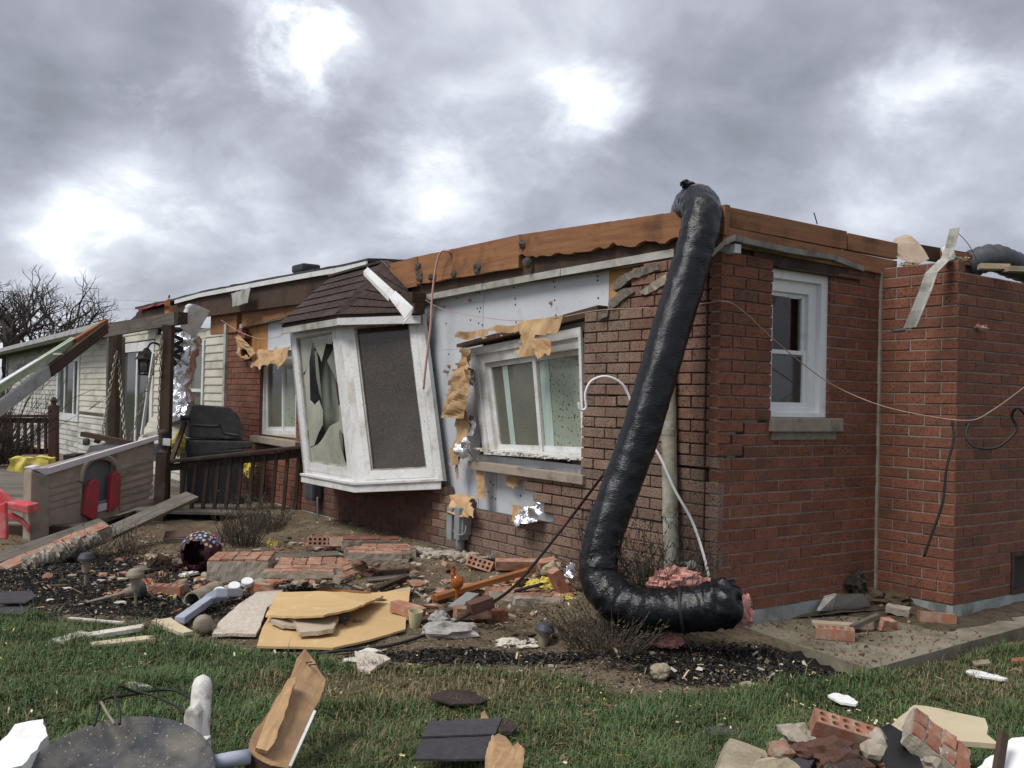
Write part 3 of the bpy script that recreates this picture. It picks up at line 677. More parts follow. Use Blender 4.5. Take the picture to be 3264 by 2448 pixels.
# big window in the front wall
Q = [TP(1494, 1112, -.03), TP(1850, 1042, -.03), TP(1862, 1468, -.03), TP(1540, 1448, -.03)]
m = M(); I = qframe(m, Q, .085, .075, .03, .03, nT, .0, -.02); J = qframe(m, I, .09, .085, .02, .02, nT, -.022, -.07)
bw = ob('window', m, MT['vinyl'], H, label='sliding window with dirty frame in the front wall')
def cut(Q, u0, u1, v0=0, v1=1): return [quadpt(Q, u0, v0), quadpt(Q, u1, v0), quadpt(Q, u1, v1), quadpt(Q, u0, v1)]
for (u0, u1, dd, gm) in ((0, .535, -.06, 'glass_grey'), (.50, 1, -.078, 'glass_green')):
    m = M(); K = qframe(m, cut(J, u0, u1), .045, .045, .045, .05, nT, dd, dd-.03); s_ = ob('sash', m, MT['vinyl'], bw)
    pane('pane', K, nT, dd-.016, gm, s_)
K = cut(J, .04, .5)
m = M().prism([p+nT*-.073 for p in cut(K, .25, .38, .06, .97)], nT*.002); ob('curtain', m, MT['curtain'], bw)
m = M().prism([p+nT*-.0915 for p in cut(J, .545, .64, .06, .95)], nT*.002); ob('curtain', m, MT['curtain'], bw)
# sill of the big window
a, b = TP(1492, 1466, .045), TP(1858, 1512, .045); Fm = fr((a+b)/2-UP*.045-nT*.06, b-a, UP)
m = M().box((0,0,0), ((1,0,0),(0,1,0),(0,0,1)), ((b-a).length, .13, .075)); m.v = [Fm @ p for p in m.v]; ob('window_sill', m, MT['stone_sill'], H, frame=Fm, bev=.006, label='stone sill knocked loose under the sliding window')
m = M()
for i in range(70):
    s = rnd(1.45, 2.95); c = T(s, .95+(s-1.45)*.0+rnd(-.012, .02), rnd(-.06, .03)); m.lump(c, (rnd(.008,.04), rnd(.008,.025), rnd(.004,.012)), i, .6, 2, 1)
ob('sill_rubble', m, MT['plaster'], H, kind='stuff')
m = M().box(T(1.75, .775, -.04), (e2, nT, UP), (.72, .08, .05)); ob('mortar_bed', m, MT['mortar_lump'], H)
# small double-hung window in the side wall
Q = [Rw(W_R[0]-.03, W_R[3]-.01, -.04), Rw(W_R[1]+.005, W_R[3]-.005, -.04), Rw(W_R[1]+.005, W_R[2], -.04), Rw(W_R[0]-.03, W_R[2], -.04)]
m = M(); I = qframe(m, Q, .05, .085, .075, .03, nR, .012, -.05); J = qframe(m, I, .03, .085, .095, .035, nR, -.03, -.10)
rw = ob('window', m, MT['vinyl_clean'], H, label='white double-hung window in the red brick wall')
for v0, v1, dd in ((0, .55, -.06), (.50, 1, -.045)):
    m = M(); K = qframe(m, cut(J, 0, 1, v0, v1), .03, .03, .035, .04, nR, dd, dd-.03); s_ = ob('sash', m, MT['vinyl_clean'], rw)
    if v0: pane('pane', K, nR, dd-.015, 'glass_dark', s_)
def clear_glass():
    m = bpy.data.materials.new('glass_clear'); m.use_nodes = True; n = m.node_tree.nodes; L = m.node_tree.links; n.clear()
    o = n.new('ShaderNodeOutputMaterial'); mx = n.new('ShaderNodeMixShader'); t = n.new('ShaderNodeBsdfTransparent'); g = n.new('ShaderNodeBsdfGlossy'); g.inputs['Roughness'].default_value = .03
    t.inputs[0].default_value = (.78, .84, .80, 1); f = n.new('ShaderNodeFresnel'); f.inputs[0].default_value = 1.5
    L.new(f.outputs[0], mx.inputs[0]); L.new(t.outputs[0], mx.inputs[1]); L.new(g.outputs[0], mx.inputs[2]); L.new(mx.outputs[0], o.inputs[0]); return m
MT['glass_clear'] = clear_glass()
pane('pane', cut(J, .06, .92, .04, .50), nR, -.075, 'glass_clear', rw)
a = Rw((W_R[0]+W_R[1])/2+.045, 1.29, -.0); m = M().box(a-nR*.03, (e1, nR, UP), (.80, .15, .098)); ob('window_sill', m, MT['stone_sill'], H, bev=.005)
m = M().box(a-nR*.03-UP*.078, (e1, nR, UP), (.74, .075, .06)); ob('mortar_bed', m, MT['mortar'], H)
# second front window, left of the bay
Q = [TP(829, 1120, -.05), TP(945, 1100, -.05), TP(943, 1385, -.05), TP(831, 1384, -.05)]
m = M(); I = qframe(m, Q, .13, .05, .02, .05, nT, 0, -.06); w2 = ob('window', m, MT['vinyl'], H, label='white sliding window under torn brown paper')
for u0, u1, dd, gm in ((0, .56, -.03, 'glass_grey'), (.52, 1, -.045, 'glass_green')):
    m = M(); K = qframe(m, cut(I, u0, u1), .05, .05, .05, .05, nT, dd, dd-.02); s_ = ob('sash', m, MT['vinyl'], w2); pane('pane', K, nT, dd-.012, gm, s_)
a, b = TP(800, 1397, .06), TP(945, 1420, .06); Fm = fr((a+b)/2-nT*.06, b-a, UP); m = M().box((0,0,0), ((1,0,0),(0,1,0),(0,0,1)), ((b-a).length, .16, .085)); m.v = [Fm @ p for p in m.v]; ob('window_sill', m, MT['stone_sill'], H, frame=Fm, bev=.006)
# siding wing
def siding_rows(s0, s1, z0, z1, mt):
    z = z0
    while z < z1-.02:
        h = min(.122, z1-z); c = T((s0+s1)/2, z+h/2); L_ = s1-s0
        Fm = fr(c, e2, nT); m = M()
        lo = -h/2
        u = (Fm.to_3x3() @ V((0,1,0))).z; k = 1 if u > 0 else -1
        m.prism([V((-L_/2, k*(-h/2), -.03)), V((-L_/2, k*(-h/2), .012)), V((-L_/2, k*(-h/2+.014), .0145)), V((-L_/2, k*h/2, .0)), V((-L_/2, k*h/2, -.03))], (L_, 0, 0)); m.v = [Fm @ p for p in m.v]
        ob('siding_board', m, mt, SW, frame=Fm); z += .1225
SW = bpy.data.objects.new('siding_wall', None); link(SW, H, Matrix.Translation(T(9.7, 0))); SW['label'] = 'cream vinyl siding wall stained grey near the ground'
for a in ((9.62, 10.55, -.3, 2.42, 'siding'), (11.45, 13.3, -.3, 2.42, 'siding'), (10.552, 11.448, 2.26, 2.42, 'siding'), (10.552, 11.448, -.3, .95, 'siding'),
          (15.72, 19.22, -.3, .85, 'siding_dirty'), (15.72, 19.22, .8, 2.5, 'siding'), (13.302, 15.718, 2.36, 2.6, 'siding'), (19.222, 21.76, 2.25, 2.6, 'siding_dirty'), (19.222, 21.76, -.4, .66, 'siding_dirty'),
          (21.762, 29.4, -.45, 2.55, 'siding_dirty')):
    if a[2] == .8: a = (a[0], a[1], -.3+.1225*10, a[3], a[4])
    siding_rows(*a[:4], MT[a[4]])
board('corner_trim', T(9.62, -.3, .012), T(9.62, 2.44, .012), .09, .05, nT, MT['vinyl_grey'], H); board('corner_trim', T(29.42, -.5, .02), T(29.42, 2.5, .02), .18, .05, nT, MT['vinyl_grey'], H)
m = M().box(T(20, .9, -.08), (e2, nT, UP), (19.4, .06, 3.0)); 
def wall_back(s0, s1, z0, z1): return M().box(T((s0+s1)/2, (z0+z1)/2, -.07), (e2, nT, UP), (s1-s0, .06, z1-z0))
def win(Qs, lab, glz, fw=.14, mulls=(), nm='window'):
    s0, s1, z0, z1 = Qs; Q = [T(s1, z1, .03), T(s0, z1, .03), T(s0, z0, .03), T(s1, z0, .03)]
    m = M(); I = qframe(m, Q, fw, fw, fw, fw, nT, 0, -.08); w = ob(nm, m, MT['vinyl'], H, label=lab)
    pane('pane', I, nT, -.06, glz, w)
    m = M()
    for u in mulls: m.prism([p+nT*-.03 for p in cut(I, u-.025, u+.025)], nT*-.025)
    if mulls: ob('mullion', m, MT['vinyl'], w)
    return w
win((19.24, 21.75, .67, 2.24), 'white sliding window in the siding near the far railing', 'glass_dark', .17, (.30, .76))
w = win((13.32, 15.7, -.3, 2.33), 'white sliding patio door behind the swing', 'glass_dark', .17, (.5,), 'patio_door')
w3 = win((10.57, 11.43, .97, 2.24), 'narrow white window behind the silver duct', 'glass_grey', .08)
m = M().box(T(11, 1.45, .0), (e2, nT, UP), (.72, .05, .05)); ob('mullion', m, MT['vinyl'], w3)
# eave, gutter and the torn roof edge of the wing
def rib(P, Qp, back, th, mt, nm, lab=None, par=H):
    m = M(); m.prism([P, Qp, Qp+back, P+back], UP*-th); return ob(nm, m, MT[mt], par, label=lab)
E0, E1 = TP(-60, 1132, .45), TP(318, 1036, .45)
bk = (E1-E0).normalized()
m = M(); m.prism([E0, E0+nT*.11, E0+nT*.11+UP*.02, E0+nT*.12-UP*.09, E0+nT*.03-UP*.14, E0-UP*.14], E1-E0); ob('gutter', m, MT['gutter'], H)
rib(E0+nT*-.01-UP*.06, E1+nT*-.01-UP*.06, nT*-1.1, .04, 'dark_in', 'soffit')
rib(E0+UP*.02, E1+UP*.02, nT*-2.2+UP*.05, .05, 'shingle_black', 'roof')
tr = [(430,985,.25),(560,957,.2),(640,935,.18),(760,912,.12),(860,893,.1),(1000,867,.08),(1100,850,.06),(1172,833,.05)]
for i in range(len(tr)-1):
    a, b = TP(*tr[i]), TP(*tr[i+1]); bk_ = nT*-1.6+UP*.12
    m = M(); m.prism(jag([a, b, b+bk_, a+bk_], .012, .2), UP*.035); ob('roof_shingles', m, MT['shingle_black'], H)
    if i > 0: m = M(); m.prism([a+nT*.02, b+nT*.02, b+nT*.02-UP*.06, a+nT*.02-UP*.06], nT*-.02); ob('drip_edge', m, MT['vinyl'], H)
    m = M(); m.prism([a-UP*.065-nT*.03, b-UP*.065-nT*.03, b-UP*.36-nT*.03, a-UP*.36-nT*.03], nT*-.05); ob('rafter_board', m, MT['wood_dark'], H)
for x, y in [(975,862),(890,905),(1095,842)]:
    c = TP(x, y, -.1)+UP*.02; m = M().box(c, (e2, nT, UP), (.35, .25, .10)); ob('roof_vent', m, MT['shingle_black'], H, bev=.03) if x == 975 else None
wallbeam(1180, 862, 772, 975, .30, .0, .04, 'wood_beam'); wallbeam(755, 992, 672, 1005, .30, .02, .12, 'wood_beam', 'beam_end')
a = TP(770, 950, .02); m = M().prism(jag([TP(738,935,.2), TP(800,915,.2), TP(790,965,.2), TP(742,978,.2)], .01, .1), nT*.006); ob('flashing', m, MT['vinyl_grey'], H, label='bent white flashing hanging on the roof edge')
for p in ([(450,985),(640,940),(645,1005),(540,1010),(470,1030),(410,1025)],): m = M().prism(jag([TP(x, y, .12) for x, y in p], .02, .2), nT*-.05); ob('roof_felt', m, MT['shingle_black'], H)
m = M().prism(jag([TP(440,984,.27), TP(530,962,.27), TP(530,966,.27), TP(440,990,.27)], .01, .2)[:20], nT*-.3+UP*.05); ob('red_felt', m, MT['toy_red'], H)

# ------------------------------------------------------------------ bay window, torn loose
def Zp(x, y): return (880+x*.3617, 1000+y*.3617)
BW = empty('bay_window', TP(1240, 1560, .3), 'white bay window tilted and torn from the wall, one pane smashed', 'bay window')
offb = .5
A_t, A_b = TP(922, 1050, offb), TP(968, 1512, offb)          # far front corner
B_t, B_b = TP(1080, 1018, offb), TP(1142, 1544, offb)        # near front corner
C_t, C_b = TP(1345, 990, .03), TP(1412, 1532, .03)           # on the wall
D_t, D_b = T(sT(A_t)+.35, A_t.z, .02), T(sT(A_b)+.35, A_b.z, .02)
def nrm(Q): 
    n = (Q[1]-Q[0]).cross(Q[3]-Q[0]).normalized(); return n if n.dot(CAM-Q[0]) > 0 else -n
QL = [A_t, B_t, B_b, A_b]; QR = [B_t, C_t, C_b, B_b]; nL, nRr = nrm(QL), nrm(QR)
for Qf, nn, w, lab in ((QL, nL, (.09,.12,.05,.06), None), (QR, nRr, (.10,.09,.03,.04), None)):
    m = M(); I = qframe(m, Qf, *w[:1], w[2], w[1], w[3], nn, 0, -.07); fo = ob('bay_frame', m, MT['vinyl'], BW)
    m = M(); J = qframe(m, I, .075, .07, .075, .09, nn, .004, -.05); sa = ob('sash', m, MT['vinyl'], BW)
    m = M(); K = qframe(m, J, .018, .018, .018, .018, nn, -.012, -.045); ob('bead', m, MT['vinyl_grey'], sa)
    if Qf is QR: pane('pane', K, nn, -.03, 'glass_brown_reflection', sa)
    else: KL = K; saL = sa
# broken pane: shards left in the sash
def onL(x, y): return plane(*Zp(x, y), KL[0]-nL*.03, nL)
shards = [[(205,205),(300,203),(320,252),(292,430),(262,500),(240,525)], [(302,203),(512,180),(490,268),(440,262),(400,425),(385,380),(352,312),(320,248)],
          [(292,432),(300,760),(340,802),(378,762),(412,860),(410,978),(378,1040),(335,1160),(298,1172),(276,950),(262,700),(243,560)],
          [(303,1182),(370,1150),(410,1100),(470,992),(552,948),(552,800),(606,830),(642,1135),(600,1075),(562,1015),(554,1090),(575,1190),(612,1325),(650,1180),(672,1390),(315,1335)],
          [(512,330),(530,185),(545,182),(580,500),(548,455),(515,420)], [(440,415),(500,300),(530,520),(545,650),(500,540)], [(330,330),(350,320),(395,760),(372,700),(345,560)]]
for i, s in enumerate(shards):
    m = M().prism([onL(*p)-nL*(.012 if i > 4 else 0) for p in s], nL*-.004); ob('glass_shard', m, MT['shard' if i < 5 else 'glass_grey'], saL)
# inside of the bay: head and seat boards, dark curtain behind the smashed pane
bot = [A_b, B_b, C_b, D_b]; top = [A_t, B_t, C_t, D_t]
def grow(q, k): c = sum(q, V((0,0,0)))/4; return [c+(p-c)*k for p in q]
m = M()
bb = [p+V(nT)*.0 for p in bot]; m.prism([bb[0]+nL*.03+UP*.0, bb[1]+(nL+nRr)*.025, bb[2]+nRr*.03, bb[3]], UP*-.085); ob('seat_board', m, MT['vinyl'], BW, bev=.006)
m = M(); m.prism([bb[0]+nL*.045+UP*.012, bb[1]+(nL+nRr)*.036+UP*.012, bb[2]+nRr*.045+UP*.012, bb[3]+UP*.012], UP*-.02); ob('sill_nosing', m, MT['vinyl'], BW)
m = M().prism([p+UP*.0 for p in top], UP*.06); ob('head_board', m, MT['vinyl_grey'], BW)
m = M(); m.prism([A_t, D_t, D_b, A_b], nT.cross(UP)*-.04); ob('side_panel', m, MT['vinyl'], BW)
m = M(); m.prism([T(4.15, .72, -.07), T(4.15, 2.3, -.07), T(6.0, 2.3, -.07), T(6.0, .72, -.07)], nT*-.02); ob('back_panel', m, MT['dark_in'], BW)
m = M(); m.prism([KL[0].lerp(KL[1], .58)-nL*.16, KL[1]-nL*.16, KL[2]-nL*.16, KL[3].lerp(KL[2], .62)-nL*.16], nL*-.02); ob('curtain', m, MT['mosaic'], BW, label='dark red curtain behind the broken glass')
m = M(); m.prism([KL[0].lerp(KL[1], .02)-nL*.2, KL[0].lerp(KL[1], .55)-nL*.2, KL[3].lerp(KL[2], .6)-nL*.2, KL[3]-nL*.2], nL*-.02); ob('curtain', m, MT['curtain_grey'], BW)
# hipped roof of the bay with shingles
E1_, E2_, E3_ = TP(896, 1037, .62), TP(1075, 1006, .62), TP(1338, 998, .10)
T1_, T2_, T3_ = TP(1052, 888, .06), TP(1222, 842, .06), TP(1300, 925, .04)
m = M(); m.prism([E1_, E2_, T2_, T1_], -UP*.03-nT*.02); m.prism([E2_, E3_, T3_, T2_], -UP*.03-nRr*.02); rfb = ob('bay_roof', m, MT['wood_dark'], BW)
def shingles(E0_, E1q, Tq1, Tq0, rows, cols, n):
    for r in range(rows):
        v0, v1 = r/rows, min((r+1.18)/rows, 1)
        for c in range(cols):
            o = .5/cols if r % 2 else 0
            u0, u1 = c/cols-o, (c+1)/cols-o; u0, u1 = max(u0, 0), min(u1, 1)
            if r % 2 and c == cols-1: u1 = 1
            def P(u, v): return (E0_*(1-u)+E1q*u)*(1-v)+(Tq0*(1-u)+Tq1*u)*v
            q = [P(u0+.002, v0), P(u1-.002, v0), P(u1-.002, v1), P(u0+.002, v1)]
            lift = [.018+rnd(0,.003), .018+rnd(0,.003), .004, .004]
            m = M().prism([p+n*l for p, l in zip(q, lift)], n*-.007); ob('shingle', m, MT['shingle'], rfb)
n1 = (E2_-E1_).cross(T1_-E1_).normalized(); n1 = n1 if n1.z > 0 else -n1
n2 = (E3_-E2_).cross(T2_-E2_).normalized(); n2 = n2 if n2.z > 0 else -n2
shingles(E1_+nL*.03, E2_, T2_, T1_, 6, 4, n1); shingles(E2_, E3_, T3_, T2_, 6, 5, n2)
for i in range(5):
    a, b = E2_.lerp(T2_, i/5), E2_.lerp(T2_, (i+1.15)/5); s1 = (E1_-E2_).normalized()*.11; s2 = (E3_-E2_).normalized()*.10; up = UP*(.045-.002*i)
    m = M().add([a+up, a+s1+up*.3, b+s1+up*.05, b+up*.8, a+s2+up*.3, b+s2+up*.05]+[p-UP*.01 for p in (a+up, a+s1+up*.3, b+s1+up*.05, b+up*.8, a+s2+up*.3, b+s2+up*.05)],
        [(0,1,2,3),(4,0,3,5),(9,8,7,6),(11,9,6,10),(0,6,7,1),(4,10,6,0)]); ob('shingle', m, MT['shingle'], rfb)
m = M(); m.prism([E1_-UP*.03, E2_-UP*.03, E2_-UP*.10, E1_-UP*.10], nL*-.02); ob('roof_fascia', m, MT['vinyl_grey'], BW)
m = M(); m.prism([E2_-UP*.025, E3_-UP*.02, E3_-UP*.10, E2_-UP*.095], nRr*-.02); ob('roof_fascia', m, MT['vinyl'], BW)
m = M(); m.prism([T1_+n1*.03, T2_+n1*.03, T2_+n1*.055, T1_+n1*.055], nT*-.012); m.prism([T2_+n2*.03, T3_+n2*.02, T3_+n2*.05, T2_+n2*.055], nRr*-.012); ob('roof_flashing', m, MT['vinyl_grey'], BW)
# bent white drip-edge piece lying on the bay roof
p = [DP(1160, 868, 9.15), DP(1240, 950, 8.75), DP(1292, 1008, 8.6)]; wv = (DP(1190, 838, 9.15)-DP(1160, 868, 9.15))*.75
m = M(); m.prism([p[0], p[1], p[1]+wv*.8, p[0]+wv*.6], n2*.012); m.prism([p[0], p[1], p[1]-UP*.035, p[0]-UP*.03], n2*.008); m.prism([p[1], p[2]-UP*.03, p[2]+wv*1.1-UP*.0, p[1]+wv*.9], n2*.01)
m.prism([p[2]-UP*.03, p[2]-UP*.08+nL*.02, p[2]+wv*.9-UP*.04, p[2]+wv*1.1], n2*.008)
ob('gutter_offcut', m, MT['vinyl'], label='short white bent gutter piece lying across the bay roof', cat='gutter piece')
m = M().box(TP(1318, 960, .1), (e2, nT, UP), (.22, .16, .16)); m.box(TP(1330, 985, .12), (e2, nT, UP), (.10, .12, .10)); ob('broken_end', m, MT['wood_dark'], BW, bev=.006)

# ------------------------------------------------------------------ torn paper, foil
def paper(name, px, off0, label, cat, mt='kraft', parent=None, rag=.03, hang=.05, th=.003, nu=16, nv=12, seed=0, foil=0, fn=None, group=None, mode='T', dep=None):
    """a torn, creased sheet over the pixel quad px, standing off0..off0+hang from the wall"""
    if mode == 'T': Q = [TP(x, y, o) for (x, y), o in zip(px, off0)]
    else: Q = [DP(x, y, d) for (x, y), d in zip(px, off0)]
    nn = nrm(Q); w = (Q[1]-Q[0]).length; h = (Q[3]-Q[0]).length
    def f(u, v):
        q = V((u*w*9, v*h*9, seed*5.3))
        e = noise.noise(V((u*7+seed, seed*2., v*7)))*.17+noise.noise(V((u*17+seed, 3, v*17)))*.10
        if fn and not fn(u+e*.5, v+e*.7): return None
        k = noise.noise(q*.55)*.75+abs(noise.noise(q*.9))*.7+noise.noise(q*2.2)*.12
        return nn*(k*hang)+UP*(noise.noise(q*.6)*rag)
    m = M().sheet(Q, nu, nv, th, f)
    return ob(name, m, MT[mt], parent, label=label, cat=cat, group=group)
paper('torn_paper', [(1455,1062),(1800,1005),(1748,1145),(1455,1105)], (.12,.10,.16,.12), 'torn brown building paper drooping over the sliding window head', 'building paper', nu=44, nv=22, hang=.05, seed=1,
      fn=lambda u, v: (v < .42+.06*math.sin(u*9)) and not (.33 < u < .43 and v > .22) or (.68 < u < .90 and v < 1.02))
paper('torn_paper', [(1690,1080),(1752,1075),(1752,1145),(1715,1147)], (.15,.15,.19,.19), 'brown paper flap hanging in front of the sliding window', 'building paper', nu=14, nv=16, hang=.045, seed=2, fn=lambda u, v: v < .93+.1*math.sin(u*7))
m = M(); a, b = TP(1455, 1107, .06), TP(1905, 1003, .0); ob('window_header', M().prism([a, b, b+UP*.075, a+UP*.03], nT*-.12), MT['wood_dark'], H)
m = M(); a, b = TP(1500, 1115, -.01), TP(1850, 1040, -.01); 
paper('torn_paper', [(1478,1108),(1520,1118),(1478,1330),(1404,1330)], (.05,.10,.14,.09), 'long curled brown paper strip beside the sliding window', 'building paper', nu=14, nv=30, hang=.09, seed=3, fn=lambda u, v: abs(u-.5) < .50)
paper('torn_paper', [(1425,1240),(1505,1215),(1500,1470),(1432,1480)], (.03,.05,.05,.03), 'ragged brown paper sheet peeling off the pale sheathing', 'building paper', nu=20, nv=34, hang=.06, seed=4, fn=lambda u, v: abs(u-.52+.16*math.sin(v*8)) < .36-.1*v)
paper('torn_paper', [(1440,1440),(1492,1400),(1480,1500),(1440,1545)], (.02,.03,.03,.02), 'small brown paper tail under the ragged sheet', 'building paper', nu=12, nv=18, hang=.03, seed=5, fn=lambda u, v: abs(u-.5) < .45-.36*v)
paper('torn_paper', [(1518,1492),(1545,1490),(1553,1590),(1518,1600)], (.0,.0,.02,.02), 'narrow brown paper tongue under the window sill', 'building paper', nu=10, nv=20, hang=.03, seed=6, fn=lambda u, v: abs(u-.5) < .46)
paper('torn_paper', [(1612,1512),(1660,1512),(1655,1562),(1616,1560)], (-.06,-.06,-.03,-.03), 'brown paper scrap below the middle of the sill', 'building paper', nu=12, nv=12, hang=.03, seed=7, fn=lambda u, v: (u-.5)**2+(v-.45)**2 < .24)
paper('torn_paper', [(1428,1580),(1523,1588),(1510,1655),(1428,1645)], (.0,.0,.13,.13), 'brown paper apron draped over the meter box', 'building paper', nu=22, nv=18, hang=.05, seed=8, fn=lambda u, v: abs(u-.5) < .5-.10*math.sin(v*6) and v < .97)
paper('torn_paper', [(1632,1612),(1700,1608),(1690,1640),(1634,1665)], (.0,.0,.06,.06), 'brown paper edge tucked behind the foil scrap', 'building paper', nu=12, nv=10, hang=.03, seed=9, fn=lambda u, v: u < .95)
paper('foil_scrap', [(1660,1620),(1742,1615),(1705,1665),(1640,1685)], (.02,.03,.12,.12), 'crumpled foil scrap hanging on the broken brick edge', 'foil', 'foil', nu=22, nv=16, hang=.10, seed=10, fn=lambda u, v: abs(u-.5) < .48)
paper('foil_scrap', [(1466,1398),(1520,1390),(1520,1460),(1466,1462)], (.06,.08,.09,.06), 'crumpled foil bunch at the lower left window corner', 'foil', 'foil', nu=18, nv=16, hang=.10, seed=11, fn=lambda u, v: (u-.5)**2+(v-.5)**2 < .24)
paper('foil_scrap', [(1490,1160),(1520,1180),(1512,1240),(1475,1225)], (.02,.03,.05,.04), 'dark crumpled foil behind the curled paper strip', 'foil', 'foil', nu=14, nv=16, hang=.09, seed=12, fn=lambda u, v: abs(u-.5) < .45)
paper('foil_scrap', [(1494,1320),(1522,1318),(1522,1390),(1490,1385)], (.03,.04,.05,.04), 'narrow foil strip along the window frame', 'foil', 'foil', nu=10, nv=14, hang=.07, seed=13, fn=lambda u, v: abs(u-.5) < .45)
paper('foil_scrap', [(1812,1800),(1855,1795),(1855,1850),(1800,1855)], (.25,.25,.32,.32), 'bright foil ball beside the black duct foot', 'foil', 'foil', nu=16, nv=16, hang=.16, seed=14, fn=lambda u, v: (u-.5)**2+(v-.5)**2 < .25)
paper('foil_scrap', [(1553,1762),(1580,1766),(1580,1790),(1556,1788)], (.03,.03,.1,.1), 'tiny foil scrap at the foot of the front wall', 'foil', 'foil', nu=10, nv=8, hang=.06, seed=15, fn=lambda u, v: True)
paper('torn_paper', [(752,1062),(778,1075),(838,1130),(758,1152)], (.06,.05,.16,.14), 'torn brown paper with white edge left of the far window', 'building paper', nu=22, nv=18, hang=.07, seed=16, fn=lambda u, v: (u-.45)**2*1.6+(v-.5)**2 < .33 and not (.25 < u < .5 and .62 < v < .85))
paper('torn_paper', [(820,1117),(932,1106),(895,1175),(794,1183)], (.04,.03,.16,.17), 'wide brown paper awning over the far window', 'building paper', nu=30, nv=18, hang=.06, seed=17, fn=lambda u, v: v < .90+.16*math.sin(u*23)*(u))
for i, (x, y) in enumerate([(1497,957),(1431,1167),(1425,1185),(1755,965)]):
    q = TP(x, y, OFS+.012); m = M().lump(q, (.02, .008, .02) if i != 2 else (.05, .008, .014), i, .5, 2, 1); ob('paper_scrap', m, MT['kraft'], label=['brown fleck of paper near the top of the sheathing','brown chip of paper low on the left sheathing panel','brown sliver of paper on the left sheathing panel','brown fleck on the long sheathing panel'][i], cat='paper scrap')
# broken mortar caps along the stepped brick edge
for i, q in enumerate([[(1945,920),(1975,880),(2020,855),(2095,842),(2100,860),(2010,890),(1960,930)], [(1940,962),(1975,925),(2015,918),(2020,930),(1985,955),(1950,985)], [(2040,930),(2125,870),(2130,900),(2056,940)], [(1905,1010),(1938,985),(1935,1010),(1915,1018)]]):
    m = M().prism(jag([TP(x, y, .03) for x, y in q], .012, .03), nT*-.09); ob('broken_flashing' if i != 3 else 'mortar_chunk', m, MT['wood_grey' if i != 2 else 'mortar_lump'], label=['bent grey flashing along the stepped brick edge, upper piece','bent grey flashing along the stepped brick edge, lower piece','mortar crusted strip poking from behind the duct','foil tipped mortar chunk at the foot of the steps'][i], cat='flashing' if i != 3 else 'mortar chunk')

# ------------------------------------------------------------------ flexible black duct
def duct():
    ctl = [(2195,800,7.3),(2190,720,7.12),(2202,665,6.92),(2226,648,6.70),(2238,690,6.52),(2220,780,6.46),(2188,890,6.42),(2136,1060,6.36),(2084,1240,6.3),(2034,1400,6.26),(1986,1535,6.22),(1944,1650,6.18),(1914,1755,6.14),(1912,1845,6.08),(1968,1915,6.0),(2050,1945,5.94),(2150,1945,5.9),(2240,1938,5.86),(2295,1925,5.84),(2345,1918,5.86)]
    rad = [.135,.136,.136,.136,.137,.135,.133,.133,.132,.132,.132,.131,.128,.128,.140,.14,.137,.145,.155,.12]
    P = spline([DP(x, y, d) for x, y, d in ctl], 16); n = 64; k = len(P)
    rs = [rad[min(int(i/16), len(rad)-1)]*(1-(i/16) % 1)+rad[min(int(i/16)+1, len(rad)-1)]*((i/16) % 1) for i in range(k)]
    rs = [r*.95 for r in rs]; m = M().tube(P, rs, n)
    for i in range(k):
        t = (P[min(i+1, k-1)]-P[max(i-1, 0)]).normalized()
        for j in range(n):
            p = m.v[i*n+j]; d = (p-P[i]).normalized(); a = 2*math.pi*j/n; s = i*.028
            w = noise.noise(V((math.cos(a)*1.2, math.sin(a)*1.2, s*7)))*.009+abs(noise.noise(V((math.cos(a)*2.6, math.sin(a)*2.6, s*44+5))))*.0065+noise.noise(V((math.cos(a)*5.5, math.sin(a)*5.5, s*52+9)))*.003
            bend = 1.0 if (i < 70 or i > 195) else .6
            if i > k-22: w += noise.noise(V((math.cos(a)*1.6, math.sin(a)*1.6, i*.11)))*.035
            m.v[i*n+j] = p+d*w*bend*1.25+t*noise.noise(V((math.cos(a)*2, math.sin(a)*2, s*9+3)))*.012
    D = empty('flexible_duct', DP(2000, 1990, 6.05), 'thick black plastic-wrapped flexible duct leaning over the roof corner', 'duct')
    ob('duct_jacket', m, MT['black_plastic'], D, smooth=True)
    m = M(); q = P[-44]; t = (P[-43]-P[-45]).normalized(); m.lathe(q-t*.02, t, [(.138,0),(.147,.004),(.147,.018),(.138,.022)], 28); ob('duct_band', m, MT['black_soft'], D, smooth=True)
    m = M().lump(DP(2192, 588, 6.75), (.05, .03, .025), 3, .6); ob('torn_tab', m, MT['black_plastic'], D)
duct()
def tuft(name, c, r, mt, label, cat, seed, amp=.45, group=None, sub=4):
    m = M().lump(c, r, seed, amp, 2.0, sub); return ob(name, m, MT[mt], label=label, cat=cat, group=group, smooth=False)
def wool(name, c, r, mt, label, cat, seed, n=7):
    m = M()
    random.seed(seed)
    for i in range(n): m.lump(V(c)+V((rnd(-1,1)*r[0]*.6, rnd(-1,1)*r[1]*.6, rnd(-.6,.7)*r[2]*.6)), (r[0]*rnd(.35,.6), r[1]*rnd(.35,.6), r[2]*rnd(.35,.6)), seed*7+i, .75, 2.2, 3)
    # frayed fibres
    for i in range(26):
        a = V((rnd(-1,1), rnd(-1,1), rnd(-.2,1))).normalized(); p = V(c)+V((a.x*r[0], a.y*r[1], a.z*r[2]))*.85
        m.tube([p, p+a*.012+V((rnd(-.012,.012), rnd(-.012,.012), rnd(-.006,.01)))], [.003, .0008], 4, False)
    return ob(name, m, MT[mt], label=label, cat=cat)
wool('pink_insulation', DP(2172, 1858, 6.02), (.19, .11, .12), 'ins_pink', 'pink insulation bulging between the duct bend and downpipe', 'insulation', 31)
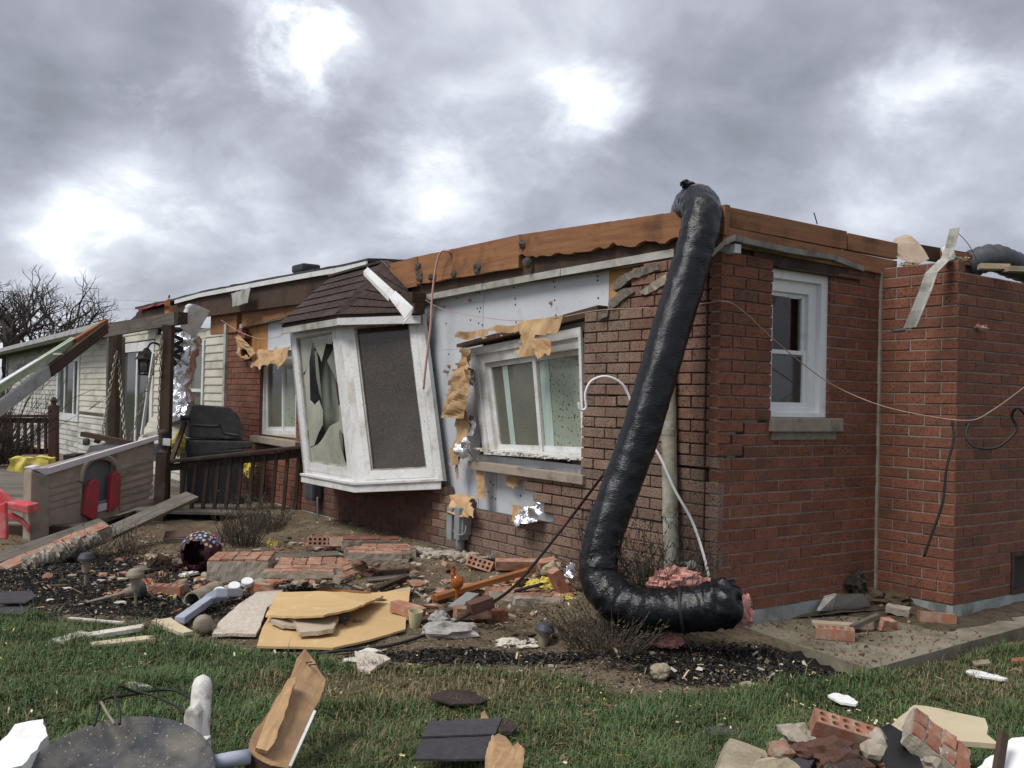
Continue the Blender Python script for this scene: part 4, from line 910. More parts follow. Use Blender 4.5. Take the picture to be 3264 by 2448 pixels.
wool('pink_insulation', DP(2372, 1950, 5.95), (.055, .05, .13), 'ins_pink', 'pink insulation spilling from the open duct end', 'insulation', 32, 6)
wool('pink_insulation', G(2110, 2046, .045), (.12, .07, .055), 'ins_pink', 'pink insulation clump on the mulch in front of the duct', 'insulation', 33, 6)
wool('pink_insulation', RP(3125, 1046, .66), (.065, .03, .024), 'ins_pink', 'small pink insulation tuft stuck on the right brick wall', 'insulation', 34, 5)
# second duct behind the parapet, far right
m = M(); P = spline([DP(3075, 850, 8.6), DP(3160, 822, 8.6), DP(3230, 845, 8.7), DP(3330, 880, 8.9)], 12); m.tube(P, [.12*(1+.05*math.sin(i*1.9)) for i in range(len(P))], 24); ob('roof_duct', m, MT['blue_grey'], label='dark flexible duct lying behind the parapet at the right', cat='duct', smooth=True)

# ------------------------------------------------------------------ downpipe, shepherd hook, cables
DW = empty('downpipe', TP(2140, 1850, .1), 'peeling white downpipe standing against the front wall', 'downpipe')
for (xa, ya, xb, yb) in [(2143,1862,2136,1632),(2136,1630,2132,1372),(2132,1370,2128,1130)]:
    a, b = TP(xa, ya, .07), TP(xb, yb, .07); m = M().tube([a, a.lerp(b, .5), b], .053, 20); ob('pipe_section', m, MT['pipe_white'], DW, smooth=False)
    m = M().tube([b-UP*.03, b+UP*.004], .0565, 20); ob('pipe_collar', m, MT['pipe_white'], DW)
m = M().tube([TP(2150, 1800, .11), TP(2180, 1795, .22), TP(2200, 1800, .24)], [.01,.012,.02], 8); m.lathe(TP(2205, 1800, .25), nR+nT, [(.001,-.02),(.026,-.02),(.03,0),(.024,.012),(.001,.014)], 14)
ob('hose_tap', m, MT['galv'], label='metal garden tap sticking out beside the downpipe', cat='tap')
hk = spline([DP(x, y, 6.72) for x, y in [(1844,1283),(1850,1305),(1868,1300),(1866,1255),(1885,1215),(1930,1200),(1978,1220),(2006,1265)]]+[DP(2045,1380,6.7), DP(2100,1450,6.66), DP(2150,1560,6.6), DP(2205,1660,6.5), DP(2240,1760,6.42), DP(2265,1862,6.36)], 8)
ob('shepherd_hook', M().tube(hk, .0095, 10), MT['white_paint'], label='white metal shepherd hook leaning behind the black duct', cat='garden hook', smooth=True)
def cable(name, pts, r, mt, label, cat='cable', n=6, sm=8):
    return ob(name, M().tube(spline(pts, sm), r, n), MT[mt], label=label, cat=cat, smooth=True)
cable('black_cable', [TP(1925,1510,.12), DP(1800,1675,7.6), DP(1640,1868,6.9), DP(1500,1955,6.3), G(1380,2015,.03), G(1240,2058,.02), G(1080,2075,.02), G(950,2090,.02), G(760,2110,.01), G(600,2140,.01)], .011, 'cable', 'black cable running from the wall down across the rubble')
cable('thin_wire', [TP(1342,948,.02), TP(1410,985,.06), TP(1530,1010,.10), TP(1650,1022,.10), TP(1780,1012,.10), TP(1900,990,.08), TP(2070,980,.1)], .0032, 'wire_cream', 'thin cable sagging along the pale sheathing', 'wire', 5)
cable('thin_wire', [TP(2230,970,.02), TP(2270,963,.025), TP(2300,960,.03), RP(2335,968,.03), RP(2390,1010,.03), RP(2450,1068,.03), RP(2560,1160,.06), RP(2660,1230,.08), DP(2800,1290,7.0), DP(2950,1325,6.9), DP(3090,1340,6.85), DP(3160,1310,6.8), DP(3264,1235,6.7), DP(3300,1200,6.7)], .0042, 'wire_cream', 'long beige wire drooping across the red side wall', 'wire', 5)
cable('thin_wire', [TP(705,1020,.1), TP(760,1055,.12), TP(820,1078,.1), TP(880,1075,.08), TP(930,1050,.06)], .004, 'wire_cream', 'thin wire sagging above the far window', 'wire', 5)
cable('pink_hose', [TP(1440,815,.0), TP(1428,800,.08), TP(1405,805,.10), TP(1390,850,.11), TP(1378,940,.11), TP(1372,1040,.12), TP(1358,1160,.12), TP(1350,1240,.10)], .011, 'hose_pink', 'pink flexible tube looped over the roof beam', 'hose')
cable('dangling_wire', [DP(3035,1340,6.9), DP(3040,1400,6.86), DP(3018,1490,6.83), DP(3005,1600,6.8), DP(2975,1690,6.8), DP(2945,1775,6.8)], [.007]*0 or .009, 'cable', 'frayed black wire hanging down by the outer brick corner', 'wire')
cable('dangling_wire', [DP(3090,1345,6.85), DP(3080,1390,6.8), DP(3110,1425,6.75), DP(3180,1425,6.7), DP(3240,1370,6.7), DP(3225,1325,6.7), DP(3245,1300,6.65), DP(3275,1330,6.65)], .010, 'cable', 'black wire loop bunched at the right edge of the wall', 'wire')
cable('sky_wire', [DP(2605,715,8), DP(2598,690,8), DP(2594,678,8)], .005, 'iron', 'short wire stub standing on the side roof beam', 'wire', 5)
cable('sky_wire', [DP(3045,735,7.5), DP(3080,770,7.5), DP(3105,810,7.6), DP(3112,830,7.6)], .003, 'cable', 'hair-thin wire arching from the bent metal strip', 'wire', 4)
ob('wire_nut', M().tube([RP(2845,1056,.5), RP(2882,1052,.52)], .013, 8).tube([RP(2835,1060,.5), RP(2846,1056,.5)], .004, 5), MT['blue_grey'], label='small grey pen-like bit stuck on the return wall', cat='debris')
# bent metal strip and crumpled vinyl on top of the return wall
st = [DP(3040,728,7.25), DP(3025,790,7.2), DP(3010,825,7.1), DP(2965,870,7.0), DP(2945,930,6.95), DP(2920,990,6.93), DP(2897,1045,6.93)]
m = M(); wv = cR*.075+UP*.01
for i in range(len(st)-1):
    w0 = wv*(.75 if i < 2 else 1); a, b = st[i], st[i+1]; m.prism([a-w0/2, a+w0/2, b+w0/2, b-w0/2], cF*.006); m.prism([a+w0/2, b+w0/2, b+w0/2-cF*.03, a+w0/2-cF*.03], cR*.005)
ob('bent_metal_strip', m, MT['vinyl_grey'], label='twisted pale metal strip hanging over the inner brick corner', cat='metal strip')
def crumple(name, c, r, mt, label, cat, seed, amp=.5, fr_=1.3):
    m = M().lump(c, r, seed, amp, fr_, 3)
    for i, v in enumerate(m.v): m.v[i] = v+V((noise.noise(v*9), noise.noise(v*9+V((5,0,0))), noise.noise(v*9+V((0,7,0)))))*.02
    return ob(name, m, MT[mt], label=label, cat=cat)
m = M().prism(jag([DP(2868,765,7.9), DP(2905,752,7.9), DP(2930,775,7.85), DP(2962,825,7.75), DP(2920,848,7.7), DP(2880,830,7.65), DP(2838,812,7.7), DP(2850,790,7.8)], .008, .06), cF*.10+UP*.03); ob('crumpled_vinyl', m, MT['paper_tan'], label='crumpled pale vinyl sheet stuffed at the end of the side beam', cat='vinyl sheet')
m = M().prism(jag([DP(3005,790,7.35), DP(3030,775,7.3), DP(3050,825,7.25), DP(3015,830,7.2)], .006, .05), cF*.04); ob('vinyl_scrap', m, MT['vinyl'], label='small white vinyl scrap behind the twisted strip', cat='vinyl scrap')
wool('paper_wad', DP(2895, 845, 7.6), (.08,.05,.03), 'rock_tan', 'pale wad of paper and grit on top of the return wall', 'debris', 41, 4)
wool('paper_wad', DP(3062, 830, 7.2), (.05,.05,.03), 'rock_tan', 'crumb of plaster at the base of the twisted strip', 'debris', 42, 4)
board('loose_lumber', DP(3120,850,7.4), DP(3215,852,7.35), .10, .04, UP, MT['wood_pale'], label='short pale board lying on the parapet, left one', cat='board')
board('loose_lumber', DP(3205,858,7.3), DP(3300,862,7.3), .10, .04, UP, MT['wood_pale'], label='short pale board on the parapet by the picture edge', cat='board')
# meter boxes on the front wall
MB = empty('meter_box', TP(1462, 1760, .06), 'grey utility box on a conduit under the brown paper apron', 'utility box')
for x0, dx in ((1438, 0), (1462, 0)):
    m = M().box(TP(x0+10, 1668, .07), (e2, nT, UP), (.085, .12, .30)); ob('box_housing', m, MT['galv'], MB, bev=.008)
m = M().box(TP(1478, 1660, .05), (e2, nT, UP), (.12, .10, .26)); ob('box_back', m, MT['galv'], MB, bev=.01)
m = M().tube([TP(1466, 1690, .05), TP(1468, 1775, .05)], .042, 16); ob('conduit', m, MT['galv'], MB, smooth=True)
m = M().tube(spline([TP(1445,1690,.1), TP(1455,1705,.13), TP(1480,1700,.1), TP(1486,1675,.08)], 6), .006, 6).tube(spline([TP(1448,1692,.1), TP(1458,1715,.1), TP(1470,1730,.08)], 5), .007, 6); ob('wire', m, MT['galv'], MB)
MB2 = empty('meter_box', TP(1000, 1590, .1), 'grey electric meter box below the left end of the bay', 'utility box')
m = M().box(TP(1000, 1562, .08), (e2, nT, UP), (.22, .14, .24)); ob('box_housing', m, MT['blue_grey'], MB2, bev=.03)
m = M().tube([TP(1012, 1585, .1), TP(1014, 1680, .06)], .012, 8); ob('conduit', m, MT['galv'], MB2)

# ------------------------------------------------------------------ deck, railings, porch swing
ZD = -.02
def wallx(y): s = (y-N0.y)/e2.y; return N0.x+e2.x*s
DK = empty('wooden_deck', (-5, 12, -.2), 'weathered low wooden deck along the siding wall', 'deck')
y = 10.35; i = 0
while y < 21.5:
    xr = wallx(y)-.22 if y > 11.75 else -4.5; xl = -13 if y > 11 else -7.6
    m = M().box(((xl+xr)/2, y, ZD-.02), ((1,0,0),(0,1,0),(0,0,1)), (xr-xl, .136, .035)); Fm = Matrix.Translation(((xl+xr)/2, y, ZD-.02))
    ob('deck_board', m, MT['wood_grey'], DK, frame=Fm, bev=.003); y += .142; i += 1
board('rim_joist', V((-7.6, 10.26, ZD-.10)), V((-4.5, 10.26, ZD-.10)), .04, .17, UP, MT['deck_brown'], DK)
for xx in (-7.3, -5.9, -4.6): board('deck_post', V((xx, 10.45, -.4)), V((xx, 10.45, ZD-.05)), .09, .09, V((0,1,0)), MT['deck_brown'], DK)
for k in range(3): board('deck_step', DP(840+k*20, 1672+k*22, 11.9-.2*k), DP(985+k*5, 1650+k*20, 11.8-.2*k), .12, .035, UP, MT['deck_brown'], DK)
# near railing
RL = empty('deck_railing', DP(740, 1680, 12), 'dark brown deck railing with leaning balusters beside the bay', 'railing')
board('top_rail', DP(515, 1474, 11.95), DP(972, 1424, 11.95), .14, .045, UP, MT['deck_brown'], RL, bev=.012)
board('upper_rail', DP(520, 1492, 12), DP(968, 1446, 12), .045, .09, UP, MT['deck_brown'], RL)
board('bottom_rail', DP(500, 1680, 12), DP(968, 1640, 12), .045, .09, UP, MT['deck_brown'], RL)
for k in range(11):
    u = k/10; x = 590+(955-590)*u; yt = 1480-48*u; yb = 1668-30*u
    board('baluster', DP(x, yt, 11.97), DP(x-22+6*u, yb, 11.97), .042, .042, V((0,-1,0)), MT['deck_brown'], RL, bev=.004)
NP = empty('newel_post', DP(520, 1690, 11.6), 'dark newel post with a ball-top cap at the railing end', 'post')
board('post', DP(506, 1700, 11.7), DP(521, 1440, 11.7), .13, .13, V((0,-1,0)), MT['deck_brown'], NP)
m = M().lathe(DP(521, 1442, 11.7), DP(522, 1370, 11.7)-DP(521, 1442, 11.7), [(.072,0),(.05,.02),(.045,.05),(.062,.09),(.06,.16),(.045,.20),(.062,.225),(.05,.27),(.001,.285)], 16); ob('post_cap', m, MT['deck_brown'], NP, smooth=True)
board('loose_white_stake', DP(531, 1420, 11.55), DP(533, 1398, 11.55), .09, .03, V((0,-1,0)), MT['vinyl'], label='white plastic tip sticking up by the newel post', cat='stake')
# far railing
RF = empty('deck_railing', DP(100, 1470, 19), 'reddish brown deck railing at the far left of the deck', 'railing')
board('top_rail', DP(-60, 1326, 18.8), DP(170, 1326, 18.8), .14, .05, UP, MT['rail_red'], RF); board('upper_rail', DP(-60, 1340, 18.85), DP(170, 1340, 18.85), .05, .10, UP, MT['rail_red'], RF)
board('bottom_rail', DP(-60, 1444, 18.85), DP(170, 1438, 18.85), .05, .11, UP, MT['rail_red'], RF)
for x in range(-52, 165, 22): board('baluster', DP(x, 1342, 18.8), DP(x, 1440, 18.8), .05, .05, V((0,-1,0)), MT['rail_red'], RF)
board('post', DP(171, 1470, 18.8), DP(171, 1292, 18.8), .15, .15, V((0,-1,0)), MT['rail_red'], RF); m = M().lathe(DP(171, 1294, 18.8), UP, [(.08,0),(.05,.03),(.05,.06),(.07,.11),(.03,.17),(.001,.18)], 12); ob('post_cap', m, MT['rail_red'], RF)
board('post', DP(22, 1470, 19.2), DP(22, 1320, 19.2), .12, .12, V((0,-1,0)), MT['rail_red'], RF)
# pergola-like swing frame
SF = empty('swing_frame', DP(440, 1500, 13), 'weathered timber porch swing frame with a grey cross beam', 'swing frame')
board('post', DP(520, 1650, 12.4), DP(537, 1036, 12.4), .125, .125, V((0,-1,0)), MT['wood_dark'], SF); board('post', DP(356, 1480, 13.8), DP(366, 1065, 13.8), .15, .15, V((0,-1,0)), MT['wood_dark'], SF)
board('post', DP(385, 1470, 14.2), DP(388, 1075, 14.2), .05, .14, V((0,-1,0)), MT['wood_grey'], SF); board('post', DP(344, 1480, 13.6), DP(350, 1070, 13.6), .03, .14, V((0,-1,0)), MT['wood_grey'], SF)
board('cross_beam', DP(329, 1058, 13.3), DP(560, 1015, 12.3), .05, .165, UP, MT['wood_grey'], SF); board('cross_beam', DP(350, 1050, 13.6), DP(583, 1013, 12.5), .14, .15, UP, MT['wood_dark'], SF)
SW2 = empty('porch_swing', DP(520, 1420, 12.9), 'cream slatted porch swing hanging by chains behind the grill', 'porch swing')
def chain(p0, p1, nm='chain'):
    p0, p1 = V(p0), V(p1); L = (p1-p0).length; n = int(L/.062); t = (p1-p0).normalized(); m = M()
    for i in range(n):
        c = p0+t*(L*(i+.5)/n); a = t.orthogonal().normalized(); b = t.cross(a); w = a if i % 2 else b
        pts = [c+t*.036*math.cos(q)+w*.018*math.sin(q) for q in [2*math.pi*j/10 for j in range(11)]]; m.tube(pts, .0075, 4, False)
    return ob(nm, m, MT['chain'], SW2, kind='stuff')
chain(DP(372,1120,13.5), DP(322,1405,13)); chain(DP(376,1125,13.8), DP(398,1400,13.2)); chain(DP(516,1060,12.3), DP(505,1400,12.4)); chain(DP(512,1100,12.5), DP(412,1412,12.6))
ax = (DP(590,1352,12.9)-DP(468,1335,13.0)).normalized()
for k in range(6):
    y0 = 1338+k*15.5; x0, x1 = 478-k*9, 592-k*8
    board('slat', DP(x0, y0, 13.0-.05*k), DP(x1, y0+17, 12.9-.05*k), .075, .018, V((0,-1,.6)), MT['siding'], SW2)
board('swing_arm', DP(545, 1475, 12.2), DP(590, 1345, 12.6), .05, .05, UP, MT['wood_dark'], SW2)
board('gate_pole', DP(490, 1125, 12.6), DP(452, 1385, 12.8), .035, .035, UP, MT['white_paint'], label='thin white pole leaning beside the patio door', cat='pole')
board('fallen_rail', DP(263, 1383, 12.6), DP(480, 1425, 12.4), .10, .06, UP, MT['wood_dark'], ends=.03, label='dark broken rail lying across the deck furniture', cat='rail')
board('fallen_rail', DP(318, 1385, 12.7), DP(308, 1412, 12.7), .06, .06, V((0,-1,0)), MT['wood_dark'], label='short dark stub under the broken rail', cat='rail')
# lantern
LN = empty('wall_lantern', DP(470, 1190, 13.2), 'small black wall lantern beside the patio door', 'lantern')
c = DP(466, 1160, 13.2)
m = M().lathe(c+UP*.08, UP, [(.16,-.02),(.13,0),(.10,.06),(.05,.10),(.035,.13),(.001,.15)], 14); ob('lantern_cap', m, MT['iron'], LN)
m = M()
for k in range(6): a = k*math.pi/3; m.tube([c+V((math.cos(a)*.11, math.sin(a)*.11, .07)), c+V((math.cos(a)*.095, math.sin(a)*.095, -.14))], .009, 5)
m.lathe(c-UP*.15, UP, [(.001,-.01),(.105,-.005),(.11,.01),(.001,.02)], 14); ob('lantern_cage', m, MT['iron'], LN)
m = M().lathe(c, UP, [(.001,-.12),(.075,-.12),(.085,.06),(.001,.06)], 12); ob('lantern_glass', m, MT['glass_grey'], LN, smooth=True)
m = M().tube(spline([c+UP*.2, c+V((.05,.05,.29)), c+V((.14,.1,.26)), c+V((.19,.14,.12))], 6), .014, 6); m.box(c+V((.21,.16,.06)), ((1,0,0),(0,1,0),(0,0,1)), (.05,.10,.22)); ob('lantern_arm', m, MT['iron'], LN)
# grill under a cover
GR = empty('gas_grill', DP(690, 1650, 12.8), 'black gas barbecue with a domed hood behind the near railing', 'grill')
gx = (DP(760, 1420, 12.9)-DP(610, 1420, 12.6)).normalized(); gy = V((-gx.y, gx.x, 0)).normalized()
def gp(x, y): return DP(x, y, 12.55)
hood = [(603,1396),(604,1330),(612,1292),(634,1290),(732,1297),(760,1322),(776,1362),(779,1386),(770,1402)]
m = M().prism([gp(x, y) for x, y in hood], gy*.5); ob('hood', m, MT['cover'], GR, bev=.02)
m = M().tube(spline([gp(612,1355), gp(690,1358), gp(700,1352), gp(712,1378), gp(760,1388)], 6), .012, 6); ob('hood_seam', m, MT['black_soft'], GR)
m = M().prism([gp(598,1402), gp(800,1406), gp(806,1428), gp(598,1450)], gy*.62-UP*.0); ob('side_shelf', m, MT['cover'], GR, bev=.02)
m = M().prism([gp(596,1440), gp(776,1430), gp(758,1640), gp(596,1652)], gy*.5); ob('cabinet', m, MT['black_soft'], GR, bev=.02)
for x in (612, 740): m = M().lathe(gp(x, 1662)+gy*.1, gx, [(.001,-.03),(.09,-.03),(.09,.03),(.001,.03)], 16); ob('wheel', m, MT['cable'], GR)
m = M().lathe(gp(590, 1332), gx, [(.001,-.06),(.035,-.06),(.035,.04),(.001,.04)], 12); ob('hood_handle', m, MT['iron'], GR)
wool('yellow_insulation', DP(570, 1420, 12.6), (.08,.07,.17), 'ins_yellow', 'yellow insulation strip standing between swing and grill', 'insulation', 51, 6)
wool('yellow_insulation', DP(790, 1500, 12.6), (.09,.08,.16), 'ins_yellow', 'yellow insulation wedged behind the railing balusters', 'insulation', 52, 6)
# silver duct, vinyl sheet, black coil
P = spline([DP(600,1075,13.3), DP(585,1140,13.2), DP(575,1215,13.1), DP(578,1270,13.0), DP(590,1345,12.9)], 16); m = M().tube(P, [.21,.2,.19,.17,.15,.16,.17,.14][:1]*1 and [.12+.06*abs(math.sin(i*.05+1.2)) for i in range(len(P))], 28)
for i, v in enumerate(m.v): m.v[i] = v+V((noise.noise(v*11), noise.noise(v*11+V((9,0,0))), noise.noise(v*16)))*.035
ob('foil_duct', m, MT['foil'], label='crushed silver foil duct hanging in front of the siding', cat='duct')
pts = []
for k in range(9): pts.append(DP(548+(28 if k % 2 else 0)+(8 if k < 4 else 0), 1065+k*14, 13.0))
m = M()
for a, b in zip(pts, pts[1:]): m.prism([a, b, b-UP*.06, a-UP*.05], cF*.012)
ob('black_strap', m, MT['cable'], label='zigzag black strap dangling over the foil duct', cat='strap')
m = M().sheet([DP(590,975,12.7), DP(668,990,12.9), DP(622,1078,12.9), DP(575,1045,12.6)], 12, 12, .008, lambda u, v: V((0,-1,.2))*(.18*math.sin(u*3.2)*math.cos(v*2)+.03*noise.noise(V((u*6, v*6, 2)))))
ob('vinyl_sheet', m, MT['vinyl'], label='curled white vinyl sheet hooked on the end of the swing beam', cat='vinyl sheet', smooth=True)
paper('splinter_tuft', [(533,958),(555,938),(560,1005),(520,1008)], (12.8,12.8,12.7,12.7), 'ragged orange wood splinters sticking up behind the swing beam', 'splinters', 'wood_orange', nu=12, nv=14, hang=.12, seed=61, mode='D', fn=lambda u, v: abs(u-.5) < .18+.3*v)
# fallen fascia board with green paint
FB = empty('fallen_fascia', DP(150, 1250, 11), 'long fallen fascia board, green on top and grey outside, leaning across the left', 'fascia board')
f0, f1, f2 = DP(-40, 1330, 10.0), DP(155, 1185, 11.3), DP(330, 1050, 12.6)
up_ = ((DP(0,1255,10.3)-DP(0,1310,10.3))).normalized()
board('outer_face', f0, f1, .04, .155, up_, MT['gutter'], FB); board('bare_wood', f1, f2, .05, .14, up_, MT['wood_dark'], FB, ends=.08)
g0, g1 = DP(-40, 1262, 10.05), DP(232, 1086, 12.0); board('green_edge', g0, g1, .03, .095, up_, MT['fascia_green'], FB); board('metal_lip', DP(-40, 1245, 10.05), DP(234, 1078, 12.0), .05, .015, up_, MT['vinyl'], FB)
board('split_end', DP(240, 1095, 12.0), DP(335, 1035, 12.7), .05, .13, up_, MT['wood_orange'], FB, ends=.08)
for x, y in [(185,1128),(85,1198)]: m = M().box(DP(x, y, 11.3), (cR, cU, cF), (.09, .02, .05)); ob('clip', m, MT['vinyl'], FB)
# deck clutter
m = M().prism([DP(285,1420,12.2), DP(470,1421,12.2), DP(500,1470,11.9), DP(300,1478,11.9), DP(252,1472,11.9)], cF*.5); m.box(DP(275, 1408, 12.2), (cR, cU, cF), (.08,.09,.08)); ob('tipped_tub', m, MT['blue_grey'], label='dark grey plastic tub lying tipped on the deck', cat='tub', bev=.03)
m = M().box(DP(238, 1466, 12.2), (cR, cU, cF), (.16, .16, .3)); ob('black_crate', m, MT['black_soft'], label='small black box beside the tipped tub', cat='box', bev=.015)
m = M().box(DP(107, 1480, 13.2), (cR, cU, cF), (.52, .19, .3))
bm = bmesh.new(); me = mesh('t', m.v, m.f); bm.from_mesh(me); bmesh.ops.subdivide_edges(bm, edges=bm.edges, cuts=12, use_grid_fill=True); m = M(); vs = [v.co+V((noise.noise(v.co*7), noise.noise(v.co*7+V((3,0,0))), noise.noise(v.co*7+V((0,5,0)))))*.055 for v in bm.verts]; m.add(vs, [[v.index for v in f.verts] for f in bm.faces]); bm.free()
ob('insulation_batt', m, MT['ins_yellow'], label='yellow insulation batt lying on the far deck', cat='insulation')
# toy playhouse wall
PH_ = empty('playhouse_wall', DP(280, 1700, 10.6), 'tan toy playhouse wall panel with an arched window', 'playhouse panel')
def ph(x, y):
    u = (x-90)/(500-90); return DP(x, y, 10.0+u*1.5)
pn = nrm([ph(90,1500), ph(500,1400), ph(500,1600), ph(90,1740)])
win_ = [(262,1490),(268,1465),(290,1448),(320,1440),(352,1446),(372,1466),(374,1590),(268,1620)]
outer = [(96,1500),(490,1397),(487,1520),(470,1600),(390,1640),(250,1690),(100,1745)]
m = M()
def band(a, b, ext): m.prism([ph(*p) for p in a+b], ext)
m.prism([ph(*p) for p in [(96,1502),(262,1458),(262,1622),(268,1640),(255,1690),(92,1745)]], pn*-.10); m.prism([ph(*p) for p in [(374,1428),(492,1397),(488,1520),(470,1605),(374,1640)]], pn*-.10)
m.prism([ph(*p) for p in [(262,1458),(374,1428),(374,1466),(352,1446),(320,1440),(290,1448),(268,1468),(262,1490)]], pn*-.10); m.prism([ph(*p) for p in [(262,1622),(374,1592),(374,1640),(262,1680)]], pn*-.10)
ob('panel', m, MT['toy_tan'], PH_)
for k in range(9):
    y0 = 1545+k*22; m = M()
    for (xa, xb) in ((148, 258), (380, 485)):
        f = lambda x: y0-(x-148)*.262
        if f(xa) > 1690 or f(xb) > 1600: continue
        a, b = ph(xa, f(xa)), ph(xb, f(xb)); m.prism([a, b, b-UP*.045, a-UP*.05], pn*.016)
    if m.v: ob('lap_board', m, MT['toy_tan'], PH_, kind='stuff', bev=.004)
m = M().prism([ph(*p) for p in [(90,1500),(148,1516),(148,1738),(84,1748)]], pn*.05); ob('corner_post', m, MT['toy_tan'], PH_, bev=.02)
m = M().prism([ph(100,1492), ph(148,1490), ph(498,1387), ph(498,1401), ph(150,1511), ph(134,1514), ph(101,1496)], pn*.045); m.prism([ph(100,1490), ph(128,1482), ph(131,1494), ph(104,1500)], pn*-.12); ob('top_edge', m, MT['toy_white'], PH_, bev=.006)
arch = spline([ph(x, y) for x, y in [(256,1535),(262,1500),(280,1474),(315,1457),(350,1462),(372,1482),(378,1510)]], 6)
ob('window_arch', M().tube(arch, .035, 10), MT['toy_tan'], PH_, smooth=True)
m = M().prism([ph(*p)-pn*.085 for p in win_], pn*-.01); ob('window_recess', m, MT['recess'], PH_)
m = M().prism([ph(*p) for p in [(296,1612),(336,1602),(335,1624),(296,1636)]], pn*.03); ob('window_sill', m, MT['toy_white'], PH_, bev=.005)
for q in ([(272,1545),(280,1530),(292,1526),(302,1530),(305,1540),(298,1640),(290,1662),(255,1640),(258,1600)], [(343,1515),(350,1503),(360,1502),(370,1508),(374,1530),(368,1612),(335,1632)]):
    m = M().prism([ph(*p) for p in q], pn*.07); s_ = ob('shutter', m, MT['toy_red'], PH_, bev=.014)
# red toy slide / chair at the edge
TC = empty('toy_chair', DP(40, 1690, 9.6), 'faded red plastic toy chair at the left edge of the deck', 'toy chair')
m = M().prism([DP(x, y, 9.7) for x, y in [(14,1600),(88,1612),(90,1640),(16,1622)]], cF*.25); ob('seat', m, MT['toy_pinkred'], TC, bev=.015)
m = M().prism([DP(x, y, 9.6) for x, y in [(-14,1610),(16,1602),(20,1720),(-14,1718)]], cF*.06); ob('leg', m, MT['toy_pinkred'], TC, bev=.015)
m = M().prism([DP(x, y, 9.75) for x, y in [(20,1632),(36,1636),(66,1652),(90,1680),(90,1700),(74,1676),(48,1660),(22,1660)]], cF*.05); ob('leg', m, MT['toy_pinkred'], TC, bev=.012)
m = M().prism([DP(x, y, 10) for x, y in [(-14,1556),(8,1566),(50,1606),(-14,1614)]], cF*.06); ob('backrest', m, MT['toy_pinkred'], TC, bev=.015)

# ------------------------------------------------------------------ trees, shrubs
def tree(px, py, d, ht, label, seed, lean=0., group='bare trees beyond the house'):
    random.seed(seed); base = V((DP(px, 1300, d).x, DP(px, 1300, d).y, -.3)); TT = empty('bare_tree', base, label, 'tree', group)
    tr_, br = M(), M()
    def grow_(p, dr, L, r, dep):
        n = 4; pts = [p]; q = p; d_ = V(dr)
        for i in range(n):
            d_ = (d_+V((rnd(-1,1), rnd(-1,1), rnd(-.5,.8)))*.17).normalized(); q = q+d_*(L/n); pts.append(q)
        (tr_ if dep == 0 else br).tube(pts, [r*(1-.38*i/n) for i in range(n+1)], 7 if dep < 2 else (4 if dep < 4 else 3), False)
        if dep >= 6: return
        k = 3 if dep < 4 else 2
        if dep >= 3 and rnd(0,1) < .35: k = 3
        for i in range(k):
            a = rnd(0, 2*math.pi); s_ = d_.orthogonal().normalized(); s_ = Matrix.Rotation(a, 3, d_) @ s_
            nd_ = (d_*rnd(.55,1.)+s_*rnd(.45,.9)+UP*.10).normalized(); st_ = pts[-1] if i < 2 else pts[rnd(0,1) < .5 and 2 or 3]
            grow_(st_, nd_, L*rnd(.62,.82), r*.60, dep+1)
    grow_(base, V((lean, 0, 1)), ht*.30, ht*.028, 0)
    ob('trunk', tr_, MT['bark'], TT); ob('branches', br, MT['bark'], TT, kind='stuff')
tree(100, 0, 62, 11.5, 'bare spreading tree behind the siding wing, the tallest', 3, .1); tree(20, 0, 55, 10.5, 'dense bare tree at the left picture edge', 8, -.05); tree(180, 0, 70, 10.0, 'smaller bare tree nearest the gutter corner', 12, .15); tree(60, 0, 80, 11.0, 'farther bare tree between the tall one and the picture edge', 23, .0); tree(215, 0, 90, 9.5, 'faint bare tree low over the gutter end', 29, .1)
tree(-140, 0, 66, 10, 'bare tree just outside the left picture edge', 15)
def shrub(name, c, r, h, n, label, cat, seed, mt='twig', spread=.5, leaf=0, rr=.003):
    random.seed(seed); m = M(); lf = []
    for i in range(n):
        a = rnd(0, 2*math.pi); q = rnd(0, 1)**.6*r; p = V(c)+V((math.cos(a)*q*.5, math.sin(a)*q*.5, -.02)); d_ = V((math.cos(a)*spread*q/r, math.sin(a)*spread*q/r, 1)).normalized(); L = h*rnd(.5, 1.)
        pts = [p]
        for k in range(4): d_ = (d_+V((rnd(-1,1), rnd(-1,1), rnd(-.4,.4)))*.22).normalized(); pts.append(pts[-1]+d_*L/4)
        m.tube(pts, [rr*(1-.2*k) for k in range(5)], 3, False)
        for b in range(3):
            s0 = pts[random.randint(1, 4)]; dd = (d_+V((rnd(-1,1), rnd(-1,1), rnd(-.2,.8)))*.9).normalized(); e = s0+dd*L*rnd(.15,.32); m.tube([s0, e], [rr*.6, rr*.3], 3, False)
            for _ in range(leaf):
                w = s0.lerp(e, rnd(.2,1)); a1 = V((rnd(-1,1), rnd(-1,1), rnd(-1,1))).normalized(); b1 = a1.orthogonal().normalized(); k_ = rnd(.006,.013)
                m.add([w-a1*k_, w+b1*k_*.5, w+a1*k_, w-b1*k_*.5], [(0,1,2,3)])
    return ob(name, m, MT[mt], label=label, cat=cat)
shrub('dead_shrub', G(2060, 1980), .45, .66, 230, 'brown dead shrub crushed under the black duct', 'shrub', 71, 'twig_dark', .7, 5, .0035)
shrub('dead_shrub', DP(1940, 2020, 5.9)+V((0,0,-.05)), .50, .26, 210, 'low matted dead stems in front of the duct bend', 'shrub', 72, 'twig', 1.1, 2, .003)
shrub('dead_shrub', G(770, 1740), .33, .52, 110, 'dry brown lavender clump behind the mosaic ball', 'shrub', 73, 'twig', .35, 2, .004)
